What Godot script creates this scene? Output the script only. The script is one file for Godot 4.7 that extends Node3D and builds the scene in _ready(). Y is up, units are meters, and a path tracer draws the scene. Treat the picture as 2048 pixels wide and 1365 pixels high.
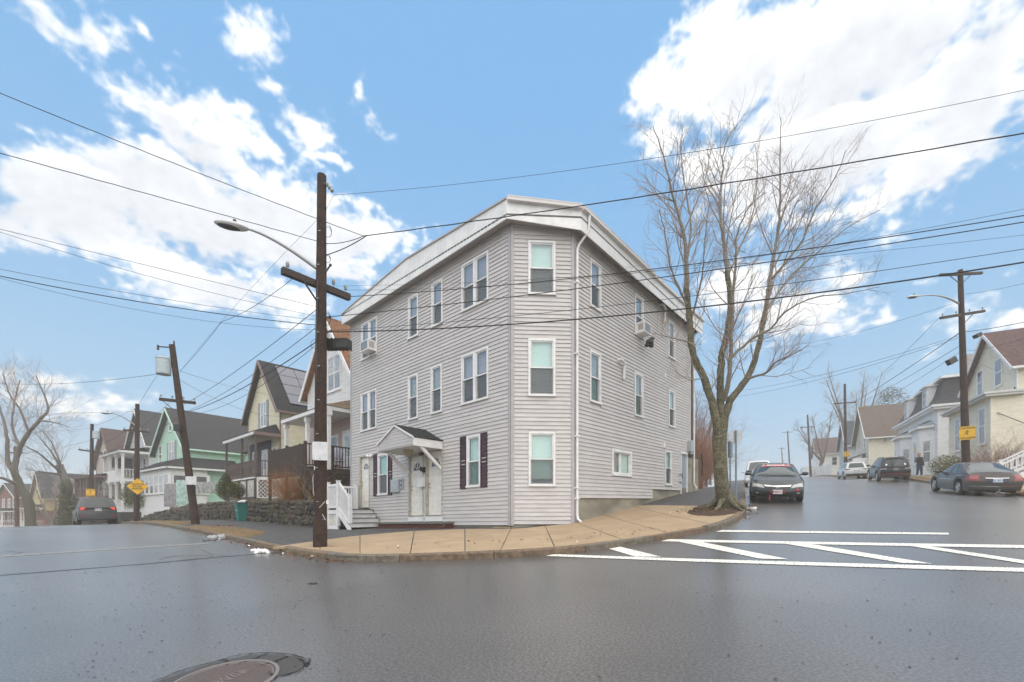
extends Node3D
# A street corner after rain: a gray three-storey corner house between two hilly streets.
# Axes: x to the right, y up, -z away from the camera; metres.

var spot := {}          # node -> where it stands, so that shapes can be given in scene coordinates
var names_used := {}
var mats := {}
var tex := {}
var rng := RandomNumberGenerator.new()

# ------------------------------------------------------------------ mesh building
class Shape:
	var v := PackedVector3Array()
	var n := PackedVector3Array()
	func tri(a: Vector3, b: Vector3, c: Vector3) -> void:
		var m := (b - a).cross(c - a).normalized()
		v.append(a); v.append(c); v.append(b)
		n.append(m); n.append(m); n.append(m)
	func quad(a: Vector3, b: Vector3, c: Vector3, d: Vector3) -> void:
		tri(a, b, c); tri(a, c, d)
	func tri_n(a: Vector3, b: Vector3, c: Vector3, na: Vector3, nb: Vector3, nc: Vector3) -> void:
		if (b - a).cross(c - a).dot(na + nb + nc) < 0.0:
			v.append(a); v.append(b); v.append(c)
			n.append(na); n.append(nb); n.append(nc)
		else:
			v.append(a); v.append(c); v.append(b)
			n.append(na); n.append(nc); n.append(nb)
	func out4(a: Vector3, b: Vector3, c: Vector3, d: Vector3, mid: Vector3) -> void:
		var m := (b - a).cross(c - a)
		if m.length_squared() < 1e-14:
			m = (c - a).cross(d - a)
		if m.dot((a + b + c + d) * 0.25 - mid) < 0.0:
			quad(d, c, b, a)
		else:
			quad(a, b, c, d)
	func hexa(p: Array) -> void:   # corners 0-3 round one face, 4-7 round the opposite one
		var mid := Vector3.ZERO
		for q in p: mid += q
		mid /= 8.0
		out4(p[0], p[1], p[2], p[3], mid); out4(p[4], p[5], p[6], p[7], mid)
		for i in 4:
			var j := (i + 1) % 4
			out4(p[i], p[j], p[4 + j], p[4 + i], mid)
	func box(c: Vector3, s: Vector3, b := Basis.IDENTITY) -> void:
		var h := s * 0.5
		var p := []
		for y in [-1.0, 1.0]:
			for q in [[-1, -1], [1, -1], [1, 1], [-1, 1]]:
				p.append(c + b * Vector3(q[0] * h.x, y * h.y, q[1] * h.z))
		hexa(p)
	func bar(a: Vector3, b: Vector3, w: float, h: float, up := Vector3.UP) -> void:   # a beam from a to b
		var d := (b - a).normalized()
		var s := d.cross(up)
		if s.length() < 0.01: s = d.cross(Vector3.RIGHT)
		s = s.normalized()
		var t := s.cross(d).normalized()
		box((a + b) * 0.5, Vector3(w, h, (b - a).length()), Basis(s, t, -d))
	func tube(pts: Array, rad: Array, sides := 6, caps := true) -> void:
		var rings := []
		var norms := []
		var last := Vector3.ZERO
		for i in pts.size():
			var a: Vector3 = pts[maxi(i - 1, 0)]
			var b: Vector3 = pts[mini(i + 1, pts.size() - 1)]
			var d := (b - a).normalized()
			var x := (last - d * last.dot(d)) if i > 0 else (d.cross(Vector3.UP) if absf(d.y) < 0.9 else d.cross(Vector3.RIGHT))
			x = x.normalized()
			last = x
			var y := d.cross(x)
			var r := []
			var m := []
			for k in sides:
				var t := TAU * k / sides
				var o := x * cos(t) + y * sin(t)
				r.append(pts[i] + o * float(rad[i if rad.size() > 1 else 0])); m.append(o)
			rings.append(r); norms.append(m)
		for i in pts.size() - 1:
			for k in sides:
				var j := (k + 1) % sides
				tri_n(rings[i][k], rings[i][j], rings[i + 1][j], norms[i][k], norms[i][j], norms[i + 1][j])
				tri_n(rings[i][k], rings[i + 1][j], rings[i + 1][k], norms[i][k], norms[i + 1][j], norms[i + 1][k])
		if caps:
			for e in [0, pts.size() - 1]:
				var d: Vector3 = (pts[0] - pts[1]) if e == 0 else (pts[e] - pts[e - 1])
				d = d.normalized()
				for k in range(1, sides - 1):
					tri_n(rings[e][0], rings[e][k], rings[e][k + 1], d, d, d)
	func grid(rows: Array, flip := false) -> void:   # smooth sheet through rows of points
		var R := rows.size()
		var C: int = rows[0].size()
		var nn := []
		for i in R:
			var l := []
			for j in C:
				var du: Vector3 = rows[i][mini(j + 1, C - 1)] - rows[i][maxi(j - 1, 0)]
				var dv: Vector3 = rows[mini(i + 1, R - 1)][j] - rows[maxi(i - 1, 0)][j]
				var m := du.cross(dv).normalized()
				l.append(-m if flip else m)
			nn.append(l)
		for i in R - 1:
			for j in C - 1:
				tri_n(rows[i][j], rows[i][j + 1], rows[i + 1][j + 1], nn[i][j], nn[i][j + 1], nn[i + 1][j + 1])
				tri_n(rows[i][j], rows[i + 1][j + 1], rows[i + 1][j], nn[i][j], nn[i + 1][j + 1], nn[i + 1][j])
	func blob(c: Vector3, r: Vector3, nu := 10, nv := 7, b := Basis.IDENTITY) -> void:
		var rows := []
		var nr := []
		for i in nv + 1:
			var t := PI * i / nv
			var l := []
			var m := []
			for j in nu + 1:
				var f := TAU * j / nu
				var d := Vector3(sin(t) * cos(f), cos(t), sin(t) * sin(f))
				l.append(c + b * (d * r)); m.append((b * (d / r)).normalized())
			rows.append(l); nr.append(m)
		for i in nv:
			for j in nu:
				tri_n(rows[i][j], rows[i][j + 1], rows[i + 1][j + 1], nr[i][j], nr[i][j + 1], nr[i + 1][j + 1])
				tri_n(rows[i][j], rows[i + 1][j + 1], rows[i + 1][j], nr[i][j], nr[i + 1][j + 1], nr[i + 1][j])
	func lathe(c: Vector3, prof: Array, sides := 16, b := Basis.IDENTITY) -> void:   # prof: [radius, height] along b.y
		for i in prof.size() - 1:
			var p: Array = prof[i]
			var q: Array = prof[i + 1]
			var sl := Vector2(q[1] - p[1], p[0] - q[0])
			if sl.length() < 1e-9: continue
			sl = sl.normalized()
			for k in sides:
				var t := TAU * k / sides
				var u := TAU * (k + 1) / sides
				var e := Vector3(cos(t), 0, sin(t))
				var f := Vector3(cos(u), 0, sin(u))
				var na := b * (e * sl.x + Vector3.UP * sl.y)
				var nb := b * (f * sl.x + Vector3.UP * sl.y)
				var p0: Vector3 = c + b * (e * p[0] + Vector3.UP * p[1])
				var p1: Vector3 = c + b * (f * p[0] + Vector3.UP * p[1])
				var q0: Vector3 = c + b * (e * q[0] + Vector3.UP * q[1])
				var q1: Vector3 = c + b * (f * q[0] + Vector3.UP * q[1])
				if p[0] > 1e-6: tri_n(p0, p1, q1, na, nb, nb)
				if q[0] > 1e-6: tri_n(p0, q1, q0, na, nb, na)
				elif p[0] > 1e-6: pass
	func prism(poly: PackedVector2Array, o: Vector3, ux: Vector3, uy: Vector3, d: Vector3) -> void:   # a flat outline given thickness d
		var ix := Geometry2D.triangulate_polygon(poly)
		var mid := Vector3.ZERO
		var a := []
		for q in poly:
			var w := o + ux * q.x + uy * q.y
			a.append(w); mid += w
		mid = mid / poly.size() + d * 0.5
		var nd := d.normalized()
		for i in range(0, ix.size(), 3):
			tri_n(a[ix[i]], a[ix[i + 1]], a[ix[i + 2]], -nd, -nd, -nd)
			tri_n(a[ix[i]] + d, a[ix[i + 1]] + d, a[ix[i + 2]] + d, nd, nd, nd)
		var cw := Geometry2D.is_polygon_clockwise(poly)
		for i in a.size():
			var p: Vector3 = a[i]
			var q: Vector3 = a[(i + 1) % a.size()]
			var m := (q - p).cross(ux.cross(uy)).normalized()
			if cw: m = -m
			tri_n(p, q, q + d, m, m, m); tri_n(p, q + d, p + d, m, m, m)

# ------------------------------------------------------------------ nodes
func numbered(called: String) -> String:
	var k: int = names_used.get(called, -1) + 1
	names_used[called] = k
	return called if k == 0 else "%s_%03d" % [called, k]

func tag(o: Node3D, label: String, category: String, group := "") -> Node3D:
	o.set_meta("label", label); o.set_meta("category", category)
	if group: o.set_meta("group", group)
	return o

func thing(called: String, label: String, category: String, at: Vector3, group := "") -> Node3D:
	var o := Node3D.new()
	o.name = numbered(called)
	add_child(o)
	o.position = at
	spot[o] = at
	return tag(o, label, category, group)

func mesh_of(s: Shape, off := Vector3.ZERO) -> ArrayMesh:
	var a := []
	a.resize(Mesh.ARRAY_MAX)
	var vv := s.v
	if off != Vector3.ZERO:
		vv = Transform3D(Basis.IDENTITY, -off) * vv
	a[Mesh.ARRAY_VERTEX] = vv
	a[Mesh.ARRAY_NORMAL] = s.n
	var m := ArrayMesh.new()
	m.add_surface_from_arrays(Mesh.PRIMITIVE_TRIANGLES, a)
	return m

func obj(called: String, s: Shape, m: Material, parent: Node3D = null) -> MeshInstance3D:
	var o := MeshInstance3D.new()
	var off: Vector3 = spot.get(parent, Vector3.ZERO) if parent else Vector3.ZERO
	o.mesh = mesh_of(s, off)
	o.material_override = m
	if parent:
		o.name = called
		parent.add_child(o, true)
	else:
		o.name = numbered(called)
		add_child(o)
	spot[o] = off
	return o

func part(called: String, mesh: Mesh, m: Material, parent: Node3D, t := Transform3D.IDENTITY) -> MeshInstance3D:
	var o := MeshInstance3D.new()
	o.mesh = mesh
	o.material_override = m
	o.transform = t
	o.name = called
	parent.add_child(o, true)
	return o

func single(called: String, s: Shape, m: Material, label: String, category: String, at: Vector3, group := "") -> MeshInstance3D:
	var o := MeshInstance3D.new()
	o.mesh = mesh_of(s, at)
	o.material_override = m
	o.name = numbered(called)
	add_child(o)
	o.position = at
	spot[o] = at
	tag(o, label, category, group)
	return o

func struct(called: String, s: Shape, m: Material) -> MeshInstance3D:
	var o := obj(called, s, m)
	o.set_meta("kind", "structure")
	return o

func stuff(o: Node3D) -> Node3D:
	o.set_meta("kind", "stuff")
	return o

func text(called: String, words: String, size: float, depth: float, m: Material, parent: Node3D, t: Transform3D, bold := false) -> MeshInstance3D:
	var tm := TextMesh.new()
	tm.text = words
	var f := SystemFont.new()
	f.font_names = PackedStringArray(["Droid Sans"])
	if bold: f.font_weight = 700
	tm.font = f
	tm.font_size = 32
	tm.pixel_size = size / 23.0
	tm.depth = depth
	tm.curve_step = 1.0
	return part(called, tm, m, parent, t)

# ------------------------------------------------------------------ materials
func noise_tex(key: String, freq: float, oct: int, lo: Color, hi: Color, kind := FastNoiseLite.TYPE_SIMPLEX_SMOOTH, side := 512, a := 0.25, b := 0.75) -> Texture2D:
	if tex.has(key): return tex[key]
	var nz := FastNoiseLite.new()
	nz.noise_type = kind
	nz.seed = hash(key) % 1000
	nz.frequency = freq
	nz.fractal_octaves = oct
	nz.fractal_type = FastNoiseLite.FRACTAL_FBM
	var t := NoiseTexture2D.new()
	t.width = side; t.height = side
	t.seamless = true
	t.seamless_blend_skirt = 0.15
	t.noise = nz
	var g := Gradient.new()
	g.set_color(0, lo); g.set_color(1, hi)
	g.set_offset(0, a); g.set_offset(1, b)
	t.color_ramp = g
	tex[key] = t
	return t

func gray(x: float) -> Color: return Color(x, x, x)

# colour given as a linear real-world base colour
func mat(key: String, c: Color, rough := 0.7, t: Texture2D = null, scale := Vector3.ONE, bump := 0.0, world := false) -> StandardMaterial3D:
	if mats.has(key): return mats[key]
	var m := StandardMaterial3D.new()
	m.resource_name = key
	m.albedo_color = c.linear_to_srgb()
	m.roughness = rough
	m.cull_mode = BaseMaterial3D.CULL_DISABLED
	if t:
		m.albedo_texture = t
		m.uv1_triplanar = true
		m.uv1_world_triplanar = world
		m.uv1_scale = scale
		if bump != 0.0:
			m.heightmap_enabled = true
			m.heightmap_texture = t
			m.heightmap_scale = bump
	mats[key] = m
	return m

func detail(m: StandardMaterial3D, t: Texture2D, scale: Vector3, world := false) -> StandardMaterial3D:
	m.detail_enabled = true
	m.detail_blend_mode = BaseMaterial3D.BLEND_MODE_MUL
	m.detail_uv_layer = BaseMaterial3D.DETAIL_UV_2
	m.detail_albedo = t
	m.uv2_triplanar = true
	m.uv2_world_triplanar = world
	m.uv2_scale = scale
	return m

func glass(key: String, tint: Color, alpha: float) -> StandardMaterial3D:
	if mats.has(key): return mats[key]
	var m := StandardMaterial3D.new()
	m.resource_name = key
	m.transparency = BaseMaterial3D.TRANSPARENCY_ALPHA
	m.albedo_color = Color(tint.r, tint.g, tint.b, alpha)
	m.roughness = 0.04
	m.metallic_specular = 0.6
	m.cull_mode = BaseMaterial3D.CULL_DISABLED
	mats[key] = m
	return m

func paint(key: String, c: Color, metal := 0.1) -> StandardMaterial3D:   # car paint
	if mats.has(key): return mats[key]
	var m := mat(key, c, 0.35)
	m.metallic = metal
	m.clearcoat_enabled = true
	m.clearcoat = 0.5
	m.clearcoat_roughness = 0.08
	m.metallic_specular = 0.3
	return m

# ------------------------------------------------------------------ the lie of the land
var survey := [-3.00, 3.60, -0.11, 3.00, 3.60, 0.11, 0.00, 1.00, -0.21, -8.00, 3.00, -0.33, 0.00, -5.00, -0.69, -10.00, -5.00, -1.04, 7.00, 1.00, 0.25, 10.00, -5.00, 0.00, 16.00, 8.00, 1.25, -4.84, 10.10, 0.41, -3.51, 9.25, 0.38, -2.09, 9.00, 0.42, -0.50, 8.95, 0.49, 0.70, 9.00, 0.51, 3.02, 9.90, 0.74, 5.17, 11.20, 0.94, 6.75, 13.00, 1.18, 7.98, 15.00, 1.52, 8.92, 16.80, 1.82, -5.34, 10.52, 0.38, -6.84, 11.85, 0.51, -8.34, 13.17, 0.59, -9.83, 14.50, 0.63, -11.33, 15.82, 0.70, -14.33, 18.48, 0.83, -17.32, 21.13, 0.82, -20.32, 23.78, 0.76, 11.24, 21.22, 2.35, 9.80, 16.30, 1.70, 9.06, 9.14, 0.95, 6.60, 5.67, 0.65, 8.30, 7.40, 0.79, 19.85, 19.50, 2.13, 22.03, 23.00, 2.58, 21.64, 18.60, 2.01, 27.94, 30.50, 3.55, 26.44, 31.70, 3.62, 32.16, 42.50, 4.54, 30.71, 33.40, 4.11, 29.70, 45.40, 4.70, 43.74, 71.92, 7.08, 55.44, 94.02, 8.00, 74.16, 129.38, 8.60, 97.56, 173.58, 8.00, 50.00, 30.00, 4.20, 42.00, 16.00, 2.60, 30.00, 8.00, 1.60, -0.03, 13.50, 0.78, 2.04, 13.70, 1.02, 5.75, 18.00, 1.76, 8.91, 21.60, 2.52, -7.36, 20.00, 0.47, -2.39, 15.70, 0.72, -17.90, 19.00, 0.79, -22.00, 19.00, 0.85, -26.00, 17.00, 0.50, -12.02, 22.80, 0.62, -23.59, 33.00, 0.67, -26.56, 30.31, 0.65, -37.71, 38.84, -0.10, -52.69, 52.10, -1.60, -75.16, 71.99, -4.10, -39.27, 29.53, -0.10, -40.00, 12.00, -0.60, -14.00, 9.00, 0.35]
var pull := []
func level_land() -> void:   # a smooth surface through the surveyed points (multiquadric)
	var k: int = survey.size() / 3
	var N := k + 3
	var a := []
	for i in N:
		var row := PackedFloat64Array()
		row.resize(N + 1)
		if i < k:
			for j in k:
				var dx: float = survey[i * 3] - survey[j * 3]
				var dz: float = survey[i * 3 + 1] - survey[j * 3 + 1]
				row[j] = sqrt(dx * dx + dz * dz + 25.0) - (1.5 if i == j else 0.0)
			row[k] = 1.0; row[k + 1] = survey[i * 3]; row[k + 2] = survey[i * 3 + 1]
			row[N] = survey[i * 3 + 2]
		else:
			for j in k:
				row[j] = 1.0 if i == k else survey[j * 3 + i - k - 1]
		a.append(row)
	for c in N:
		var p := c
		for r in range(c + 1, N):
			if absf(a[r][c]) > absf(a[p][c]): p = r
		var sw = a[c]; a[c] = a[p]; a[p] = sw
		var lead: PackedFloat64Array = a[c]
		for r in range(c + 1, N):
			var row: PackedFloat64Array = a[r]
			var f := row[c] / lead[c]
			if f == 0.0: continue
			for q in range(c, N + 1): row[q] -= f * lead[q]
			a[r] = row
	pull.resize(N)
	for c in range(N - 1, -1, -1):
		var s: float = a[c][N]
		for q in range(c + 1, N): s -= a[c][q] * pull[q]
		pull[c] = s / a[c][c]

func land(x: float, z: float) -> float:
	var k: int = survey.size() / 3
	var d := -z
	var s: float = pull[k] + pull[k + 1] * x + pull[k + 2] * d
	for i in k:
		var dx: float = x - survey[i * 3]
		var dz: float = d - survey[i * 3 + 1]
		s += pull[i] * sqrt(dx * dx + dz * dz + 25.0)
	return s

func on(x: float, z: float, up := 0.0) -> Vector3: return Vector3(x, land(x, z) + up, z)

# the left street: metres along it from the house corner, metres out from the house front
func lft(a: float, p: float, up := 0.0) -> Vector3: return on(-0.031 - 0.749 * a - 0.663 * p, -(13.5 + 0.663 * a - 0.749 * p), up)
# the right street: metres up it from the parked sedan, metres right of its left kerb
func rgt(s: float, p: float, up := 0.0) -> Vector3: return on(8.9 + 0.468 * s + 0.884 * p, -(16.8 + 0.884 * s - 0.468 * p), up)

# ------------------------------------------------------------------ walls: a face is [corner, direction along it, outward]
func at_face(f: Array, u: float, v: float, d := 0.0) -> Vector3: return f[0] + f[1] * u + Vector3.UP * v + f[2] * d

func fbox(s: Shape, f: Array, u0: float, u1: float, v0: float, v1: float, d0: float, d1: float) -> void:
	s.hexa([at_face(f, u0, v0, d0), at_face(f, u1, v0, d0), at_face(f, u1, v0, d1), at_face(f, u0, v0, d1),
		at_face(f, u0, v1, d0), at_face(f, u1, v1, d0), at_face(f, u1, v1, d1), at_face(f, u0, v1, d1)])

func fbasis(f: Array) -> Basis:
	var x: Vector3 = f[1].normalized()
	var z: Vector3 = f[2]
	if x.cross(Vector3.UP).dot(z) < 0.0: x = -x
	return Basis(x, Vector3.UP, z)

# the parts of a run that no hole [u0, u1, v0, v1] takes away
func clear_runs(u0: float, u1: float, v0: float, v1: float, holes: Array) -> Array:
	var cuts := []
	for h in holes:
		if h[2] < v0 + (v1 - v0) * 0.6 and h[3] > v0 + (v1 - v0) * 0.4: cuts.append(h)
	cuts.sort_custom(func(x, y): return x[0] < y[0])
	var at := u0
	var segs := []
	for h in cuts:
		if h[0] > at: segs.append([at, h[0]])
		at = maxf(at, h[1])
	if at < u1: segs.append([at, u1])
	return segs

# one lapped course: thin board, thick at its bottom edge
func course(s: Shape, f: Array, u0: float, u1: float, v0: float, v1: float, holes: Array, lap := 0.026, u2 := -999.0, u3 := -999.0) -> void:
	for g in clear_runs(u0, u1, v0, v1, holes):
		var a := at_face(f, g[0], v0, lap)
		var b := at_face(f, g[1], v0, lap)
		var t0: float = u2 if u2 > -900.0 and g[0] == u0 else g[0]
		var t1: float = u3 if u3 > -900.0 and g[1] == u1 else g[1]
		var c := at_face(f, t1, v1, 0.003)
		var d := at_face(f, t0, v1, 0.003)
		var mid := at_face(f, (g[0] + g[1]) * 0.5, (v0 + v1) * 0.5, -1.0)
		s.out4(a, b, c, d, mid)
		s.out4(a, b, at_face(f, g[1], v0, -0.02), at_face(f, g[0], v0, -0.02), at_face(f, g[0], v1, 0.0))

# ------------------------------------------------------------------ the sky: air and clouds, computed for every direction
var n_big := FastNoiseLite.new()
var n_fine := FastNoiseLite.new()
var n_warp := FastNoiseLite.new()
var n_curl := FastNoiseLite.new()
# cumulus banks: azimuth, elevation, half-width, half-height (radians)
var banks := [-0.782, 0.467, 0.156, 0.074, -0.639, 0.511, 0.208, 0.087, -0.485, 0.532, 0.215, 0.078, -0.333, 0.538, 0.149, 0.062, -0.661, 0.617, 0.063, 0.056, -0.602, 0.597, 0.089, 0.061, -0.594, 0.393, 0.180, 0.046, -0.476, 0.397, 0.085, 0.036, -0.831, 0.434, 0.065, 0.053, -0.411, 0.484, 0.170, 0.051, 0.478, 0.734, 0.198, 0.088, 0.655, 0.684, 0.225, 0.108, 0.811, 0.584, 0.108, 0.126, 0.618, 0.591, 0.261, 0.074, 0.451, 0.618, 0.155, 0.050, 0.314, 0.746, 0.076, 0.055, 0.754, 0.510, 0.127, 0.060, 0.335, 0.661, 0.064, 0.042, 0.580, 0.515, 0.075, 0.034, -0.524, 0.727, 0.049, 0.032, -0.485, 0.701, 0.042, 0.023, -0.440, 0.670, 0.049, 0.020, -0.402, 0.665, 0.030, 0.010, -0.317, 0.740, 0.024, 0.028, -0.291, 0.701, 0.060, 0.017, -0.826, 0.659, 0.071, 0.028, -0.770, 0.677, 0.037, 0.026, -0.702, 0.697, 0.017, 0.010, -0.820, 0.180, 0.067, 0.043, -0.753, 0.193, 0.054, 0.035, -0.708, 0.183, 0.028, 0.019, -0.485, 0.222, 0.056, 0.030, 0.547, 0.358, 0.139, 0.054, 0.469, 0.415, 0.114, 0.045, 0.783, 0.301, 0.057, 0.031, 0.842, 0.276, 0.048, 0.026, 0.648, 0.352, 0.046, 0.030, 0.716, 0.334, 0.015, 0.019, 0.760, 0.380, 0.028, 0.010, 0.611, 0.344, 0.072, 0.035, -0.520, 0.621, 0.040, 0.010, -0.392, 0.637, 0.029, 0.009, 0.857, 0.623, 0.015, 0.062]

func sky_at(az: float, el: float) -> Color:
	var d := Vector3(cos(el) * sin(az), sin(el), -cos(el) * cos(az))
	var h := maxf(d.y, 0.0)
	var k := pow(1.0 - clampf(h / 0.72, 0.0, 1.0), 1.6)
	var c := Color(0.225, 0.50, 0.87).lerp(Color(0.52, 0.76, 0.95), k)
	c = c.lerp(Color(0.82, 0.90, 0.97), pow(1.0 - clampf(h / 0.16, 0.0, 1.0), 2.0))
	if d.y < -0.02:
		return Color(0.22, 0.23, 0.24)
	var p := d * 10.0
	p.y *= 1.5
	var wx := n_warp.get_noise_3dv(p * 2.0) * 0.05
	var wy := n_warp.get_noise_3dv(p * 2.0 + Vector3(40, 0, 0)) * 0.04
	var f := -1.2
	var low := 0.0
	for i in range(0, banks.size(), 4):
		var da: float = az - banks[i] + wx
		var de: float = el - banks[i + 1] + wy
		var q: float = (1.0 - Vector2(da / banks[i + 2], de / banks[i + 3]).length()) * clampf(minf(banks[i + 2], banks[i + 3]) * 12.0, 0.38, 1.0)
		if q > f:
			f = q
			low = clampf(0.5 - de / banks[i + 3], 0.0, 1.0)
	# away from the banks, loose cloud of the same kind all round the sky
	var aside := smoothstep(0.95, 1.3, absf(az)) + smoothstep(0.95, 1.2, el)
	var big := n_big.get_noise_3dv(p * 0.8)
	if aside > 0.0:
		var fg := big * 2.2 - 0.05
		f = maxf(f, lerpf(-1.2, fg, clampf(aside, 0.0, 1.0)))
	var fine := n_fine.get_noise_3dv(p * 2.6)
	var curl := n_curl.get_noise_3dv(p * 16.0 + Vector3(wx, wy, wx) * 20.0)
	var dens := f * (1.3 + 0.5 * smoothstep(0.0, 0.6, f)) + fine * 1.0 + curl * 0.5 + big * 0.25 - 0.04
	var a := smoothstep(-0.02, 0.8, dens)
	a = a * (1.6 - 0.6 * a)
	if a <= 0.0: return c
	var shade := smoothstep(0.35, 1.1, f * 1.2 + big * 1.1 + low * 0.55 - 0.25)
	var cl := Color(1.32, 1.32, 1.30).lerp(Color(0.93, 0.96, 1.02), shade * 0.9)
	cl = cl * (1.0 + 0.14 * fine + 0.10 * curl)
	cl = cl.lerp(Color(0.98, 1.02, 1.05), 0.7 * pow(1.0 - clampf(h / 0.42, 0.0, 1.0), 2.0))
	return c.lerp(cl, a * 0.97)

func make_sky(share: float) -> PanoramaSkyMaterial:
	n_big.seed = 3; n_big.frequency = 0.11; n_big.fractal_octaves = 3
	n_fine.seed = 11; n_fine.frequency = 0.26; n_fine.fractal_octaves = 7; n_fine.fractal_gain = 0.60
	n_curl.seed = 19; n_curl.frequency = 0.22; n_curl.fractal_octaves = 5; n_curl.fractal_gain = 0.62
	n_warp.seed = 7; n_warp.frequency = 0.3; n_warp.fractal_octaves = 3
	var W := 3072
	var H := 1536
	var small := Image.create(768, 384, false, Image.FORMAT_RGBAF)
	for y in 384:
		var el := PI * (0.5 - (y + 0.5) / 384.0)
		for x in 768:
			var az := wrapf(TAU * (x + 0.5) / 768.0, -PI, PI)
			var c := sky_at(az, el) * share if el > -0.05 else Color(0.22, 0.23, 0.24) * share
			c.a = 1.0
			small.set_pixel(x, y, c)
	small.resize(W, H, Image.INTERPOLATE_CUBIC)
	var reach := int(W * 1.15 / TAU)   # the part round the view in full detail
	for y in range(int(H * (0.5 - 1.0 / PI)), int(H * 0.505)):
		var el := PI * (0.5 - (y + 0.5) / H)
		for k in range(-reach, reach):
			var x := posmod(k, W)
			var c := sky_at(TAU * (k + 0.5) / W, el) * share
			c.a = 1.0
			small.set_pixel(x, y, c)
	var m := PanoramaSkyMaterial.new()
	m.panorama = ImageTexture.create_from_image(small)
	return m

func _ready() -> void:
	rng.seed = 5
	var cam := Camera3D.new()
	cam.name = "camera"
	add_child(cam)
	cam.position = Vector3(0, 1.4, 0)
	cam.projection = Camera3D.PROJECTION_FRUSTUM
	cam.near = 0.1
	cam.far = 600.0
	cam.size = 0.155
	cam.frustum_offset = Vector2(0, 0.03898)
	cam.current = true
	var exposure := 3.1
	var env := Environment.new()
	env.background_mode = Environment.BG_SKY
	env.sky = Sky.new()
	env.sky.sky_material = make_sky(1.0 / exposure)
	env.tonemap_mode = Environment.TONE_MAPPER_LINEAR
	env.tonemap_exposure = exposure
	env.sdfgi_enabled = true
	env.ssao_enabled = true
	env.ssil_enabled = true
	env.fog_enabled = true
	env.fog_density = 0.0027
	env.fog_light_color = Color(1.0, 0.985, 0.96)
	var we := WorldEnvironment.new()
	we.name = "surroundings"
	we.environment = env
	add_child(we)
	var sun := DirectionalLight3D.new()
	sun.name = "sun"
	sun.light_energy = 0.5
	sun.light_angular_distance = 120.0
	sun.light_color = Color(1.0, 0.94, 0.86)
	sun.shadow_enabled = true
	add_child(sun)
	sun.look_at_from_position(Vector3(5, 38, 20), Vector3(0, 0, 0))
	level_land()
	textures()
	build_ground()
	build_pavement()
	build_corner_house()
	build_left_side()
	build_right_side()
	build_trees()
	build_poles()
	build_wires()
	build_cars()
	build_small_things()

# ------------------------------------------------------------------ textures and shared materials
var t_soft: Texture2D
var t_grain: Texture2D
var t_speck: Texture2D
var t_mottle: Texture2D
var t_wear: Texture2D
var t_wet: Texture2D
var t_bark: Texture2D

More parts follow.
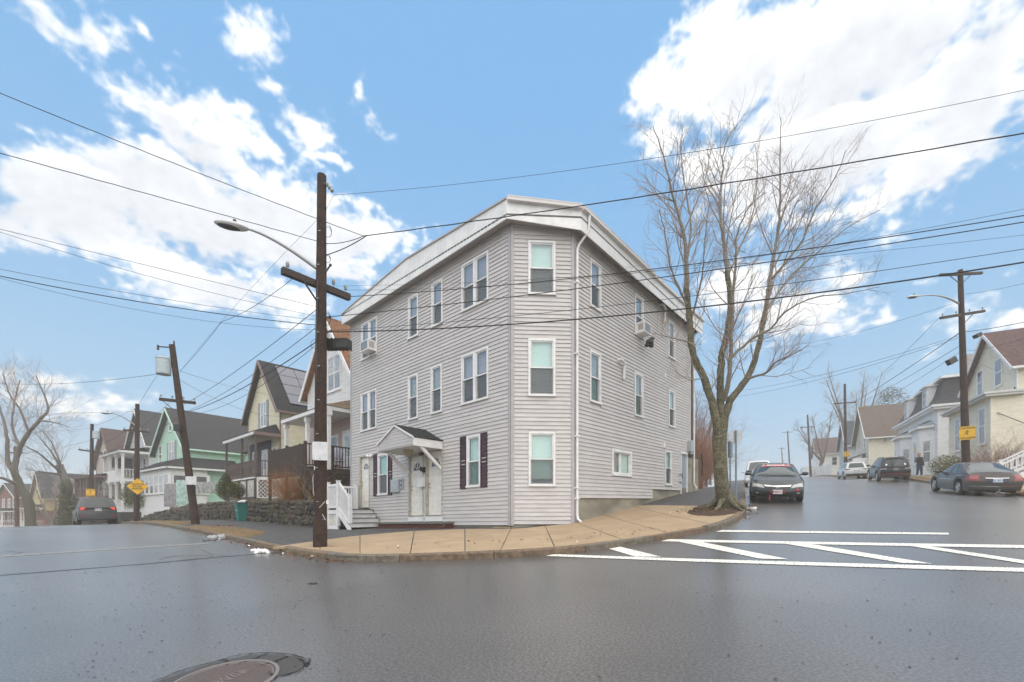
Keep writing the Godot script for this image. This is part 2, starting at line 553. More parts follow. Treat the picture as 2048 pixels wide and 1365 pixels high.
func textures() -> void:
	t_soft = noise_tex("soft", 0.008, 4, gray(0.93), gray(1.0))
	t_grain = noise_tex("grain", 0.12, 3, gray(0.72), gray(1.0))
	t_speck = noise_tex("speck", 0.32, 2, gray(0.45), gray(1.0), FastNoiseLite.TYPE_SIMPLEX, 1024, 0.2, 0.85)
	t_mottle = noise_tex("mottle", 0.012, 5, gray(0.76), gray(1.0), FastNoiseLite.TYPE_SIMPLEX_SMOOTH, 512, 0.3, 0.7)
	t_wear = noise_tex("wear", 0.05, 5, gray(0.5), gray(1.0), FastNoiseLite.TYPE_SIMPLEX_SMOOTH, 512, 0.27, 0.4)
	t_wet = noise_tex("wet", 0.01, 4, gray(0.62), gray(1.0), FastNoiseLite.TYPE_SIMPLEX_SMOOTH, 512, 0.35, 0.7)
	var t_broad := noise_tex("broad", 0.01, 5, gray(0.86), gray(1.0), FastNoiseLite.TYPE_SIMPLEX_SMOOTH, 512, 0.3, 0.7)
	t_bark = noise_tex("bark", 0.05, 5, gray(0.45), gray(1.0), FastNoiseLite.TYPE_SIMPLEX_SMOOTH, 512, 0.3, 0.7)
	var t_agg := noise_tex("aggregate", 0.13, 4, gray(0.66), gray(1.0), FastNoiseLite.TYPE_SIMPLEX, 1024, 0.32, 0.66)
	for q in [["asphalt", Color(0.115, 0.108, 0.103), 0.17, 0.25], ["old asphalt", Color(0.135, 0.127, 0.12), 0.15, 0.28]]:
		var a := mat(q[0], q[1], 0.5, t_agg, Vector3.ONE * q[2], 0.0, true)
		detail(a, t_broad, Vector3.ONE * 0.045, true)
		a.metallic_specular = 0.68
		a.clearcoat_enabled = true
		a.clearcoat = 0.9
		a.clearcoat_roughness = q[3]
	var c := mat("path asphalt", Color(0.16, 0.155, 0.15), 0.6, t_speck, Vector3.ONE * 0.35, 0.0, true)
	detail(c, t_mottle, Vector3.ONE * 0.45, true)
	var d := mat("tan concrete", Color(0.55, 0.405, 0.255), 0.8, t_grain, Vector3.ONE * 0.9, 0.1, true)
	detail(d, t_soft, Vector3.ONE * 0.22, true)
	var d2 := mat("tan concrete two", Color(0.52, 0.38, 0.235), 0.8, t_grain, Vector3.ONE * 0.8, 0.1, true)
	detail(d2, t_soft, Vector3.ONE * 0.25, true)
	var k := mat("kerb stone", Color(0.30, 0.225, 0.145), 0.85, t_grain, Vector3.ONE * 1.6, 0.5, true)
	detail(k, t_mottle, Vector3.ONE * 1.1, true)
	var k2 := mat("kerb stone two", Color(0.26, 0.185, 0.125), 0.85, t_grain, Vector3.ONE * 1.3, 0.5, true)
	detail(k2, t_mottle, Vector3.ONE * 0.9, true)
	detail(mat("kerb stone three", Color(0.25, 0.215, 0.165), 0.85, t_grain, Vector3.ONE * 1.5, 0.5, true), t_mottle, Vector3.ONE * 1.0, true)
	var g := mat("dead grass", Color(0.30, 0.20, 0.085), 0.95, t_grain, Vector3.ONE * 1.2, 2.0, true)
	detail(g, t_mottle, Vector3.ONE * 0.5, true)
	var g2 := mat("lawn", Color(0.20, 0.19, 0.055), 0.95, t_grain, Vector3.ONE * 1.2, 2.0, true)
	detail(g2, t_mottle, Vector3.ONE * 0.4, true)
	var e := mat("soil", Color(0.14, 0.085, 0.05), 0.95, t_grain, Vector3.ONE * 1.7, 3.0, true)
	detail(e, t_mottle, Vector3.ONE * 1.2, true)
	var w := mat("road paint", Color(0.82, 0.81, 0.74), 0.6, t_wear, Vector3.ONE * 0.7, 0.0, true)
	w.roughness = 0.5
	var f := mat("foundation", Color(0.34, 0.315, 0.25), 0.9, t_mottle, Vector3(0.12, 0.2, 0.12), 0.0, true)
	detail(f, t_soft, Vector3.ONE * 0.35, true)
	mat("white trim", Color(0.80, 0.80, 0.80), 0.45, t_soft, Vector3.ONE * 0.6)
	mat("grubby white", Color(0.72, 0.70, 0.64), 0.55, t_mottle, Vector3(1.2, 0.5, 1.2))
	mat("trim shadow grey", Color(0.40, 0.38, 0.37), 0.6)
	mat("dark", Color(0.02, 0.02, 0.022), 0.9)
	mat("black plastic", Color(0.018, 0.018, 0.019), 0.45)
	mat("dark metal", Color(0.06, 0.06, 0.065), 0.45).metallic = 0.6
	mat("galvanised", Color(0.45, 0.47, 0.49), 0.45, t_soft, Vector3.ONE).metallic = 0.5
	mat("chrome", Color(0.75, 0.75, 0.76), 0.12).metallic = 1.0
	mat("rubber", Color(0.02, 0.02, 0.021), 0.85, t_grain, Vector3.ONE * 4.0)
	var wood := mat("pole wood", Color(0.105, 0.056, 0.038), 0.9, t_bark, Vector3(4.0, 0.35, 4.0), 0.8)
	detail(wood, t_mottle, Vector3.ONE * 0.5)
	mat("deck wood", Color(0.085, 0.055, 0.04), 0.85, t_bark, Vector3(3.0, 0.4, 3.0))
	glass("pane", Color(0.8, 0.9, 0.95), 0.10)
	glass("car glass", Color(0.05, 0.08, 0.09), 0.45)
	mat("wire", Color(0.022, 0.02, 0.02), 0.8)

# a sheet that lies on the land between two lines of [x, z] points
func sheet(s: Shape, a: Array, b: Array, nu: int, nv: int, up: float, smooth := false) -> void:
	var rows := []
	for i in nu + 1:
		var p := along(a, float(i) / nu, smooth)
		var q := along(b, float(i) / nu, smooth)
		var l := []
		for j in nv + 1:
			var r := p.lerp(q, float(j) / nv)
			l.append(on(r.x, r.y, up))
		rows.append(l)
	s.grid(rows, face_down(rows))

func face_down(rows: Array) -> bool:
	var m: Vector3 = (rows[0][1] - rows[0][0]).cross(rows[1][0] - rows[0][0])
	if m.length() < 1e-9:
		var k: int = rows.size() / 2
		m = (rows[k][1] - rows[k][0]).cross(rows[k + 1][0] - rows[k][0])
	return m.y < 0.0

func along(pts: Array, t: float, smooth := false) -> Vector2:
	var f := clampf(t, 0.0, 1.0) * (pts.size() - 1)
	var i := mini(int(f), pts.size() - 2)
	f -= i
	if not smooth: return pts[i].lerp(pts[i + 1], f)
	return pts[i].cubic_interpolate(pts[i + 1], pts[maxi(i - 1, 0)], pts[mini(i + 2, pts.size() - 1)], f)

# ------------------------------------------------------------------ ground and roads
func build_ground() -> void:
	var s := Shape.new()
	var rows := []
	for i in 61:
		var l := []
		for j in 61:
			var x := -190.0 + 380.0 * j / 60.0
			var z := -230.0 + 260.0 * i / 60.0
			var y := land(clampf(x, -90.0, 90.0), clampf(z, -130.0, 30.0))
			l.append(Vector3(x, y - 0.6, z))
		rows.append(l)
	s.grid(rows, face_down(rows))
	struct("ground", s, mats["soil"])
	s = Shape.new()
	rows = []
	for i in 101:
		var l := []
		for j in 121:
			var x := -32.0 + 62.0 * j / 120.0
			var z := -31.0 + 45.0 * i / 100.0
			l.append(on(x, z))
		rows.append(l)
	s.grid(rows, face_down(rows))
	var road := struct("road", s, mats["asphalt"])
	# the older surface of the left street
	s = Shape.new()
	sheet(s, [Vector2(-9.852, -7.998), Vector2(-8.708, -8.669), Vector2(-7.663, -9.314), Vector2(-6.831, -9.953), Vector2(-5.823, -10.699), Vector2(-5.047, -10.116)], [Vector2(-19.977, -16.218), Vector2(-19.849, -17.751), Vector2(-19.593, -19.073), Vector2(-18.296, -19.54), Vector2(-17.222, -20.101), Vector2(-14.972, -19.122)], 16, 24, 0.005)
	obj("old_road_surface", s, mats["old asphalt"], road)
	for t in [[18.0, 42.0, 5.4, 13.6, -0.01, "left"], [12.0, 150.0, -0.1, 10.5, -0.01, "right"]]:
		s = Shape.new()
		rows = []
		for i in 41:
			var l := []
			for j in 9:
				var a: float = lerpf(t[0], t[1], i / 40.0)
				var p: float = lerpf(t[2], t[3], j / 8.0)
				l.append(lft(a, p, t[4]) if t[5] == "left" else rgt(a, p, t[4]))
			rows.append(l)
		s.grid(rows, face_down(rows))
		struct("street", s, mats["old asphalt"] if t[5] == "left" else mats["asphalt"])
	s = Shape.new()
	sheet(s, [Vector2(-12.038, -9.957), Vector2(-11.168, -10.522), Vector2(-10.398, -11.105), Vector2(-8.615, -12.552)], [Vector2(-11.79, -9.751), Vector2(-10.954, -10.321), Vector2(-10.181, -10.872), Vector2(-8.418, -12.265)], 20, 1, 0.009)
	obj("pale_seam", s, mat("pale seam", Color(0.24, 0.235, 0.225), 0.5, t_wear, Vector3.ONE * 0.5, 0.0, true), road)
	# crossing lines
	for q in [
		[[Vector2(0.854, -9.055), Vector2(8.403, -5.374)], [Vector2(0.687, -8.891), Vector2(8.129, -5.199)]],
		[[Vector2(3.621, -10.149), Vector2(9.967, -6.874)], [Vector2(3.355, -9.941), Vector2(9.656, -6.659)]],
		[[Vector2(5.304, -11.087), Vector2(9.019, -9.091)], [Vector2(5.028, -10.872), Vector2(8.823, -8.884)]],
		[[Vector2(2.342, -9.518), Vector2(2.786, -8.226)], [Vector2(2.056, -9.351), Vector2(2.344, -8.352)]],
		[[Vector2(4.104, -9.632), Vector2(4.663, -7.433)], [Vector2(3.673, -9.825), Vector2(4.276, -7.595)]],
		[[Vector2(5.849, -8.799), Vector2(6.281, -6.572)], [Vector2(5.447, -8.976), Vector2(5.959, -6.727)]],
		[[Vector2(7.424, -8.016), Vector2(7.575, -5.717)], [Vector2(7.18, -8.163), Vector2(7.326, -5.882)]]]:
		s = Shape.new()
		sheet(s, q[0], q[1], 24, 1, 0.008)
		obj("painted_line", s, mats["road paint"], road)
	# cracks and tar seams in the old surface, and round the manhole
	for c in [[Vector2(-3.152, -3.857), Vector2(-3.088, -4.044), Vector2(-2.903, -4.229), Vector2(-2.719, -4.398), Vector2(-2.425, -4.409), Vector2(-2.132, -4.324), Vector2(-1.914, -4.19), Vector2(-1.901, -4.061), Vector2(-1.94, -3.953), Vector2(-2.053, -3.894)],
		[Vector2(-2.444, -4.417), Vector2(-2.515, -4.265), Vector2(-2.591, -4.161)], [Vector2(-2.197, -4.306), Vector2(-2.274, -4.178), Vector2(-2.354, -4.109)], [Vector2(-2.204, -3.975), Vector2(-2.069, -3.858)], [Vector2(-2.035, -4.223), Vector2(-1.922, -4.104), Vector2(-1.913, -4.146)], [Vector2(-2.831, -4.302), Vector2(-2.718, -4.204), Vector2(-2.689, -4.137)],
		[Vector2(-13.374, -11.493), Vector2(-13.612, -12.173), Vector2(-13.302, -12.401), Vector2(-12.854, -12.308)], [Vector2(-12.979, -11.154), Vector2(-12.992, -11.502), Vector2(-12.86, -11.887)], [Vector2(-12.269, -10.342), Vector2(-12.21, -10.702), Vector2(-11.683, -10.501), Vector2(-11.611, -10.228)],
		[Vector2(-7.748, -9.712), Vector2(-7.882, -10.023), Vector2(-7.709, -10.294), Vector2(-7.217, -10.26), Vector2(-6.829, -10.118), Vector2(-6.901, -9.89), Vector2(-7.373, -9.772)], [Vector2(-7.854, -9.959), Vector2(-7.779, -10.156), Vector2(-7.4, -10.192)], [Vector2(-7.876, -11.143), Vector2(-7.055, -10.364), Vector2(-6.5, -10.143)], [Vector2(-9.581, -8.234), Vector2(-9.204, -8.402), Vector2(-8.708, -8.669), Vector2(-7.663, -9.314), Vector2(-6.831, -9.953), Vector2(-5.801, -10.658)]]:
		s = Shape.new()
		var pts := []
		var sa := []
		var sb := []
		for i in 41:
			pts.append(along(c, i / 40.0) + Vector2(rng.randf_range(-1, 1), rng.randf_range(-1, 1)) * 0.02)
		for i in 41:
			var d: Vector2 = (pts[mini(i + 1, 40)] - pts[maxi(i - 1, 0)]).normalized().orthogonal() * rng.randf_range(0.003, 0.012)
			sa.append(pts[i] + d); sb.append(pts[i] - d)
		sheet(s, sa, sb, 40, 1, 0.011)
		obj("crack", s, mats["dark"], road)
	# a darker patch round the manhole
	s = Shape.new()
	sheet(s, [Vector2(-3.128, -3.856), Vector2(-2.887, -4.206), Vector2(-2.617, -4.395), Vector2(-2.184, -4.328), Vector2(-1.929, -4.181)], [Vector2(-2.983, -3.783), Vector2(-2.621, -3.883), Vector2(-2.286, -3.913), Vector2(-2.007, -3.891), Vector2(-1.928, -4.002)], 20, 6, 0.005)
	var pm := mat("patch asphalt", Color(0.105, 0.10, 0.096), 0.55, t_speck, Vector3.ONE * 0.9, 0.3, true)
	obj("road_patch", s, pm, road)
	# the long thin bar of a drain slot
	s = Shape.new()
	sheet(s, [Vector2(-3.387, -7.323), Vector2(-3.245, -7.322)], [Vector2(-3.361, -7.25), Vector2(-3.205, -7.25)], 4, 1, 0.012)
	obj("slot_cover", s, mats["dark metal"], road)

func build_pavement() -> void:
	var kerb := [Vector2(-60.018, -58.918), Vector2(-48.783, -48.973), Vector2(-33.803, -35.713), Vector2(-26.313, -29.083), Vector2(-20.321, -23.779), Vector2(-17.325, -21.127), Vector2(-14.329, -18.475), Vector2(-11.333, -15.823), Vector2(-9.835, -14.497), Vector2(-8.337, -13.171), Vector2(-6.839, -11.845), Vector2(-5.341, -10.519), Vector2(-4.255, -9.75), Vector2(-3.511, -9.25), Vector2(-2.715, -9.05), Vector2(-2.086, -9), Vector2(-1.261, -8.95), Vector2(-0.498, -8.95), Vector2(0.695, -9), Vector2(1.631, -9.2), Vector2(3.015, -9.9), Vector2(4.128, -10.5), Vector2(5.167, -11.2), Vector2(6.064, -12.1), Vector2(6.751, -13), Vector2(7.414, -14), Vector2(7.977, -15), Vector2(8.915, -16.8), Vector2(10.304, -19.452), Vector2(11.708, -22.104), Vector2(13.58, -25.64), Vector2(17.324, -32.712), Vector2(22.94, -43.32), Vector2(36.98, -69.84), Vector2(60.38, -114.04)]
	var inner := [Vector2(-56.802, -62.551), Vector2(-45.567, -52.606), Vector2(-30.587, -39.346), Vector2(-23.097, -32.716), Vector2(-17.105, -27.412), Vector2(-14.109, -24.76), Vector2(-11.113, -22.108), Vector2(-7.454, -20.205), Vector2(-5.956, -18.879), Vector2(-5.207, -18.216), Vector2(-3.859, -17.023), Vector2(-2.586, -15.895), Vector2(-1.687, -15.1), Vector2(-1.088, -14.569), Vector2(-0.713, -14.238), Vector2(-0.414, -13.973), Vector2(-0.114, -13.707), Vector2(0.1, -13.6), Vector2(0.97, -13.7), Vector2(2.019, -13.72), Vector2(2.239, -14.138), Vector2(3.16, -15.192), Vector2(4.476, -16.698), Vector2(5.463, -17.827), Vector2(6.45, -18.957), Vector2(7.437, -20.086), Vector2(8.292, -21.065), Vector2(8.819, -21.668), Vector2(8.95, -21.818), Vector2(10.231, -24.018), Vector2(11.635, -26.67), Vector2(15.379, -33.742), Vector2(20.995, -44.35), Vector2(35.035, -70.87), Vector2(58.435, -115.07)]
	var s := Shape.new()
	# asphalt walk from the kerb to the house fronts, a fine sheet near the corner
	sheet(s, kerb, inner, 170, 10, 0.11, true)
	struct("asphalt_walk", s, mats["path asphalt"])
	# kerb stones, one by one
	var k := Node3D.new()
	k.name = "kerb"
	k.set_meta("kind", "structure")
	add_child(k)
	var pts := []
	for i in 801: pts.append(along(kerb, i / 800.0, true))
	var stones := []
	var run := 0.0
	var first := 0
	for i in range(1, 801):
		run += pts[i].distance_to(pts[i - 1])
		if run > 1.9:
			stones.append([first, i]); first = i; run = 0.0
	for st in stones:
		var n: int = st[1] - st[0]
		var m := 4
		var rows := []
		var bump := rng.randf_range(-0.008, 0.012)
		for i in m + 1:
			var f := clampf(float(i) / m, 0.004, 0.996)
			var x: float = st[0] + n * f
			var p: Vector2 = pts[int(x)].lerp(pts[mini(int(x) + 1, 800)], x - int(x))
			var d: Vector2 = (pts[mini(int(x) + 1, 800)] - pts[maxi(int(x) - 1, 0)]).normalized()
			var o: Vector2 = Vector2(-d.y, d.x)   # towards the walk or the road, settled below
			var q := along(inner, x / 800.0, true)
			if o.dot(q - p) < 0.0: o = -o
			rows.append([on(p.x, p.y, -0.1), on(p.x, p.y, 0.105 + bump), on(p.x + o.x * 0.015, p.y + o.y * 0.015, 0.125 + bump), on(p.x + o.x * 0.16, p.y + o.y * 0.16, 0.132 + bump), on(p.x + o.x * 0.16, p.y + o.y * 0.16, 0.02)])
		s = Shape.new()
		for j in 4:
			for i in m:
				s.out4(rows[i][j], rows[i + 1][j], rows[i + 1][j + 1], rows[i][j + 1], (rows[i][0] + rows[i][4]) * 0.5)
		obj("kerb_stone", s, [mats["kerb stone"], mats["kerb stone two"], mats["kerb stone three"]][rng.randi() % 3], k)
	# tan concrete slabs round the corner
	var pave := Node3D.new()
	pave.name = "pavement"
	pave.set_meta("kind", "structure")
	add_child(pave)
	var ti := [Vector2(-5.838, -10.726), Vector2(-5.236, -11.999), Vector2(-4.596, -13.303), Vector2(-3.186, -14.379), Vector2(-1.499, -14.036), Vector2(-0.03, -13.115), Vector2(0.992, -13.221), Vector2(1.943, -13.57), Vector2(3.083, -15.416), Vector2(4.612, -17.054), Vector2(6.555, -15.549)]
	var to := [Vector2(-5.642, -10.7), Vector2(-4.255, -9.75), Vector2(-3.161, -9.15), Vector2(-2.086, -9), Vector2(-0.956, -8.95), Vector2(-0.244, -8.95), Vector2(0.881, -9.02), Vector2(2.453, -9.55), Vector2(3.663, -10.2), Vector2(5.167, -11.2), Vector2(6.885, -13.2)]
	var n := ti.size() - 1
	for i in n:
		var cuts := [0.0, 1.0] if i < 5 else [0.0, 0.5, 1.0]
		for c in cuts.size() - 1:
			s = Shape.new()
			var rows := []
			var g := 0.006 + 0.006 * rng.randf()
			for a in 9:
				var l := []
				var t := (i + clampf(a / 8.0, g, 1.0 - g)) / n
				var p := along(to, t, true)
				var q := along(ti, t, true)
				p = p + (q - p).normalized() * 0.17
				for b in 9:
					var r := lerpf(cuts[c], cuts[c + 1], clampf(b / 8.0, 0.004, 0.996))
					var w := p.lerp(q, r)
					l.append(on(w.x, w.y, 0.133))
				rows.append(l)
			s.grid(rows, face_down(rows))
			var edge := []
			for a in 9: edge.append(rows[a][0])
			for b in range(1, 9): edge.append(rows[8][b])
			for a in range(7, -1, -1): edge.append(rows[a][8])
			for b in range(7, 0, -1): edge.append(rows[0][b])
			var mid: Vector3 = rows[4][4]
			for e in edge.size():
				var p0: Vector3 = edge[e]
				var p1: Vector3 = edge[(e + 1) % edge.size()]
				s.out4(p0, p1, p1 + Vector3.DOWN * 0.05, p0 + Vector3.DOWN * 0.05, mid)
			obj("slab", s, mats["tan concrete"] if rng.randf() < 0.55 else mats["tan concrete two"], pave)
	# hairline cracks across slabs
	for c in [[Vector2(-1.861, -10.109), Vector2(-1.482, -10.958), Vector2(-1.181, -12.377), Vector2(-0.709, -13.56)], [Vector2(-4.048, -10.994), Vector2(-3.524, -11.748), Vector2(-2.558, -12.236)], [Vector2(0.871, -10.084), Vector2(1.578, -10.211), Vector2(2.515, -10.743)], [Vector2(2.811, -14.9), Vector2(4.314, -13.755), Vector2(5.423, -13.04)]]:
		s = Shape.new()
		var sa := []
		var sb := []
		for i in 31:
			var w := along(c, i / 30.0) + Vector2(rng.randf_range(-1, 1), rng.randf_range(-1, 1)) * 0.015
			sa.append(w); sb.append(w + Vector2(0.0, rng.randf_range(0.006, 0.014)))
		sheet(s, sa, sb, 30, 1, 0.137)
		obj("crack", s, mats["dark"], pave)
	# strips of dead grass at the left kerb, soil and leaves round the street tree
	for q in [[[Vector2(-7.872, -13.093), Vector2(-8.973, -13.962), Vector2(-10.471, -15.288), Vector2(-11.969, -16.614), Vector2(-13.414, -17.999)], [Vector2(-7.897, -13.517), Vector2(-8.499, -15.252), Vector2(-9.798, -16.803), Vector2(-11.362, -18.054), Vector2(-13.466, -18.847)]],
		[[Vector2(-14.538, -18.994), Vector2(-17.212, -21.255), Vector2(-20.208, -23.907), Vector2(-24.649, -27.944)], [Vector2(-14.581, -19.7), Vector2(-16.165, -22.438), Vector2(-19.028, -25.24), Vector2(-24.052, -28.619)]]]:
		s = Shape.new()
		mound(s, q[0], q[1], 0.13, 0.06)
		struct("grass_strip", s, mats["dead grass"])
	s = Shape.new()
	mound(s, [Vector2(5.451, -13.784), Vector2(5.527, -13.11), Vector2(6.027, -12.75), Vector2(6.702, -13.165), Vector2(7.27, -13.938)], [Vector2(5.769, -14.423), Vector2(6.7, -15.68), Vector2(7.485, -16.223), Vector2(8.274, -16.51), Vector2(8.248, -15.848)], 0.135, 0.09)
	struct("soil_patch", s, mats["soil"])
	litter()
	# right-hand kerb, verge and walk of the right street
	var kr := Node3D.new()
	kr.name = "kerb_right"
	kr.set_meta("kind", "structure")
	add_child(kr)
	for i in 40:
		s = Shape.new()
		var a := -6.0 + i * 2.0
		var p := []
		for y in [-0.1, 0.13]:
			for w in [[a + 0.01, 10.4], [a + 1.99, 10.4], [a + 1.99, 10.56], [a + 0.01, 10.56]]:
				p.append(rgt(w[0], w[1], y))
		s.hexa(p)
		obj("kerb_stone", s, mats["kerb stone"], kr)
	for q in [["verge", 10.56, 11.6, 0.12, "dead grass"], ["right_walk", 11.6, 13.2, 0.125, "tan concrete two"], ["yard", 13.2, 45.0, 0.14, "lawn"]]:
		s = Shape.new()
		var rows := []
		for i in 61:
			var l := []
			for j in 7:
				l.append(rgt(-8.0 + i * 2.2, lerpf(q[1], q[2], j / 6.0), q[3]))
			rows.append(l)
		s.grid(rows, face_down(rows))
		struct(q[0], s, mats[q[4]])
	# ground behind the houses of the left street
	s = Shape.new()
	var rows := []
	for i in 41:
		var l := []
		for j in 9:
			var a := 9.9 + i * 2.2
			var p: float = lerpf(0.75, -34.0, j / 8.0)
			var up: float = 1.32 + 0.75 * smoothstep(0.0, 3.0, 0.75 - p) * smoothstep(30.0, 12.0, a) + 0.45 * smoothstep(13.0, 10.5, a) * smoothstep(0.0, 1.5, 0.75 - p)
			up -= smoothstep(64.0, 84.0, a) * 1.2
			l.append(lft(a, p, up))
		rows.append(l)
	s.grid(rows, face_down(rows))
	struct("terrace", s, mats["lawn"])
	# the far side of the left street
	s = Shape.new()
	rows = []
	for i in 31:
		var l := []
		for j in 9:
			l.append(lft(12.0 + i * 3.0, lerpf(13.6, 45.0, j / 8.0), 0.1))
		rows.append(l)
	s.grid(rows, face_down(rows))
	struct("far_verge", s, mats["dead grass"])

func mound(s: Shape, a: Array, b: Array, up: float, rise: float) -> void:
	var rows := []
	for i in 25:
		var l := []
		var p := along(a, i / 24.0, true)
		var q := along(b, i / 24.0, true)
		for j in 11:
			var r := p.lerp(q, j / 10.0)
			var e := sin(PI * i / 24.0) * sin(PI * j / 10.0)
			l.append(on(r.x, r.y, up - 0.02 + rise * sqrt(e) + rng.randf_range(-0.012, 0.012)))
		rows.append(l)
	s.grid(rows, face_down(rows))

# fallen leaves and scraps, scattered along the gutters
func litter() -> void:
	var s := Shape.new()
	var pale := Shape.new()
	var spots := [[[Vector2(-6.009, -11.04), Vector2(-4.762, -9.884), Vector2(-3.479, -9.165)], 130, 0.22, 0.01], [[Vector2(6.665, -12.694), Vector2(8.301, -15.347), Vector2(16.803, -31.461)], 220, 0.25, 0.01], [[Vector2(5.642, -13.947), Vector2(6.821, -14.43), Vector2(7.554, -14.642)], 420, 0.55, 0.19],
		[[Vector2(-9.07, -13.667), Vector2(-7.102, -11.928), Vector2(-6.009, -11.04)], 120, 0.2, 0.01], [[Vector2(-12.047, -17.848), Vector2(-11.283, -17.922)], 120, 0.4, 0.18], [[Vector2(-3.854, -10.468), Vector2(-1.429, -10.139), Vector2(2.054, -10.268), Vector2(3.911, -11.247)], 60, 0.7, 0.14], [[Vector2(-15.403, -19.531), Vector2(-11.253, -15.869), Vector2(-9.286, -13.992)], 90, 0.3, 0.01]]
	for q in spots:
		for i in q[1]:
			var w := along(q[0], rng.randf()) + Vector2(rng.randfn() * q[2] * 0.6, rng.randfn() * q[2] * 0.6)
			var c := on(w.x, w.y, q[3] + rng.randf() * 0.02)
			var b := Basis.from_euler(Vector3(rng.randf_range(-0.5, 0.5), rng.randf() * TAU, rng.randf_range(-0.5, 0.5)))
			var r := rng.randf_range(0.02, 0.05)
			var t := pale if rng.randf() < 0.06 else s
			t.quad(c + b * Vector3(-r, 0, 0), c + b * Vector3(0, 0.006, r * 0.6), c + b * Vector3(r, 0, 0), c + b * Vector3(0, 0.004, -r * 0.6))
	var m := mat("dead leaf", Color(0.20, 0.085, 0.03), 0.9, t_mottle, Vector3.ONE * 3.0, 0.0, true)
	var grit := Shape.new()
	for i in 1500:
		var x := rng.randf_range(-9.0, 11.0)
		var z := rng.randf_range(-13.0, -3.3)
		if rng.randf() < 0.5: x = rng.randf_range(-9.0, -1.0)
		var c := on(x, z, 0.006)
		var b := Basis(Vector3.UP, rng.randf() * TAU)
		var r := rng.randf_range(0.006, 0.02)
		grit.quad(c + b * Vector3(-r, 0, 0), c + b * Vector3(0, 0.004, r * 0.5), c + b * Vector3(r, 0, 0), c + b * Vector3(0, 0.004, -r * 0.5))
	stuff(tag(obj("road_grit", grit, mat("grit", Color(0.045, 0.032, 0.025), 0.9)), "dark grit and leaf crumbs strewn over the near road", "grit"))
	stuff(tag(obj("fallen_leaves", s, m), "brown fallen leaves scattered along the kerbs and round the street tree", "leaves"))
	stuff(tag(obj("paper_scraps", pale, mats["white trim"]), "pale scraps of paper lying among the fallen leaves in the gutters", "litter"))

# ------------------------------------------------------------------ windows and doors
func ring(s: Shape, f: Array, u0: float, u1: float, v0: float, v1: float, w: float, d0: float, d1: float) -> void:
	fbox(s, f, u0, u0 + w, v0, v1, d0, d1)
	fbox(s, f, u1 - w, u1, v0, v1, d0, d1)
	fbox(s, f, u0 + w, u1 - w, v0, v0 + w, d0, d1)
	fbox(s, f, u0 + w, u1 - w, v1 - w, v1, d0, d1)

# a hung window of one or two units; look: colours of the blind behind the upper and the lower sash
func window(f: Array, u0: float, u1: float, v0: float, v1: float, units: int, up: String, down: String, parent: Node3D, screen := true, raised := 0.0) -> Node3D:
	var s := Shape.new()
	ring(s, f, u0 + 0.02, u1 - 0.02, v0 + 0.02, v1 - 0.02, 0.065, -0.03, 0.042)
	var n := units
	var w := (u1 - u0 - 0.17 - (n - 1) * 0.12) / n
	for i in n - 1:
		fbox(s, f, u0 + 0.085 + w * (i + 1) + 0.12 * i, u0 + 0.085 + (w + 0.12) * (i + 1), v0 + 0.085, v1 - 0.085, -0.03, 0.038)
	var o := obj("window", s, mats["white trim"], parent)
	s = Shape.new()
	ring(s, f, u0, u1, v0, v1, 0.022, -0.02, 0.024)
	fbox(s, f, u0, u1, v0 - 0.085, v0, -0.03, 0.004)
	fbox(s, f, u0, u1, v1, v1 + 0.085, -0.03, 0.004)
	obj("channel", s, mats["siding trim"], o)
	s = Shape.new()
	fbox(s, f, u0 + 0.012, u1 - 0.012, v0 + 0.012, v0 + 0.075, 0.04, 0.075)
	obj("sill", s, mats["white trim"], o)
	for i in n:
		var a := u0 + 0.085 + (w + 0.12) * i
		var b := a + w
		var c := v0 + 0.085
		var e := v1 - 0.085
		var m := (c + e) * 0.5
		s = Shape.new()
		ring(s, f, a, b, m - 0.02, e, 0.038, -0.02, 0.012)
		ring(s, f, a, b, c + raised, m + 0.02 + raised, 0.04, -0.054, -0.022)
		obj("sash", s, mats["white trim"], o)
		s = Shape.new()
		var q := [[m, e, -0.004], [c + raised, m + raised, -0.04]]
		for r in q:
			s = Shape.new()
			fbox(s, f, a + 0.03, b - 0.03, r[0] + 0.03, r[1] - 0.03, r[2] - 0.004, r[2])
			obj("pane", s, mats["pane"], o)
		s = Shape.new()
		fbox(s, f, a, b, m, e, -0.105, -0.10)
		obj("blind", s, mats[up], o)
		if down != "":
			s = Shape.new()
			var gap := (m - c) * maxf(0.0, sin(u0 * 7.0 + v0 * 3.0 + i)) * 0.3
			fbox(s, f, a, b, c + gap, m, -0.112, -0.107)
			obj("blind", s, mats[down], o)
		if screen:
			s = Shape.new()
			fbox(s, f, a + 0.005, b - 0.005, c, m, -0.012, -0.010)
			obj("insect_screen", s, mats["screen"], o)
	return o

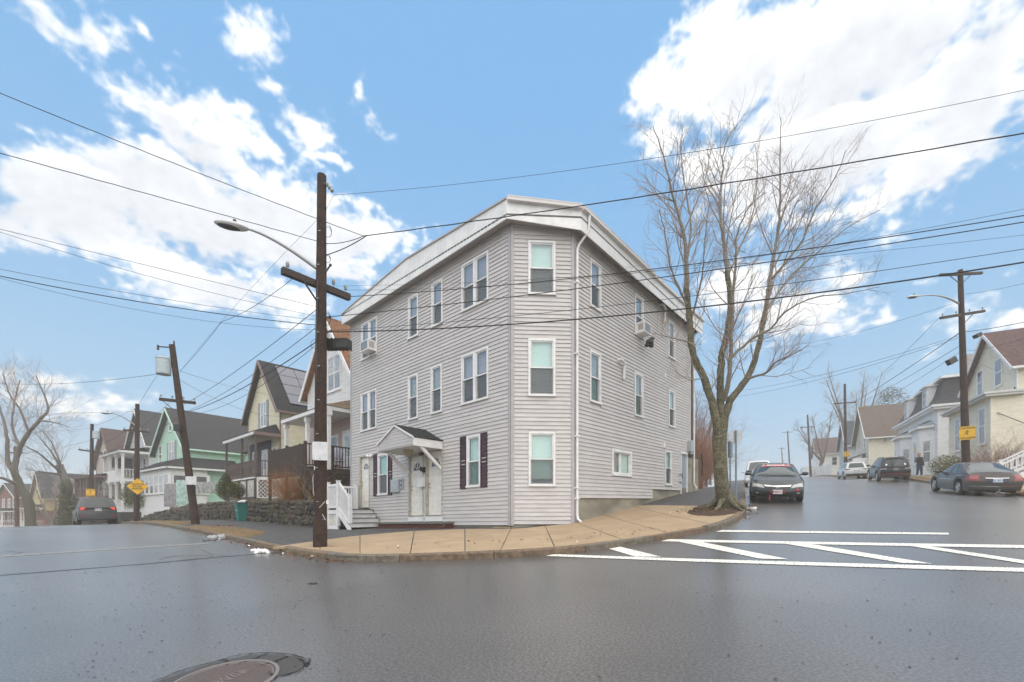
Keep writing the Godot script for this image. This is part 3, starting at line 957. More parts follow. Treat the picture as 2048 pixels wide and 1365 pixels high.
func house_mats() -> void:
	for i in 3:
		var m := mat("siding%d" % i, Color(0.565, 0.54, 0.53) * [1.0, 0.965, 1.03][i], 0.5, t_soft, Vector3(0.35, 1.5, 0.35))
	mat("siding trim", Color(0.46, 0.44, 0.43), 0.5)
	mat("corner trim", Color(0.42, 0.40, 0.415), 0.5, t_soft, Vector3.ONE)
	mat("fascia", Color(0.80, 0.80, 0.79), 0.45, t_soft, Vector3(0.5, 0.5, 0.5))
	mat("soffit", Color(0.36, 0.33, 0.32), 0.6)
	mat("teal blind", Color(0.50, 0.74, 0.66), 0.8, t_soft, Vector3(0.3, 8.0, 0.3))
	mat("green blind", Color(0.30, 0.60, 0.50), 0.8, t_soft, Vector3(6.0, 0.3, 6.0))
	mat("lavender curtain", Color(0.55, 0.53, 0.66), 0.85, t_bark, Vector3(5.0, 0.5, 5.0))
	mat("pale curtain", Color(0.56, 0.60, 0.58), 0.85, t_bark, Vector3(5.0, 0.5, 5.0))
	mat("grey curtain", Color(0.42, 0.42, 0.45), 0.85, t_bark, Vector3(5.0, 0.5, 5.0))
	mat("room", Color(0.035, 0.033, 0.035), 0.9)
	var sc := mat("screen", Color(0.075, 0.08, 0.085), 0.8)
	sc.transparency = BaseMaterial3D.TRANSPARENCY_ALPHA
	sc.albedo_color.a = 0.24
	mat("plum shutter", Color(0.045, 0.017, 0.03), 0.5)
	mat("door cream", Color(0.80, 0.79, 0.74), 0.45, t_soft, Vector3.ONE)
	var dj := mat("weathered frame", Color(0.52, 0.48, 0.41), 0.7, t_mottle, Vector3(2.2, 0.9, 2.2))
	var sh := mat("dark shingle", Color(0.032, 0.034, 0.038), 0.9, t_grain, Vector3.ONE * 2.5)
	detail(sh, t_mottle, Vector3.ONE * 0.6)
	var br := mat("red brick", Color(0.17, 0.045, 0.03), 0.85, t_grain, Vector3.ONE * 3.0)
	detail(br, t_mottle, Vector3.ONE * 2.0)
	mat("bluestone", Color(0.20, 0.20, 0.18), 0.8, t_mottle, Vector3.ONE * 1.5)
	mat("mortar", Color(0.22, 0.20, 0.18), 0.95)

func build_corner_house() -> void:
	house_mats()
	var fl := [Vector3(-0.031, 1.016, -13.5), Vector3(-0.7461, -0.0197, -0.6659), Vector3(-0.6659, 0, 0.7461)]
	var fr := [Vector3(1.919, 1.09, -13.62), Vector3(0.6580, 0.0214, -0.7530), Vector3(0.7530, 0, 0.6580)]
	var cu := Vector3(1.95, 0.0, -0.12).normalized()
	var fc := [Vector3(-0.031, 1.02, -13.5), cu, Vector3(-cu.z, 0, cu.x)]
	var H := thing("corner_house", "gray clapboard three-storey corner house with white windows and a blunt corner", "house", Vector3(0, 0.9, -13.6))
	# mass of the building behind its cladding
	var el := at_face(fl, 9.77, 0)
	var er := at_face(fr, 10.65, 0)
	var back: Vector3 = el + (er - fr[0])
	var foot := [fl[0] - fl[2] * 0.14 - fc[2] * 0.05, fr[0] - fr[2] * 0.14 - fc[2] * 0.05, er - fr[2] * 0.14, back, el - fl[2] * 0.14]
	var poly := PackedVector2Array()
	for p in foot: poly.append(Vector2(p.x, p.z))
	var s := Shape.new()
	s.prism(poly, Vector3(0, 0.3, 0), Vector3.RIGHT, Vector3.BACK, Vector3(0, 10.0, 0))
	obj("inner_wall", s, mats["room"], H)
	# rear and end walls, plain
	s = Shape.new()
	for q in [[er, back], [back, el]]:
		var d: Vector3 = (q[1] - q[0]).normalized()
		var nn := Vector3(-d.z, 0, d.x)
		if nn.dot(q[0] - (er + el) * 0.5) < 0.0: nn = -nn
		fbox(s, [Vector3(q[0].x, 1.0, q[0].z), Vector3(d.x, 0, d.z), nn], 0.0, (q[1] - q[0]).length(), -0.6, 9.3, 0.003, 0.03)
	obj("rear_wall", s, mats["siding0"], H)
	var hl := [[7.53, 8.85, 7.19, 8.84], [4.66, 5.34, 7.14, 8.79], [3.22, 3.89, 7.17, 8.80], [0.93, 2.26, 7.2, 8.85],
		[7.57, 8.89, 4.07, 5.80], [4.68, 5.35, 4.02, 5.77], [3.26, 3.94, 4.02, 5.79], [0.93, 2.27, 4.05, 5.77], [6.70, 7.51, 1.23, 2.97], [1.30, 2.0, 1.24, 3.0],
		[8.14, 8.99, 0.66, 3.03], [4.36, 5.32, 0.05, 2.68], [3.24, 4.22, 0.05, 2.76]]
	var hr := [[0.90, 1.63, 6.98, 8.60], [4.15, 4.91, 6.98, 8.61], [7.42, 8.19, 6.93, 8.62], [0.88, 1.62, 3.88, 5.61], [4.13, 4.90, 3.89, 5.60], [7.45, 8.21, 3.90, 5.57], [2.34, 3.90, 1.54, 2.53], [7.05, 7.82, 1.32, 2.87],
		[8.92, 9.81, 0.9, 2.93]]
	var hc := [[0.51, 1.39, 7.06, 8.76], [0.51, 1.39, 3.94, 5.75], [0.52, 1.39, 1.17, 2.89]]
	var step := 0.127
	var pieces := []
	for i in 73:
		var v0 := i * step
		for q in [[fl, 9.69, v0, hl], [fr, 10.6, v0, hr + [[-1.0, 5.82, -1.0, 0.70], [5.80, 8.93, -1.0, 1.16], [8.9, 11.0, -1.0, 2.93]]], [fc, 1.87, v0 + 0.02, hc]]:
			for g in clear_runs(0.09, q[1], q[2], q[2] + step, q[3]): pieces.append([g[1] - g[0], q[0], g, q[2]])
	pieces.sort_custom(func(x, y): return x[0] > y[0])
	var offcuts := Shape.new()
	for i in pieces.size():
		var q: Array = pieces[i]
		s = offcuts if i >= 300 else Shape.new()
		course(s, q[1], q[2][0], q[2][1], q[3], q[3] + step + 0.002, [], 0.028)
		if i < 300: obj("siding_course", s, mats["siding%d" % (rng.randi() % 3)], H)
	stuff(obj("siding_course", offcuts, mats["siding0"], H))
	var joints := Shape.new()
	for i in range(0, 300):
		var q: Array = pieces[i]
		if q[0] < 3.0 or i % 3 > 0: continue
		for k in 1:
			var u: float = lerpf(q[2][0], q[2][1], rng.randf_range(0.08, 0.92))
			joints.hexa([at_face(q[1], u, q[3] + 0.002, 0.018), at_face(q[1], u + 0.006, q[3] + 0.002, 0.018), at_face(q[1], u + 0.006, q[3] + 0.002, 0.0295), at_face(q[1], u, q[3] + 0.002, 0.0295),
				at_face(q[1], u, q[3] + 0.12, -0.005), at_face(q[1], u + 0.006, q[3] + 0.12, -0.005), at_face(q[1], u + 0.006, q[3] + 0.12, 0.006), at_face(q[1], u, q[3] + 0.12, 0.006)])
	stuff(obj("lap_joint", joints, mats["trim shadow grey"], H))
	# corner boards
	for q in [[fl, -0.004, 0.095, -0.02, 9.24, -0.06, 0.036], [fc, -0.004, 0.095, -0.02, 9.24, -0.06, 0.0362], [fc, 1.86, 1.955, 0.03, 9.24, -0.06, 0.036], [fr, -0.004, 0.095, 0.0, 9.1, -0.06, 0.0362], [fl, 9.685, 9.775, 0.3, 9.2, -0.06, 0.036], [fr, 10.59, 10.66, 2.9, 9.2, -0.06, 0.036]]:
		s = Shape.new()
		fbox(s, q[0], q[1], q[2], q[3], q[4], q[5], q[6])
		obj("corner_board", s, mats["corner trim"], H)
	# starter strip and foundation
	s = Shape.new()
	fbox(s, fr, 0.0, 10.65, -1.2, 1.28, -0.13, -0.03)
	fbox(s, fc, 0.02, 1.93, -1.2, 0.02, -0.13, -0.03)
	fbox(s, fl, 0.02, 9.7, -1.2, 0.02, -0.13, -0.03)
	obj("foundation", s, mats["foundation"], H)
	s = Shape.new()
	fbox(s, fr, 9.82, 11.2, 0.7, 2.72, -0.12, 0.05)
	obj("concrete_pier", s, mats["foundation"], H)
	# ledge stones under the corner
	for q in [[0.28, 0.75], [0.02, 0.26]]:
		s = Shape.new()
		fbox(s, fl, q[0], q[1], -0.13, -0.06, -0.03, 0.05)
		obj("ledge_stone", s, mats["tan concrete two"], H)
	# windows
	var wl := [[0, 2, "lavender curtain", "lavender curtain"], [1, 1, "lavender curtain", "grey curtain"], [2, 1, "lavender curtain", "grey curtain"], [3, 2, "lavender curtain", "pale curtain"],
		[4, 2, "lavender curtain", "grey curtain"], [5, 1, "pale curtain", "pale curtain"], [6, 1, "pale curtain", "grey curtain"], [7, 2, "lavender curtain", "grey curtain"], [8, 1, "green blind", "grey curtain"], [9, 1, "teal blind", "green blind"]]
	for q in wl:
		var h: Array = hl[q[0]]
		window(fl, h[0], h[1], h[2], h[3], q[1], q[2], q[3], H)
	var wr := [[0, "lavender curtain", ""], [1, "grey curtain", ""], [2, "pale curtain", "grey curtain"], [3, "pale curtain", "green blind"], [4, "pale curtain", "green blind"], [5, "teal blind", ""], [7, "teal blind", "grey curtain"]]
	for q in wr:
		var h: Array = hr[q[0]]
		window(fr, h[0], h[1], h[2], h[3], 1, q[1], q[2], H)
	for h in hc:
		window(fc, h[0], h[1], h[2], h[3], 1, "teal blind", "pale curtain" if h[2] > 2.0 else "teal blind", H)
	# the sliding basement window
	var g: Array = hr[6]
	s = Shape.new()
	ring(s, fr, g[0] + 0.02, g[1] - 0.02, g[2] + 0.02, g[3] - 0.02, 0.10, -0.03, 0.05)
	fbox(s, fr, 3.02, 3.07, g[2] + 0.12, g[3] - 0.12, -0.04, 0.0)
	var sw := obj("window", s, mats["white trim"], H)
	s = Shape.new()
	ring(s, fr, g[0], g[1], g[2], g[3], 0.022, -0.02, 0.024)
	obj("channel", s, mats["siding trim"], sw)
	for q in [[2.46, 3.02, "grey curtain"], [3.07, 3.78, "teal blind"]]:
		s = Shape.new()
		ring(s, fr, q[0], q[1], g[2] + 0.12, g[3] - 0.12, 0.035, -0.05, -0.01)
		obj("sash", s, mats["white trim"], sw)
		s = Shape.new()
		fbox(s, fr, q[0] + 0.03, q[1] - 0.03, g[2] + 0.15, g[3] - 0.15, -0.034, -0.03)
		obj("pane", s, mats["pane"], sw)
		s = Shape.new()
		fbox(s, fr, q[0], q[1], g[2] + 0.12, g[3] - 0.12, -0.11, -0.10)
		obj("blind", s, mats[q[2]], sw)
	# plum shutters beside the ground-floor windows
	for q in [[7.51, 7.81], [6.42, 6.70], [2.0, 2.30], [1.0, 1.30]]:
		s = Shape.new()
		ring(s, fl, q[0], q[1], 1.22, 3.0, 0.035, 0.012, 0.045)
		fbox(s, fl, q[0] + 0.035, q[1] - 0.035, 2.08, 2.16, 0.012, 0.043)
		var sh := obj("shutter", s, mats["plum shutter"], H)
		s = Shape.new()
		for k in 44:
			var v := 1.26 + k * 0.0392
			if v > 2.03 and v < 2.17: continue
			fbox(s, fl, q[0] + 0.035, q[1] - 0.035, v, v + 0.03, 0.016, 0.034)
		stuff(obj("louvre", s, mats["plum shutter"], sh))
	# doors
	for q in [[8.20, 8.93, 0.78, 2.98, false], [4.42, 5.26, 0.37, 2.62, true], [3.30, 4.16, 0.37, 2.70, true]]:
		door(fl, q[0], q[1], q[2], q[3], q[4], H)
	s = Shape.new()
	ring(s, fr, 8.92, 9.81, 0.92, 2.93, 0.08, -0.05, 0.03)
	var dr := obj("door_frame", s, mats["white trim"], H)
	s = Shape.new()
	fbox(s, fr, 9.0, 9.73, 0.95, 2.85, -0.09, -0.05)
	obj("door", s, mat("slate door", Color(0.24, 0.30, 0.36), 0.4), dr)
	s = Shape.new()
	fbox(s, fr, 9.06, 9.12, 1.7, 1.95, -0.05, 0.02)
	obj("lock", s, mats["black plastic"], dr)
	roof_edge(fl, fr, fc, H)
	canopy(fl, H)
	stoop_and_stairs(fl)
	fittings(fl, fr, H)

func door(f: Array, u0: float, u1: float, v0: float, v1: float, kick: bool, parent: Node3D) -> void:
	var s := Shape.new()
	fbox(s, f, u0 - 0.06, u0, v0 - 0.06, v1 + 0.06, -0.11, 0.03)
	fbox(s, f, u1, u1 + 0.06, v0 - 0.06, v1 + 0.06, -0.11, 0.03)
	fbox(s, f, u0, u1, v1, v1 + 0.06, -0.11, 0.03)
	fbox(s, f, u0 - 0.06, u1 + 0.06, v1 + 0.06, v1 + 0.16, -0.03, 0.004)
	var fr := obj("door_frame", s, mats["weathered frame"], parent)
	s = Shape.new()
	fbox(s, f, u0, u1, v0, v1, -0.12, -0.075)
	var d := obj("door", s, mats["door cream"], parent)
	# raised panels: two rows of two, a small pair at the foot
	var m := (u0 + u1) * 0.5
	for q in [[0.12, 0.30], [0.34, 0.62]]:
		for c in [[u0 + 0.1, m - 0.05], [m + 0.05, u1 - 0.1]]:
			s = Shape.new()
			ring(s, f, c[0], c[1], lerpf(v0, v1, q[0]), lerpf(v0, v1, q[1]), 0.022, -0.076, -0.066)
			fbox(s, f, c[0] + 0.05, c[1] - 0.05, lerpf(v0, v1, q[0]) + 0.05, lerpf(v0, v1, q[1]) - 0.05, -0.076, -0.067)
			obj("panel", s, mats["door cream"], d)
	# fan light
	var fan := PackedVector2Array()
	var hw := (u1 - u0) * 0.31
	var base := lerpf(v0, v1, 0.755)
	for i in 13:
		var t := PI * i / 12.0
		fan.append(Vector2(m + cos(t) * hw, base + sin(t) * hw * 1.25))
	s = Shape.new()
	s.prism(fan, f[0] + f[2] * -0.074, f[1], Vector3.UP, f[2] * 0.006)
	obj("fanlight", s, mat("lead glass", Color(0.10, 0.12, 0.14), 0.08), d)
	s = Shape.new()
	for i in 5:
		var t := PI * i / 4.0
		s.bar(at_face(f, m + cos(t) * hw * 0.25, base + sin(t) * hw * 0.3, -0.064), at_face(f, m + cos(t) * hw, base + sin(t) * hw * 1.25, -0.064), 0.022, 0.012, f[2])
	for i in 12:
		var t := PI * i / 12.0
		var u := PI * (i + 1) / 12.0
		s.bar(at_face(f, m + cos(t) * hw, base + sin(t) * hw * 1.25, -0.064), at_face(f, m + cos(u) * hw, base + sin(u) * hw * 1.25, -0.064), 0.03, 0.014, f[2])
	s.bar(at_face(f, m - hw, base, -0.064), at_face(f, m + hw, base, -0.064), 0.03, 0.014, f[2])
	obj("fan_bars", s, mats["white trim"], d)
	s = Shape.new()
	for v in [0.44, 0.50]:
		s.blob(at_face(f, u1 - 0.07, lerpf(v0, v1, v), -0.05), Vector3.ONE * 0.028, 8, 6)
	obj("knob", s, mat("brass", Color(0.35, 0.22, 0.07), 0.3), d)
	if kick:
		s = Shape.new()
		fbox(s, f, u0 - 0.05, u1 + 0.05, 0.14, v0 - 0.03, -0.05, 0.045)
		obj("door_step", s, mats["white trim"], fr)
	s = Shape.new()
	fbox(s, f, u0 - 0.03, u1 + 0.03, v0 - 0.04, v0, -0.1, 0.06)
	obj("threshold", s, mat("old threshold", Color(0.30, 0.26, 0.20), 0.7), fr)

func roof_edge(fl: Array, fr: Array, fc: Array, H: Node3D) -> void:
	# the outer line of the eaves: [point, bottom, top]; the soffit runs back to the wall head
	var k1 := at_face(fl, -0.145, 0.0, 0.35)
	var k2 := at_face(fr, -0.145, 0.0, 0.35)
	var e := [[at_face(fl, 9.95, 0, 0.35), 9.89, 10.32], [at_face(fl, 9.3, 0, 0.35), 9.9, 10.43], [at_face(fl, 5.0, 0, 0.35), 10.04, 10.93], [k1, 10.19, 10.78], [k2, 9.93, 10.62], [at_face(fr, 5.0, 0, 0.35), 9.98, 10.70], [at_face(fr, 10.9, 0, 0.35), 10.10, 10.86]]
	var wall := [at_face(fl, 9.95, 9.13), at_face(fl, 9.3, 9.14), at_face(fl, 5.0, 9.2), at_face(fl, 0, 9.25), at_face(fr, 0, 9.05), at_face(fr, 5.0, 9.12), at_face(fr, 10.9, 9.18)]
	var mid := Vector3(0, 10.2, -17)
	for i in 6:
		var p: Vector3 = e[i][0]
		var q: Vector3 = e[i + 1][0]
		var a := Vector3(p.x, e[i][1], p.z)
		var b := Vector3(q.x, e[i + 1][1], q.z)
		var c := Vector3(q.x, e[i + 1][2], q.z)
		var d := Vector3(p.x, e[i][2], p.z)
		var inn := (mid - (a + b) * 0.5)
		inn.y = 0.0
		inn = inn.normalized() * 0.03
		var s := Shape.new()
		s.hexa([a, b, c, d, a + inn, b + inn, c + inn, d + inn])
		var fs := obj("fascia", s, mats["fascia"], H)
		s = Shape.new()
		var n := int((q - p).length() / 0.16)
		if i < 3:
			for k in range(1, n):
				var t := float(k) / n
				s.bar(a.lerp(b, t) - inn * 0.1 + Vector3.UP * 0.02, d.lerp(c, t) - inn * 0.1 - Vector3.UP * 0.02, 0.012, 0.012, inn)
			stuff(obj("rib", s, mats["fascia"], fs))
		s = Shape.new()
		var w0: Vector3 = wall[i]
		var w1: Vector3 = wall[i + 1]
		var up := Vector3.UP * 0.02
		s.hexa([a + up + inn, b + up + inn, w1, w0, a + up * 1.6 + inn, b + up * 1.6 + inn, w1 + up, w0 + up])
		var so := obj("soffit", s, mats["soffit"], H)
		s = Shape.new()
		n = int((q - p).length() / 0.12)
		for k in range(1, n):
			var t := float(k) / n
			s.bar(a.lerp(b, t) + inn * 1.5 + Vector3.UP * 0.016, w0.lerp(w1, t) - Vector3.UP * 0.004, 0.01, 0.008)
		stuff(obj("slot", s, mats["trim shadow grey"], so))
		# drip edge or gutter
		s = Shape.new()
		if i < 3:
			s.bar(d - inn * 0.6 + Vector3.UP * 0.01, c - inn * 0.6 + Vector3.UP * 0.01, 0.05, 0.05)
			obj("drip_edge", s, mats["trim shadow grey"], H)
		else:
			var g0 := d - inn * 2.6
			var g1 := c - inn * 2.6
			s.bar(g0 - Vector3.UP * 0.05, g1 - Vector3.UP * 0.05, 0.10, 0.10)
			s.bar(g0 - inn * 1.1 + Vector3.UP * 0.01, g1 - inn * 1.1 + Vector3.UP * 0.01, 0.05, 0.03)
			obj("gutter", s, mat("gutter white", Color(0.60, 0.58, 0.57), 0.4), H)
	var s := Shape.new()
	var poly := PackedVector2Array()
	for q in e: poly.append(Vector2(q[0].x, q[0].z))
	poly.append(Vector2(e[6][0].x, e[6][0].z) + Vector2(e[0][0].x - e[3][0].x, e[0][0].z - e[3][0].z))
	s.prism(poly, Vector3(0, 10.28, 0), Vector3.RIGHT, Vector3.BACK, Vector3(0, 0.06, 0))
	obj("roof", s, mats["dark shingle"], H)
	# downspouts
	var wh: Material = mats["white trim"]
	s = Shape.new()
	s.tube([at_face(fr, 0.22, 9.45, 0.42), at_face(fr, 0.22, 8.98, 0.40), at_face(fr, 0.12, 8.62, 0.12), at_face(fr, 0.06, 8.45, 0.08), at_face(fr, 0.06, 4.8, 0.08), at_face(fr, 0.06, 0.25, 0.08), at_face(fr, 0.04, 0.1, 0.12), at_face(fr, -0.02, 0.02, 0.28)], [0.042], 8)
	var dsp := obj("downspout", s, wh, H)
	for v in [2.65, 1.05, 0.72, 5.2, 7.4]:
		s = Shape.new()
		fbox(s, fr, -0.02, 0.12, v, v + 0.04, 0.02, 0.135)
		obj("strap", s, wh, dsp)
	s = Shape.new()
	s.tube([at_face(fr, 10.42, 8.9, 0.3), at_face(fr, 10.42, 8.6, 0.1), at_face(fr, 10.42, 1.5, 0.1), at_face(fr, 10.5, 1.25, 0.2)], [0.045], 8)
	obj("downspout", s, wh, H)
	s = Shape.new()
	s.tube([at_face(fr, 10.3, 8.0, 0.05), at_face(fr, 10.3, 3.6, 0.05)], [0.035], 6)
	obj("conduit", s, mats["dark metal"], H)

func canopy(f: Array, H: Node3D) -> void:
	var D := 1.25
	var a := 3.26
	var b := 5.44
	var m := 4.33
	var C := obj("canopy", Shape_frame(f, a, b, m, D), mats["siding1"], H)
	var s := Shape.new()
	fbox(s, f, a, b, 2.72, 2.76, 0.02, D - 0.01)
	obj("canopy_ceiling", s, mat("canopy white", Color(0.62, 0.61, 0.58), 0.6), C)
	for u in [a - 0.02, b]:
		s = Shape.new()
		fbox(s, f, u, u + 0.02, 2.70, 2.97, 0.02, D + 0.02)
		obj("eave_board", s, mats["white trim"], C)
	# shingle courses on both slopes
	for side in [a - 0.06, b + 0.06]:
		for k in 7:
			s = Shape.new()
			var t0 := k / 7.0
			var t1 := (k + 1.15) / 7.0
			var p := Vector2(lerpf(side, m, t0), lerpf(2.98, 3.56, t0) + 0.022)
			var q := Vector2(lerpf(side, m, minf(t1, 1.0)), lerpf(2.98, 3.56, minf(t1, 1.0)) + 0.006)
			s.hexa([at_face(f, p.x, p.y, 0.02), at_face(f, q.x, q.y, 0.02), at_face(f, q.x, q.y, D + 0.05), at_face(f, p.x, p.y, D + 0.05),
				at_face(f, p.x, p.y - 0.02, 0.02), at_face(f, q.x, q.y - 0.016, 0.02), at_face(f, q.x, q.y - 0.016, D + 0.05), at_face(f, p.x, p.y - 0.02, D + 0.05)])
			obj("shingle_course", s, mats["dark shingle"], C)
		for d in [[D + 0.03, D + 0.06], [0.0, 0.03]]:
			s = Shape.new()
			s.hexa([at_face(f, side, 2.93, d[0]), at_face(f, m, 3.49, d[0]), at_face(f, m, 3.555, d[0]), at_face(f, side, 2.995, d[0]), at_face(f, side, 2.93, d[1]), at_face(f, m, 3.49, d[1]), at_face(f, m, 3.555, d[1]), at_face(f, side, 2.995, d[1])])
			obj("rake_board", s, mats["white trim"], C)
	for u in [3.34, 5.30]:
		s = Shape.new()
		s.bar(at_face(f, u, 2.02, 0.03), at_face(f, u, 2.74, 0.95), 0.09, 0.10)
		obj("brace", s, mats["white trim"], C)
	s = Shape.new()
	s.lathe(at_face(f, 4.35, 2.52, 0.7), [[0.0, 0.0], [0.10, 0.0], [0.16, 0.10], [0.19, 0.19], [0.17, 0.19]], 14)
	obj("ceiling_lamp", s, mat("wicker", Color(0.42, 0.36, 0.24), 0.8, t_grain, Vector3.ONE * 6.0), C)

func Shape_frame(f: Array, a: float, b: float, m: float, D: float) -> Shape:
	var s := Shape.new()
	for i in 7:   # lapped gable end
		var v := 2.76 + i * 0.11
		var t0 := clampf((v - 2.98) / 0.54, 0.0, 1.0)
		var t1 := clampf((v + 0.11 - 2.98) / 0.54, 0.0, 1.0)
		var g := [f[0] + f[2] * D, f[1], f[2]]
		course(s, g, lerpf(a, m, t0), lerpf(b, m, t0), v, v + 0.112, [], 0.012, lerpf(a, m, t1), lerpf(b, m, t1))
	return s

func stoop_and_stairs(f: Array) -> void:
	var at := at_face(f, 4.7, -0.1, 0.3)
	var S := thing("brick_stoop", "low red brick stoop with a bluestone top below the two front doors", "stoop", at)
	var s := Shape.new()
	for q in [[2.62, 4.05], [4.055, 5.5], [5.505, 6.92]]:
		s = Shape.new()
		fbox(s, f, q[0], q[1], 0.06, 0.13, -0.02, 0.47)
		obj("top_slab", s, mats["bluestone"], S)
	s = Shape.new()
	fbox(s, f, 2.68, 6.86, -0.5, 0.06, 0.0, 0.40)
	obj("mortar_core", s, mats["mortar"], S)
	for r in 4:
		for k in 22:
			var u := 2.67 + k * 0.2 + (0.1 if r % 2 else 0.0)
			if u > 6.75: continue
			s = Shape.new()
			var v := -0.24 + r * 0.074
			fbox(s, f, u, minf(u + 0.19, 6.87), v, v + 0.064, 0.2, 0.41 + rng.randf() * 0.006)
			obj("brick", s, mats["red brick"], S)
	for r in 4:
		for k in 2:
			s = Shape.new()
			var v := -0.24 + r * 0.074
			fbox(s, f, 2.66, 2.69, v, v + 0.064, 0.02 + k * 0.2, 0.2 + k * 0.2)
			obj("brick", s, mats["red brick"], S)
	# white wooden steps to the left door
	at = at_face(f, 8.2, -0.1, 0.7)
	var T := thing("entry_steps", "white painted wooden steps with railing up to the left door", "steps", at)
	var D := 1.5
	var wh: Material = mats["white trim"]
	var tread := mat("worn tread", Color(0.10, 0.095, 0.09), 0.7)
	var rise := [0.68, 0.50, 0.32, 0.13]
	var edge := [7.80, 7.57, 7.34, 7.09]
	for i in 4:
		s = Shape.new()
		fbox(s, f, edge[i] - 0.02, (9.0 if i == 0 else edge[i - 1]) + 0.0, rise[i] - 0.03, rise[i], 0.05, D)
		obj("tread", s, tread, T)
		s = Shape.new()
		fbox(s, f, edge[i] + 0.02, edge[i] + 0.04, rise[i] - 0.19, rise[i] - 0.03, 0.06, D - 0.01)
		obj("riser", s, wh, T)
	s = Shape.new()
	var st := PackedVector2Array([Vector2(6.95, -0.14), Vector2(7.22, -0.14), Vector2(8.0, 0.45), Vector2(8.0, 0.66), Vector2(7.85, 0.66)])
	s.prism(st, f[0] + f[2] * (D - 0.02), f[1], Vector3.UP, f[2] * 0.04)
	obj("stringer", s, wh, T)
	s = Shape.new()
	ring(s, f, 8.0, 9.0, -0.16, 0.65, 0.16, D - 0.05, D + 0.015)
	obj("skirt_frame", s, wh, T)
	s = Shape.new()
	fbox(s, f, 8.15, 8.85, -0.02, 0.52, D - 0.06, D - 0.03)
	fbox(s, f, 8.98, 9.0, -0.16, 0.65, 0.05, D - 0.06)
	obj("skirt_panel", s, mats["grubby white"], T)
	for q in [[8.80, 1.78, 0.0, D - 0.06], [7.92, 1.80, 0.0, D - 0.06], [6.98, 1.22, 0.1, D - 0.06], [8.95, 1.78, 0.5, 0.12]]:
		s = Shape.new()
		fbox(s, f, q[0], q[0] + 0.12, q[2], q[1], q[3], q[3] + 0.12)
		fbox(s, f, q[0] - 0.015, q[0] + 0.135, q[1], q[1] + 0.03, q[3] - 0.015, q[3] + 0.135)
		obj("newel", s, wh, T)
	var runs := [[at_face(f, 8.80, 0, D), at_face(f, 8.04, 0, D), 0.78, 0.78, 1.66, 1.66, 9], [at_face(f, 7.92, 0, D), at_face(f, 7.10, 0, D), 0.72, 0.14, 1.72, 1.08, 9], [at_face(f, 8.98, 0, D - 0.1), at_face(f, 8.98, 0, 0.24), 0.78, 0.78, 1.66, 1.66, 10]]
	for q in runs:
		for v in [[q[2], q[3]], [q[4], q[5]]]:
			s = Shape.new()
			s.bar(q[0] + Vector3.UP * v[0], q[1] + Vector3.UP * v[1], 0.06, 0.09)
			obj("rail", s, wh, T)
		for k in q[6]:
			var t: float = (k + 0.5) / q[6]
			s = Shape.new()
			var p: Vector3 = q[0].lerp(q[1], t)
			s.bar(p + Vector3.UP * lerpf(q[2], q[3], t), p + Vector3.UP * lerpf(q[4], q[5], t), 0.035, 0.035, f[2])
			obj("baluster", s, wh, T)

func window_unit(f: Array, u: float, v: float, w: float, h: float, out: float, label: String, turn := 0.0) -> void:
	var at := at_face(f, u, v, out * 0.5)
	var A := thing("air_conditioner", label, "air conditioner", at, "air conditioners in the windows of the gray house")
	var s := Shape.new()
	fbox(s, f, u - w * 0.5, u + w * 0.5, v, v + h, -0.02, out)
	obj("case", s, mats["white trim"], A)
	s = Shape.new()
	fbox(s, f, u - w * 0.44, u + w * 0.44, v + 0.04, v + h - 0.04, out - 0.002, out + 0.012)
	obj("rear_grille", s, mat("coil grey", Color(0.28, 0.33, 0.36), 0.6, t_grain, Vector3(10, 10, 10)), A)
	s = Shape.new()
	ring(s, f, u - w * 0.5, u + w * 0.5, v, v + h, 0.035, out, out + 0.02)
	obj("grille_frame", s, mats["white trim"], A)
	for k in 7:
		s = Shape.new()
		for e in [-1.0, 1.0]:
			fbox(s, f, u + e * w * 0.5 - 0.004, u + e * w * 0.5 + 0.004, v + 0.1 + k * (h - 0.16) / 7.0, v + 0.13 + k * (h - 0.16) / 7.0, out * 0.35, out * 0.9)
		obj("vent_slot", s, mats["trim shadow grey"], A)

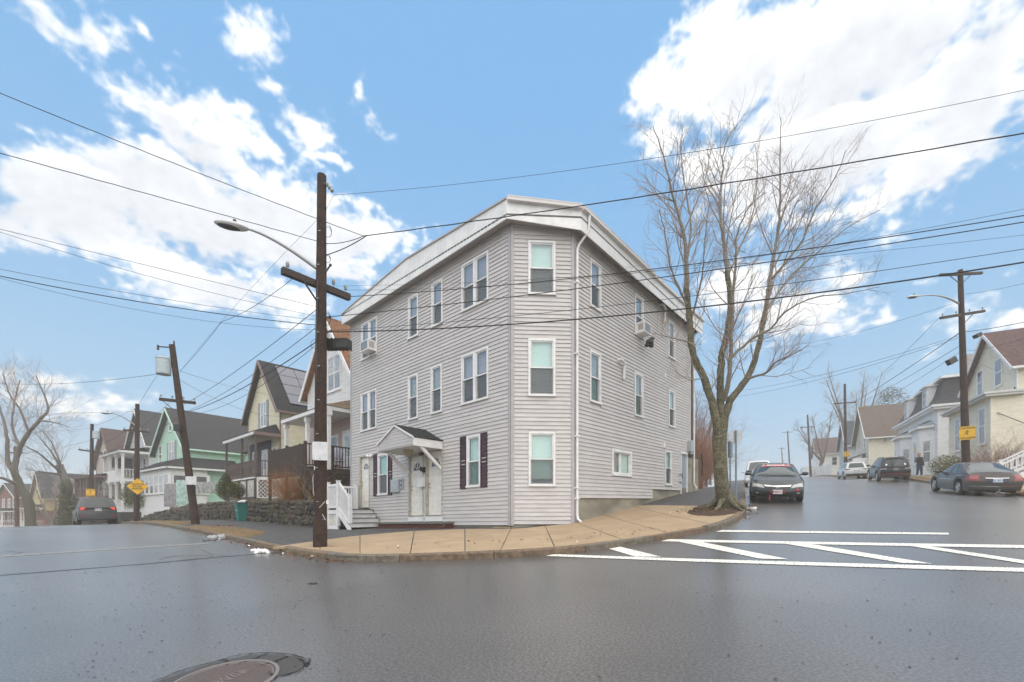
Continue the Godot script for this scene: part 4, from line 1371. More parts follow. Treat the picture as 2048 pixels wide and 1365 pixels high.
func fittings(fl: Array, fr: Array, H: Node3D) -> void:
	window_unit(fl, 7.88, 7.32, 0.62, 0.42, 0.42, "white air conditioner in the left third-floor window above the steps")
	window_unit(fr, 4.53, 7.05, 0.58, 0.40, 0.36, "white air conditioner in the right-hand wall with dark rag below")
	var s := Shape.new()
	var c := at_face(fr, 4.82, 6.92, 0.30)
	for i in 7:
		s.blob(c + Vector3(rng.randf_range(-0.1, 0.12), -0.04 * i + rng.randf_range(-0.05, 0.05), rng.randf_range(-0.08, 0.08)), Vector3(0.13 - 0.008 * i, 0.08, 0.1), 8, 6, Basis.from_euler(Vector3(rng.randf(), rng.randf(), rng.randf())))
	single("dark_rag", s, mats["black plastic"], "black cloth bundle hanging below the right-hand air conditioner", "cloth", c)
	# meters, boxes and lamps on the wall
	var gb := mat("meter grey", Color(0.42, 0.47, 0.50), 0.5, t_soft, Vector3.ONE)
	s = Shape.new()
	fbox(s, fl, 5.84, 6.38, 1.32, 1.82, 0.01, 0.13)
	var mp := obj("meter_panel", s, gb, H)
	for i in 3:
		s = Shape.new()
		fbox(s, fl, 5.90 + i * 0.16, 6.02 + i * 0.16, 1.40, 1.52, 0.13, 0.145)
		fbox(s, fl, 5.93 + i * 0.16, 5.99 + i * 0.16, 1.68, 1.74, 0.13, 0.14)
		obj("meter_cover", s, gb, mp)
	s = Shape.new()
	fbox(s, fl, 5.60, 5.76, 1.46, 1.84, 0.01, 0.1)
	var bb := obj("bell_box", s, gb, H)
	for v in [1.52, 1.68]:
		s = Shape.new()
		fbox(s, fl, 5.64, 5.71, v, v + 0.1, 0.1, 0.112)
		obj("button", s, mats["dark metal"], bb)
	s = Shape.new()
	fbox(s, fl, 4.245, 4.36, 1.42, 1.80, 0.03, 0.14)
	fbox(s, fl, 4.235, 4.62, 1.77, 1.80, 0.03, 0.16)
	fbox(s, fl, 4.36, 4.62, 1.42, 1.77, 0.03, 0.135)
	var mb := obj("mailbox", s, mats["white trim"], H)
	s = Shape.new()
	s.lathe(at_face(fl, 4.43, 1.60, 0.135), [[0.05, 0.0], [0.05, 0.006], [0.0, 0.006]], 14, Basis(fl[1].normalized(), fl[2], Vector3.UP.cross(fl[2])))
	obj("emblem", s, mats["trim shadow grey"], mb)
	s = Shape.new()
	fbox(s, fl, 4.24, 4.34, 1.95, 2.15, 0.02, 0.09)
	s.blob(at_face(fl, 4.29, 2.06, 0.16), Vector3(0.07, 0.09, 0.07))
	obj("wall_lamp", s, mats["black plastic"], H)
	s = Shape.new()
	fbox(s, fl, 4.34, 4.52, 2.60, 2.70, 0.04, 0.12)
	obj("alarm_box", s, mat("alarm red", Color(0.13, 0.012, 0.015), 0.4), H)
	s = Shape.new()
	fbox(s, fl, 7.90, 8.02, 2.93, 3.03, 0.01, 0.07)
	for e in [-0.1, 0.1]:
		s.lathe(at_face(fl, 7.96 + e, 2.98, 0.1), [[0.0, -0.02], [0.04, 0.0], [0.075, 0.1], [0.0, 0.1]], 10, Basis(Vector3(0, 0, 1), (fl[2] + fl[1] * e * 4.0 - Vector3.UP * 0.4).normalized(), Vector3(1, 0, 0)).orthonormalized())
	obj("flood_lamp", s, mats["white trim"], H)
	# vents and pipes on the right-hand wall
	for q in [[2.82, 5.70], [6.55, 8.92]]:
		s = Shape.new()
		s.tube([at_face(fr, q[0], q[1], 0.0), at_face(fr, q[0], q[1], 0.14), at_face(fr, q[0] + 0.06, q[1] - 0.02, 0.16), at_face(fr, q[0] + 0.30, q[1] - 0.1, 0.14), at_face(fr, q[0] + 0.33, q[1] - 0.16, 0.1), at_face(fr, q[0] + 0.33, q[1] - 0.62, 0.08)], [0.05], 8)
		var vp := obj("vent_pipe", s, mats["white trim"], H)
		s = Shape.new()
		s.lathe(at_face(fr, q[0], q[1], 0.17), [[0.045, 0.0], [0.045, 0.01], [0.0, 0.01]], 10, Basis(fr[1].normalized(), fr[2], Vector3.UP.cross(fr[2])))
		obj("vent_mouth", s, mats["dark"], vp)
	for q in [[6.93, 3.05], [7.02, 6.05]]:
		s = Shape.new()
		fbox(s, fr, q[0] - 0.08, q[0] + 0.08, q[1] - 0.11, q[1] + 0.11, 0.0, 0.06)
		obj("vent_cap", s, mats["white trim"], H)
	s = Shape.new()
	fbox(s, fr, 9.75, 10.15, 3.0, 3.5, 0.01, 0.2)
	var eb := obj("electric_meter", s, gb, H)
	s = Shape.new()
	s.tube([at_face(fr, 9.9, 3.0, 0.1), at_face(fr, 9.7, 2.8, 0.1), at_face(fr, 10.2, 2.78, 0.1)], [0.025], 6)
	obj("conduit", s, mats["dark metal"], eb)
	for v in [1.5, 1.85]:
		s = Shape.new()
		s.tube([at_face(fr, 8.70, v, 0.0), at_face(fr, 8.70, v, 0.1), at_face(fr, 8.72, v - 0.08, 0.12)], [0.02], 6)
		s.blob(at_face(fr, 8.70, v + 0.03, 0.1), Vector3(0.04, 0.012, 0.04), 8, 4)
		obj("tap", s, mats["dark metal"], H)
	s = Shape.new()
	s.tube([at_face(fr, 10.8, 2.7, 0.2), at_face(fr, 11.0, 3.0, 0.25), at_face(fr, 11.2, 2.5, 0.25), at_face(fr, 11.25, 1.9, 0.2)], [0.03], 6)
	obj("service_cable", s, mats["black plastic"], H)
	# lettering by the right-hand door: faded street number

# ------------------------------------------------------------------ the neighbours' houses
func hmat(key: String, c: Color, rough := 0.6) -> StandardMaterial3D:
	return mat(key, c, rough, t_soft, Vector3(0.5, 0.8, 0.5))

func shingles(key: String, c: Color) -> StandardMaterial3D:
	if mats.has(key): return mats[key]
	var m := mat(key, c, 0.9, t_grain, Vector3.ONE * 1.6)
	return detail(m, t_mottle, Vector3.ONE * 0.5)

# a roof slope of lapped courses from the eave line a-b up to c-d
func slope(a: Vector3, b: Vector3, c: Vector3, d: Vector3, step := 0.17) -> Shape:
	var s := Shape.new()
	var n := maxi(2, int((d - a).length() / step))
	var up := (b - a).cross(d - a).normalized()
	if up.y < 0.0: up = -up
	for k in n:
		var t0 := float(k) / n
		var t1 := float(k + 1) / n
		var p := a.lerp(d, t0) + up * 0.022
		var q := b.lerp(c, t0) + up * 0.022
		var r := b.lerp(c, t1) + up * 0.004
		var w := a.lerp(d, t1) + up * 0.004
		var m := (p + r) * 0.5 - up
		s.out4(p, q, r, w, m)
		s.out4(p, q, q - up * 0.03, p - up * 0.03, d)
	s.out4(a - up * 0.10, b - up * 0.10, c - up * 0.10, d - up * 0.10, (a + c) * 0.5 + up)
	return s

func lap_wall(f: Array, u0: float, u1: float, v0: float, v1: float, peak := -1.0, step := 0.14) -> Shape:
	var s := Shape.new()
	var v := v0
	var m := (u0 + u1) * 0.5
	while v < (peak if peak > 0.0 else v1) - 0.01:
		var w := minf(v + step, peak if peak > 0.0 else v1)
		if v < v1:
			course(s, f, u0, u1, v, w, [], 0.018)
		else:
			var a := (v - v1) / (peak - v1)
			var b := (w - v1) / (peak - v1)
			course(s, f, lerpf(u0, m, a), lerpf(u1, m, a), v, w, [], 0.018, lerpf(u0, m, b), lerpf(u1, m, b))
		v = w
	return s

# shell of a gable-fronted house; front = [near corner at ground, direction away along the street, towards the street]
func shell(H: Node3D, f: Array, w: float, d: float, eave: float, ridge: float, wall: Material, roof: Material, trim: Material, over := 0.4, base: Material = null, base_h := 0.0) -> Array:
	var g := [f[0], -f[2], -f[1]]
	var g2 := [f[0] + f[1] * w, -f[2], f[1]]
	var bk := [f[0] - f[2] * d, f[1], -f[2]]
	obj("wall", lap_wall(f, 0, w, base_h, eave, ridge), wall, H)
	obj("wall", lap_wall(g, 0, d, base_h, eave), wall, H)
	obj("wall", lap_wall(g2, 0, d, base_h, eave, -1.0, 0.5), wall, H)
	obj("wall", lap_wall(bk, 0, w, base_h, eave, ridge, 0.5), wall, H)
	var s := Shape.new()
	fbox(s, f, 0.05, w - 0.05, -1.6, base_h + 0.02, -d + 0.05, -0.04)
	obj("foundation", s, base if base else mats["foundation"], H)
	for q in [[f, 0.0], [f, w], [g, d]]:
		s = Shape.new()
		fbox(s, q[0], q[1] - 0.07, q[1] + 0.07, base_h, eave, -0.03, 0.03)
		obj("corner_board", s, trim, H)
	var rise := (ridge - eave) / (w * 0.5)
	for e in [[-over, w * 0.5], [w + over, w * 0.5]]:
		var y0: float = eave - over * rise + 0.12
		var y1 := ridge + 0.12
		var a := at_face(f, e[0], y0, over)
		var b := at_face(f, e[0], y0, -d - over)
		var c := at_face(f, e[1], y1, -d - over)
		var dd := at_face(f, e[1], y1, over)
		var r := obj("roof", slope(a, b, c, dd), roof, H)
		s = Shape.new()
		s.bar(a - Vector3.UP * 0.12, dd - Vector3.UP * 0.12, 0.05, 0.2, f[2].cross(dd - a))
		obj("rake_board", s, trim, H)
		s = Shape.new()
		s.bar(b - Vector3.UP * 0.12, c - Vector3.UP * 0.12, 0.05, 0.2, f[2].cross(dd - a))
		obj("rake_board", s, trim, H)
		s = Shape.new()
		var o: Vector3 = f[1] * (0.06 if e[0] > 0.0 else -0.06)
		s.bar(a - Vector3.UP * 0.08 + o, b - Vector3.UP * 0.08 + o, 0.12, 0.13)
		obj("gutter", s, trim, H)
		s = Shape.new()
		s.out4(a - Vector3.UP * 0.13, b - Vector3.UP * 0.13, at_face(f, clampf(e[0], 0, w), y0 - 0.1, -d), at_face(f, clampf(e[0], 0, w), y0 - 0.1, 0), a + Vector3.UP)
		obj("soffit", s, trim, H)
	return [f, g]

func hwin(f: Array, u: float, v: float, w: float, h: float, H: Node3D, look := "grey curtain", shutter: Material = null, trim: Material = null, units := 1) -> Node3D:
	var tm: Material = trim if trim else mats["white trim"]
	var s := Shape.new()
	ring(s, f, u - w * 0.5 - 0.08, u + w * 0.5 + 0.08, v - 0.08, v + h + 0.08, 0.09, 0.0, 0.055)
	fbox(s, f, u - w * 0.5 - 0.13, u + w * 0.5 + 0.13, v - 0.12, v - 0.07, 0.0, 0.09)
	var o := obj("window", s, tm, H)
	var each := w / units
	for i in units:
		var a := u - w * 0.5 + each * i
		s = Shape.new()
		ring(s, f, a, a + each, v + h * 0.5, v + h, 0.045, 0.0, 0.04)
		ring(s, f, a, a + each, v, v + h * 0.5, 0.045, 0.0, 0.034)
		obj("sash", s, tm, o)
		s = Shape.new()
		fbox(s, f, a + 0.04, a + each - 0.04, v + h * 0.5 + 0.04, v + h - 0.04, 0.018, 0.024)
		obj("pane", s, hpane(look, true), o)
		s = Shape.new()
		fbox(s, f, a + 0.04, a + each - 0.04, v + 0.04, v + h * 0.5 - 0.04, 0.014, 0.020)
		obj("pane", s, hpane(look, false), o)
	if shutter:
		for e in [-1.0, 1.0]:
			s = Shape.new()
			var c: float = u + e * (w * 0.5 + 0.27)
			ring(s, f, c - 0.17, c + 0.17, v - 0.06, v + h + 0.06, 0.04, 0.02, 0.06)
			for k in 10:
				fbox(s, f, c - 0.14, c + 0.14, v + (h / 10.0) * k, v + (h / 10.0) * (k + 0.75), 0.02, 0.05)
			obj("shutter", s, shutter, H)
	return o

func hpane(look: String, upper: bool) -> Material:
	var key := "far pane " + look + (" up" if upper else " low")
	if mats.has(key): return mats[key]
	var c := {"grey curtain": Color(0.12, 0.12, 0.13), "dark": Color(0.035, 0.038, 0.042), "white curtain": Color(0.42, 0.43, 0.44)}.get(look, Color(0.1, 0.1, 0.1)) as Color
	if not upper: c = c * 0.75
	var m := mat(key, c, 0.1, t_mottle, Vector3(0.8, 0.6, 0.8))
	m.clearcoat_enabled = true
	m.clearcoat = 1.0
	m.clearcoat_roughness = 0.03
	return m

func hdoor(f: Array, u: float, v: float, w: float, h: float, H: Node3D, c: Material, glazed := true) -> void:
	var s := Shape.new()
	ring(s, f, u - w * 0.5 - 0.09, u + w * 0.5 + 0.09, v - 0.02, v + h + 0.09, 0.09, 0.0, 0.05)
	var o := obj("door_frame", s, mats["white trim"], H)
	s = Shape.new()
	fbox(s, f, u - w * 0.5, u + w * 0.5, v, v + h, 0.0, 0.03)
	var d := obj("door", s, c, o)
	if glazed:
		s = Shape.new()
		fbox(s, f, u - w * 0.32, u + w * 0.32, v + h * 0.38, v + h * 0.9, 0.03, 0.036)
		obj("pane", s, hpane("white curtain", true), d)

func post(s: Shape, f: Array, u: float, v0: float, v1: float, d: float, w := 0.12) -> void:
	fbox(s, f, u - w * 0.5, u + w * 0.5, v0, v1, d - w * 0.5, d + w * 0.5)

func railing(f: Array, u0: float, u1: float, v0: float, v1: float, d: float, m: Material, H: Node3D, gap := 0.14, d1 := -99.0) -> void:
	var e := d if d1 < -90.0 else d1
	var a := at_face(f, u0, v0, d)
	var b := at_face(f, u1, v0, e)
	var s := Shape.new()
	s.bar(a + Vector3.UP * (v1 - v0), b + Vector3.UP * (v1 - v0), 0.09, 0.06)
	obj("rail", s, m, H)
	s = Shape.new()
	s.bar(a + Vector3.UP * 0.08, b + Vector3.UP * 0.08, 0.06, 0.06)
	obj("rail", s, m, H)
	var n := int((b - a).length() / gap)
	for i in range(1, n):
		s = Shape.new()
		var p := a.lerp(b, float(i) / n)
		s.bar(p + Vector3.UP * 0.1, p + Vector3.UP * (v1 - v0 - 0.02), 0.035, 0.035, f[2])
		obj("baluster", s, m, H)

func lattice(f: Array, u0: float, u1: float, v0: float, v1: float, d: float, m: Material, H: Node3D, step := 0.17) -> void:
	var s := Shape.new()
	var h := v1 - v0
	var k := u0 - h
	while k < u1:
		for dir in [1.0, -1.0]:
			var a := Vector2(k, v0 if dir > 0 else v1)
			var b := Vector2(k + h, v1 if dir > 0 else v0)
			var t0 := clampf((u0 - a.x) / h, 0.0, 1.0)
			var t1 := clampf((u1 - a.x) / h, 0.0, 1.0)
			if t1 - t0 > 0.03:
				var p := a.lerp(b, t0)
				var q := a.lerp(b, t1)
				s.bar(at_face(f, p.x, p.y, d + 0.008 * dir), at_face(f, q.x, q.y, d + 0.008 * dir), 0.045, 0.012, f[2])
		k += step
	stuff(obj("lattice", s, m, H))
	s = Shape.new()
	ring(s, f, u0, u1, v0, v1, 0.09, d - 0.03, d + 0.03)
	obj("lattice_frame", s, m, H)

func front_at(a: float, p: float, base: float, u: Vector2 = Vector2(-0.749, -0.663)) -> Array:
	var q := lft(a, p)
	var d := u.normalized()
	return [Vector3(q.x, base, q.z), Vector3(d.x, 0, d.y), Vector3(d.y, 0, -d.x)]

func build_left_side() -> void:
	var wh := hmat("clapboard white", Color(0.74, 0.75, 0.75))
	var trim: Material = mats["white trim"]
	# 1: white house with the wooden deck
	var f := front_at(12.9, -2.0, 2.3)
	var H := thing("white_house", "white clapboard house with orange-brown roof and porch behind the wooden deck", "house", f[0], "houses along the left street")
	shell(H, f, 5.7, 10.0, 6.5, 10.25, wh, shingles("orange shingle", Color(0.36, 0.165, 0.075)), trim)
	hwin(f, 2.35, 6.1, 1.45, 1.9, H, "white curtain", null, null, 2)
	var pk := hmat("porch pink", Color(0.52, 0.40, 0.37))
	obj("porch_wall", lap_wall([f[0] + f[2] * 0.03, f[1], f[2]], 0.0, 5.6, 1.2, 4.4), pk, H)
	hdoor([f[0] + f[2] * 0.05, f[1], f[2]], 0.7, 1.35, 0.95, 2.15, H, trim)
	hwin([f[0] + f[2] * 0.05, f[1], f[2]], 2.3, 1.9, 0.9, 1.5, H, "grey curtain")
	hwin([f[0] + f[2] * 0.05, f[1], f[2]], 4.2, 1.9, 0.9, 1.5, H, "grey curtain")
	var a := at_face(f, -0.6, 4.42, 1.95)
	var b := at_face(f, 4.9, 4.42, 1.95)
	obj("porch_roof", slope(a, b, at_face(f, 4.4, 5.15, 0.05), at_face(f, 0.2, 5.15, 0.05)), shingles("tan shingle", Color(0.30, 0.21, 0.13)), H)
	obj("porch_roof", slope(at_face(f, -0.6, 4.42, -2.0), a, at_face(f, 0.2, 5.15, 0.05), at_face(f, 0.2, 5.15, -2.0)), mats["tan shingle"], H)
	var s := Shape.new()
	fbox(s, f, -0.58, 4.9, 4.22, 4.41, 1.80, 1.93)
	fbox(s, f, -0.58, -0.46, 4.22, 4.41, -2.0, 1.80)
	fbox(s, f, -0.5, 4.9, 4.24, 4.27, 0.05, 1.8)
	obj("porch_eave", s, trim, H)
	for u in [-0.45, 1.95, 4.7]:
		s = Shape.new()
		post(s, f, u, 1.25, 4.24, 1.7, 0.17)
		post(s, f, u, 3.95, 4.23, 1.7, 0.26)
		obj("porch_post", s, trim, H)
	# its deck
	var dw: Material = mats["deck wood"]
	var df := front_at(12.6, 0.8, 2.25)
	var D := thing("wooden_deck", "dark weathered wooden deck with lattice skirt and board fence beside the gray house", "deck", df[0])
	s = Shape.new()
	for i in 18:
		s = Shape.new()
		fbox(s, df, 0.0, 4.6, 1.36, 1.40, -0.155 - i * 0.155, -0.01 - i * 0.155)
		obj("deck_board", s, dw, D)
	s = Shape.new()
	fbox(s, df, 0.0, 4.6, 1.1, 1.35, -0.05, 0.0)
	fbox(s, df, -0.04, 0.0, 1.1, 1.35, -4.5, 0.0)
	obj("joist", s, dw, D)
	for i in 17:
		s = Shape.new()
		var tall := 2.5 + rng.randf_range(-0.02, 0.03)
		fbox(s, df, 0.16 + i * 0.262, 0.16 + i * 0.262 + 0.25, 0.95, tall, 0.0, 0.03)
		obj("fence_board", s, dw, D)
	for q in [[0.06, -0.04], [2.3, -0.06], [4.55, -0.06]]:
		s = Shape.new()
		post(s, df, q[0], -0.4, 2.62, q[1], 0.12)
		obj("deck_post", s, dw, D)
	var side := [df[0], -df[2], -df[1]]
	railing(side, 0.05, 4.4, 1.4, 2.5, 0.0, dw, D, 0.15)
	for u in [1.35, 2.8, 4.2]:
		s = Shape.new()
		post(s, side, u, -0.4, 2.55, 0.02, 0.11)
		obj("deck_post", s, dw, D)
	lattice(side, 0.1, 1.3, 0.35, 1.08, 0.0, mats["deck wood"], D)
	lattice(side, 1.4, 4.3, 0.35, 1.08, 0.0, mats["deck wood"], D)
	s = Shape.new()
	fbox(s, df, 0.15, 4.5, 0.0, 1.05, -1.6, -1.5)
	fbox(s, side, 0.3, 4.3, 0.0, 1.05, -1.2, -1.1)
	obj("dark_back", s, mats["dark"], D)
	var ch := at_face(side, 2.0, 1.41, -0.7)
	var C := thing("deck_chair", "white folding chair with pale cloth standing on the wooden deck", "chair", ch)
	s = Shape.new()
	s.box(ch + Vector3(0, 0.45, 0), Vector3(0.5, 0.04, 0.5))
	obj("seat", s, trim, C)
	s = Shape.new()
	s.blob(ch + Vector3(0.05, 0.78, 0.2), Vector3(0.34, 0.38, 0.08), 12, 8)
	obj("cloth", s, mat("pale cloth", Color(0.50, 0.50, 0.62), 0.9), C)
	for q in [[-0.2, -0.2], [0.2, -0.2], [-0.2, 0.2], [0.2, 0.2]]:
		s = Shape.new()
		s.bar(ch + Vector3(q[0], 0, q[1]), ch + Vector3(q[0] * 0.8, 0.45, q[1] * 0.8), 0.03, 0.03)
		obj("leg", s, mats["dark metal"], C)
	s = Shape.new()
	s.blob(at_face(side, 0.75, 1.75, -0.35), Vector3(0.18, 0.34, 0.12), 10, 8)
	single("pink_bag", s, mat("pink", Color(0.72, 0.20, 0.42), 0.7), "pink bag hanging behind the railing of the wooden deck", "bag", at_face(side, 0.75, 1.41, -0.35))

	# 2: cream house with solar panels
	var cream := hmat("cream", Color(0.70, 0.655, 0.49))
	f = front_at(23.0, -2.0, 2.2)
	H = thing("cream_house", "cream clapboard house with solar panels on its dark roof and a brown porch", "house", f[0], "houses along the left street")
	var brown := hmat("porch brown", Color(0.105, 0.07, 0.06))
	shell(H, f, 6.2, 10.0, 6.5, 10.2, cream, mats["dark shingle"], hmat("brown trim", Color(0.22, 0.15, 0.13)), 0.4)
	hwin(f, 3.0, 5.5, 1.05, 1.75, H, "white curtain", hmat("blue grey shutter", Color(0.30, 0.33, 0.35)), null, 2)
	var g := [f[0], -f[2], -f[1]]
	hwin(g, 5.4, 3.4, 0.9, 1.6, H, "grey curtain")
	# solar panels on the near slope
	var sp := mat("solar glass", Color(0.030, 0.030, 0.055), 0.15)
	sp.clearcoat_enabled = true
	sp.clearcoat = 1.0
	var e0 := at_face(f, -0.4, 6.5 - 0.4 * 1.194 + 0.12, 0.4)
	var e3 := at_face(f, 3.1, 10.32, 0.4)
	var nrm := (e3 - e0).cross(f[2]).normalized()
	if nrm.y < 0.0: nrm = -nrm
	for r in 4:
		for c in 6:
			if r == 3 and (c == 2 or c == 3): continue
			if r == 2 and c == 3: continue
			var o: Vector3 = e0.lerp(e3, 0.16 + r * 0.195) - f[2] * (1.1 + c * 1.32) + nrm * 0.1
			var up := (e3 - e0) * 0.185
			var back: Vector3 = -f[2] * 1.28
			s = Shape.new()
			s.hexa([o, o + back, o + back + up, o + up, o - nrm * 0.04, o + back - nrm * 0.04, o + back + up - nrm * 0.04, o + up - nrm * 0.04])
			obj("solar_panel", s, sp, H)
	# porch
	obj("porch_roof", slope(at_face(f, -0.25, 4.55, 1.75), at_face(f, 6.3, 4.55, 1.75), at_face(f, 6.2, 5.35, 0.03), at_face(f, 0.7, 5.35, 0.03)), mats["dark shingle"], H)
	obj("porch_roof", slope(at_face(f, -0.25, 4.55, 0.03), at_face(f, -0.25, 4.55, 1.75), at_face(f, 0.7, 5.35, 0.03), at_face(f, 0.6, 5.3, 0.03)), mats["dark shingle"], H)
	s = Shape.new()
	fbox(s, f, -0.22, 6.3, 4.36, 4.54, 1.60, 1.72)
	obj("porch_eave", s, trim, H)
	s = Shape.new()
	fbox(s, f, -0.25, -0.13, 4.34, 4.55, 0.03, 1.72)
	obj("porch_eave", s, mats["brown trim"], H)
	for u in [-0.05, 2.6, 6.0]:
		s = Shape.new()
		post(s, f, u, 1.5, 4.36, 1.55, 0.13)
		obj("porch_post", s, brown, H)
	s = Shape.new()
	fbox(s, f, -0.1, 6.2, 1.46, 1.56, 0.0, 1.65)
	obj("porch_floor", s, trim, H)
	railing(f, 0.0, 6.1, 1.56, 2.66, 1.55, brown, H, 0.16)
	railing(f, -0.05, -0.05, 1.56, 2.66, 1.5, brown, H, 0.16, 0.1)
	s = Shape.new()
	fbox(s, f, 0.0, 6.1, 2.3, 2.62, 1.50, 1.56)
	fbox(s, f, 0.0, 6.1, 1.56, 1.85, 1.50, 1.56)
	obj("rail_board", s, brown, H)
	obj("porch_wall", lap_wall([f[0] + f[2] * 0.03, f[1], f[2]], 1.5, 5.9, 1.5, 4.4), hmat("porch navy", Color(0.035, 0.04, 0.07)), H)
	hdoor([f[0] + f[2] * 0.05, f[1], f[2]], 2.6, 1.56, 0.95, 2.1, H, trim)
	hwin([f[0] + f[2] * 0.05, f[1], f[2]], 0.8, 2.3, 0.7, 1.4, H, "dark")
	hwin([f[0] + f[2] * 0.05, f[1], f[2]], 4.6, 2.3, 0.7, 1.4, H, "dark")
	for i in 4:
		s = Shape.new()
		fbox(s, f, 0.1 + i * 1.55, 1.5 + i * 1.55, 0.25, 1.38, 1.52, 1.56)
		obj("skirt_panel", s, mats["grubby white"], H)
	s = Shape.new()
	for i in 5: fbox(s, f, -0.06 + i * 1.55, 0.1 + i * 1.55, 0.1, 1.46, 1.50, 1.62)
	fbox(s, f, -0.06, 6.2, 0.08, 0.25, 1.51, 1.60)
	obj("skirt_frame", s, brown, H)
	lattice([f[0] - f[1] * 0.1, -f[2], -f[1]], -1.5, 0.0, 0.15, 1.45, 0.0, trim, H, 0.26)

	# 3: mint green house with the glazed porch
	var mint := hmat("mint", Color(0.48, 0.74, 0.60))
	f = [Vector3(-26.6, 1.6, -36.0), Vector3(-0.808, 0, -0.589), Vector3(-0.589, 0, 0.808)]
	H = thing("mint_house", "mint green clapboard house with dark gray roof and glazed white porch", "house", f[0], "houses along the left street")
	shell(H, f, 7.5, 13.0, 5.3, 8.75, mint, shingles("charcoal shingle", Color(0.06, 0.06, 0.068)), hmat("mint trim", Color(0.50, 0.74, 0.62)), 0.45)
	hwin(f, 3.4, 4.3, 1.3, 1.55, H, "white curtain", hmat("taupe shutter", Color(0.36, 0.37, 0.33)), null, 2)
	hwin(f, 3.75, 6.9, 0.55, 0.9, H, "dark")
	hwin(f, 6.3, 4.3, 0.75, 1.5, H, "white curtain")
	var gm := [f[0], -f[2], -f[1]]
	# cross wing at the rear of the near side
	var wing := [f[0] - f[2] * 4.3 - f[1] * 1.6, -f[2], -f[1]]
	obj("wall", lap_wall(wing, 0.0, 4.5, 0.0, 5.3, 7.4), mint, H)
	obj("wall", lap_wall([wing[0], f[1], f[2]], 0.0, 1.6, 0.0, 5.3), mint, H)
	obj("roof", slope(at_face(wing, -0.3, 5.1, 0.3), at_face(wing, -0.3, 5.1, -3.0), at_face(wing, 2.25, 7.5, -3.0), at_face(wing, 2.25, 7.5, 0.3)), mats["charcoal shingle"], H)
	obj("roof", slope(at_face(wing, 4.8, 5.1, 0.3), at_face(wing, 4.8, 5.1, -3.0), at_face(wing, 2.25, 7.5, -3.0), at_face(wing, 2.25, 7.5, 0.3)), mats["charcoal shingle"], H)
	hwin(wing, 2.2, 3.6, 1.1, 1.4, H, "grey curtain")
	# porch: glazed box round the near corner
	var pc := at_face(f, -0.5, 0, 1.3)
	var pf := [pc, f[1], f[2]]
	var pg := [pc, -f[2], -f[1]]
	s = Shape.new()
	fbox(s, pf, 0.02, 7.2, -0.6, 1.25, -2.6, -0.02)
	fbox(s, pf, 0.02, 7.2, 2.9, 3.5, -2.6, -0.02)
	obj("porch_wall", s, trim, H)
	for i in 6:
		hwin(pf, 0.65 + i * 1.2, 1.4, 0.95, 1.4, H, "white curtain")
	for i in 2:
		hwin(pg, 0.75 + i * 1.3, 1.4, 1.05, 1.4, H, "grey curtain")
	s = Shape.new()
	for u in [0.05, 1.25, 2.45, 3.65, 4.85, 6.05, 7.15]: fbox(s, pf, u - 0.07, u + 0.07, 1.25, 2.9, -0.1, 0.03)
	for u in [0.05, 1.4, 2.7]: fbox(s, pg, u - 0.07, u + 0.07, 1.25, 2.9, -0.1, 0.032)
	fbox(s, pg, 4.4, 4.55, -0.4, 2.9, -0.15, 0.0)
	obj("porch_post", s, trim, H)
	s = Shape.new()
	fbox(s, pf, 0.1, 7.1, 1.25, 2.9, -2.5, -0.12)
	obj("porch_room", s, mats["room"], H)
	obj("porch_roof", slope(at_face(pf, -0.35, 3.45, 0.35), at_face(pf, 7.5, 3.45, 0.35), at_face(pf, 7.4, 4.35, -1.3), at_face(pf, 0.5, 4.35, -1.3)), mats["charcoal shingle"], H)
	obj("porch_roof", slope(at_face(pg, 5.0, 3.45, 0.35), at_face(pg, -0.35, 3.45, 0.35), at_face(pg, 1.3, 4.35, -0.52), at_face(pg, 4.9, 4.35, -0.52)), mats["charcoal shingle"], H)
	s = Shape.new()
	fbox(s, pf, -0.33, 7.5, 3.3, 3.46, 0.2, 0.33)
	fbox(s, pg, -0.33, 5.0, 3.3, 3.46, 0.2, 0.33)
	obj("gutter", s, trim, H)

	H.position = Vector3(-32.2, 1.64, -43.56)
	H.scale = Vector3.ONE * 1.21
	# 4: pale grey house with two porch storeys
	var pale := hmat("pale grey", Color(0.60, 0.62, 0.65))
	f = [Vector3(-37.9, 0.7, -46.0), Vector3(-0.808, 0, -0.589), Vector3(-0.589, 0, 0.808)]
	H = thing("two_porch_house", "pale gray house with a white two-storey porch beside the mint green house", "house", f[0], "houses along the left street")
	shell(H, f, 7.0, 11.0, 8.0, 11.8, pale, shingles("slate shingle", Color(0.05, 0.052, 0.062)), trim, 0.5)
	hwin(f, 3.0, 9.0, 0.7, 1.2, H, "grey curtain")
	porch_stack(H, f, 7.0, 2.3, [1.0, 4.1], 6.95, trim, mats["slate shingle"], true)
	for v in [1.9, 5.0]:
		hwin(f, 1.6, v, 0.9, 1.5, H, "white curtain")
		hwin(f, 5.2, v, 0.9, 1.5, H, "white curtain")

	H.position = Vector3(-44.3, 0.58, -53.8)
	H.scale = Vector3.ONE * 1.17
	# 5: house with the rust brown roof
	f = [Vector3(-51.0, -0.4, -56.5), Vector3(-0.866, 0, -0.5), Vector3(-0.5, 0, 0.866)]
	H = thing("brown_roof_house", "beige shingled house with rust brown roof and dark porches far down the left street", "house", f[0], "houses along the left street")
	shell(H, f, 6.0, 10.0, 8.3, 12.8, hmat("beige", Color(0.50, 0.45, 0.42)), shingles("rust shingle", Color(0.16, 0.10, 0.09)), hmat("rust trim", Color(0.17, 0.095, 0.085)), 0.5)
	hwin(f, 3.0, 8.4, 0.9, 1.6, H, "dark")
	porch_stack(H, f, 6.0, 2.2, [1.0, 3.8], 6.4, mats["rust trim"], mats["rust shingle"], false)
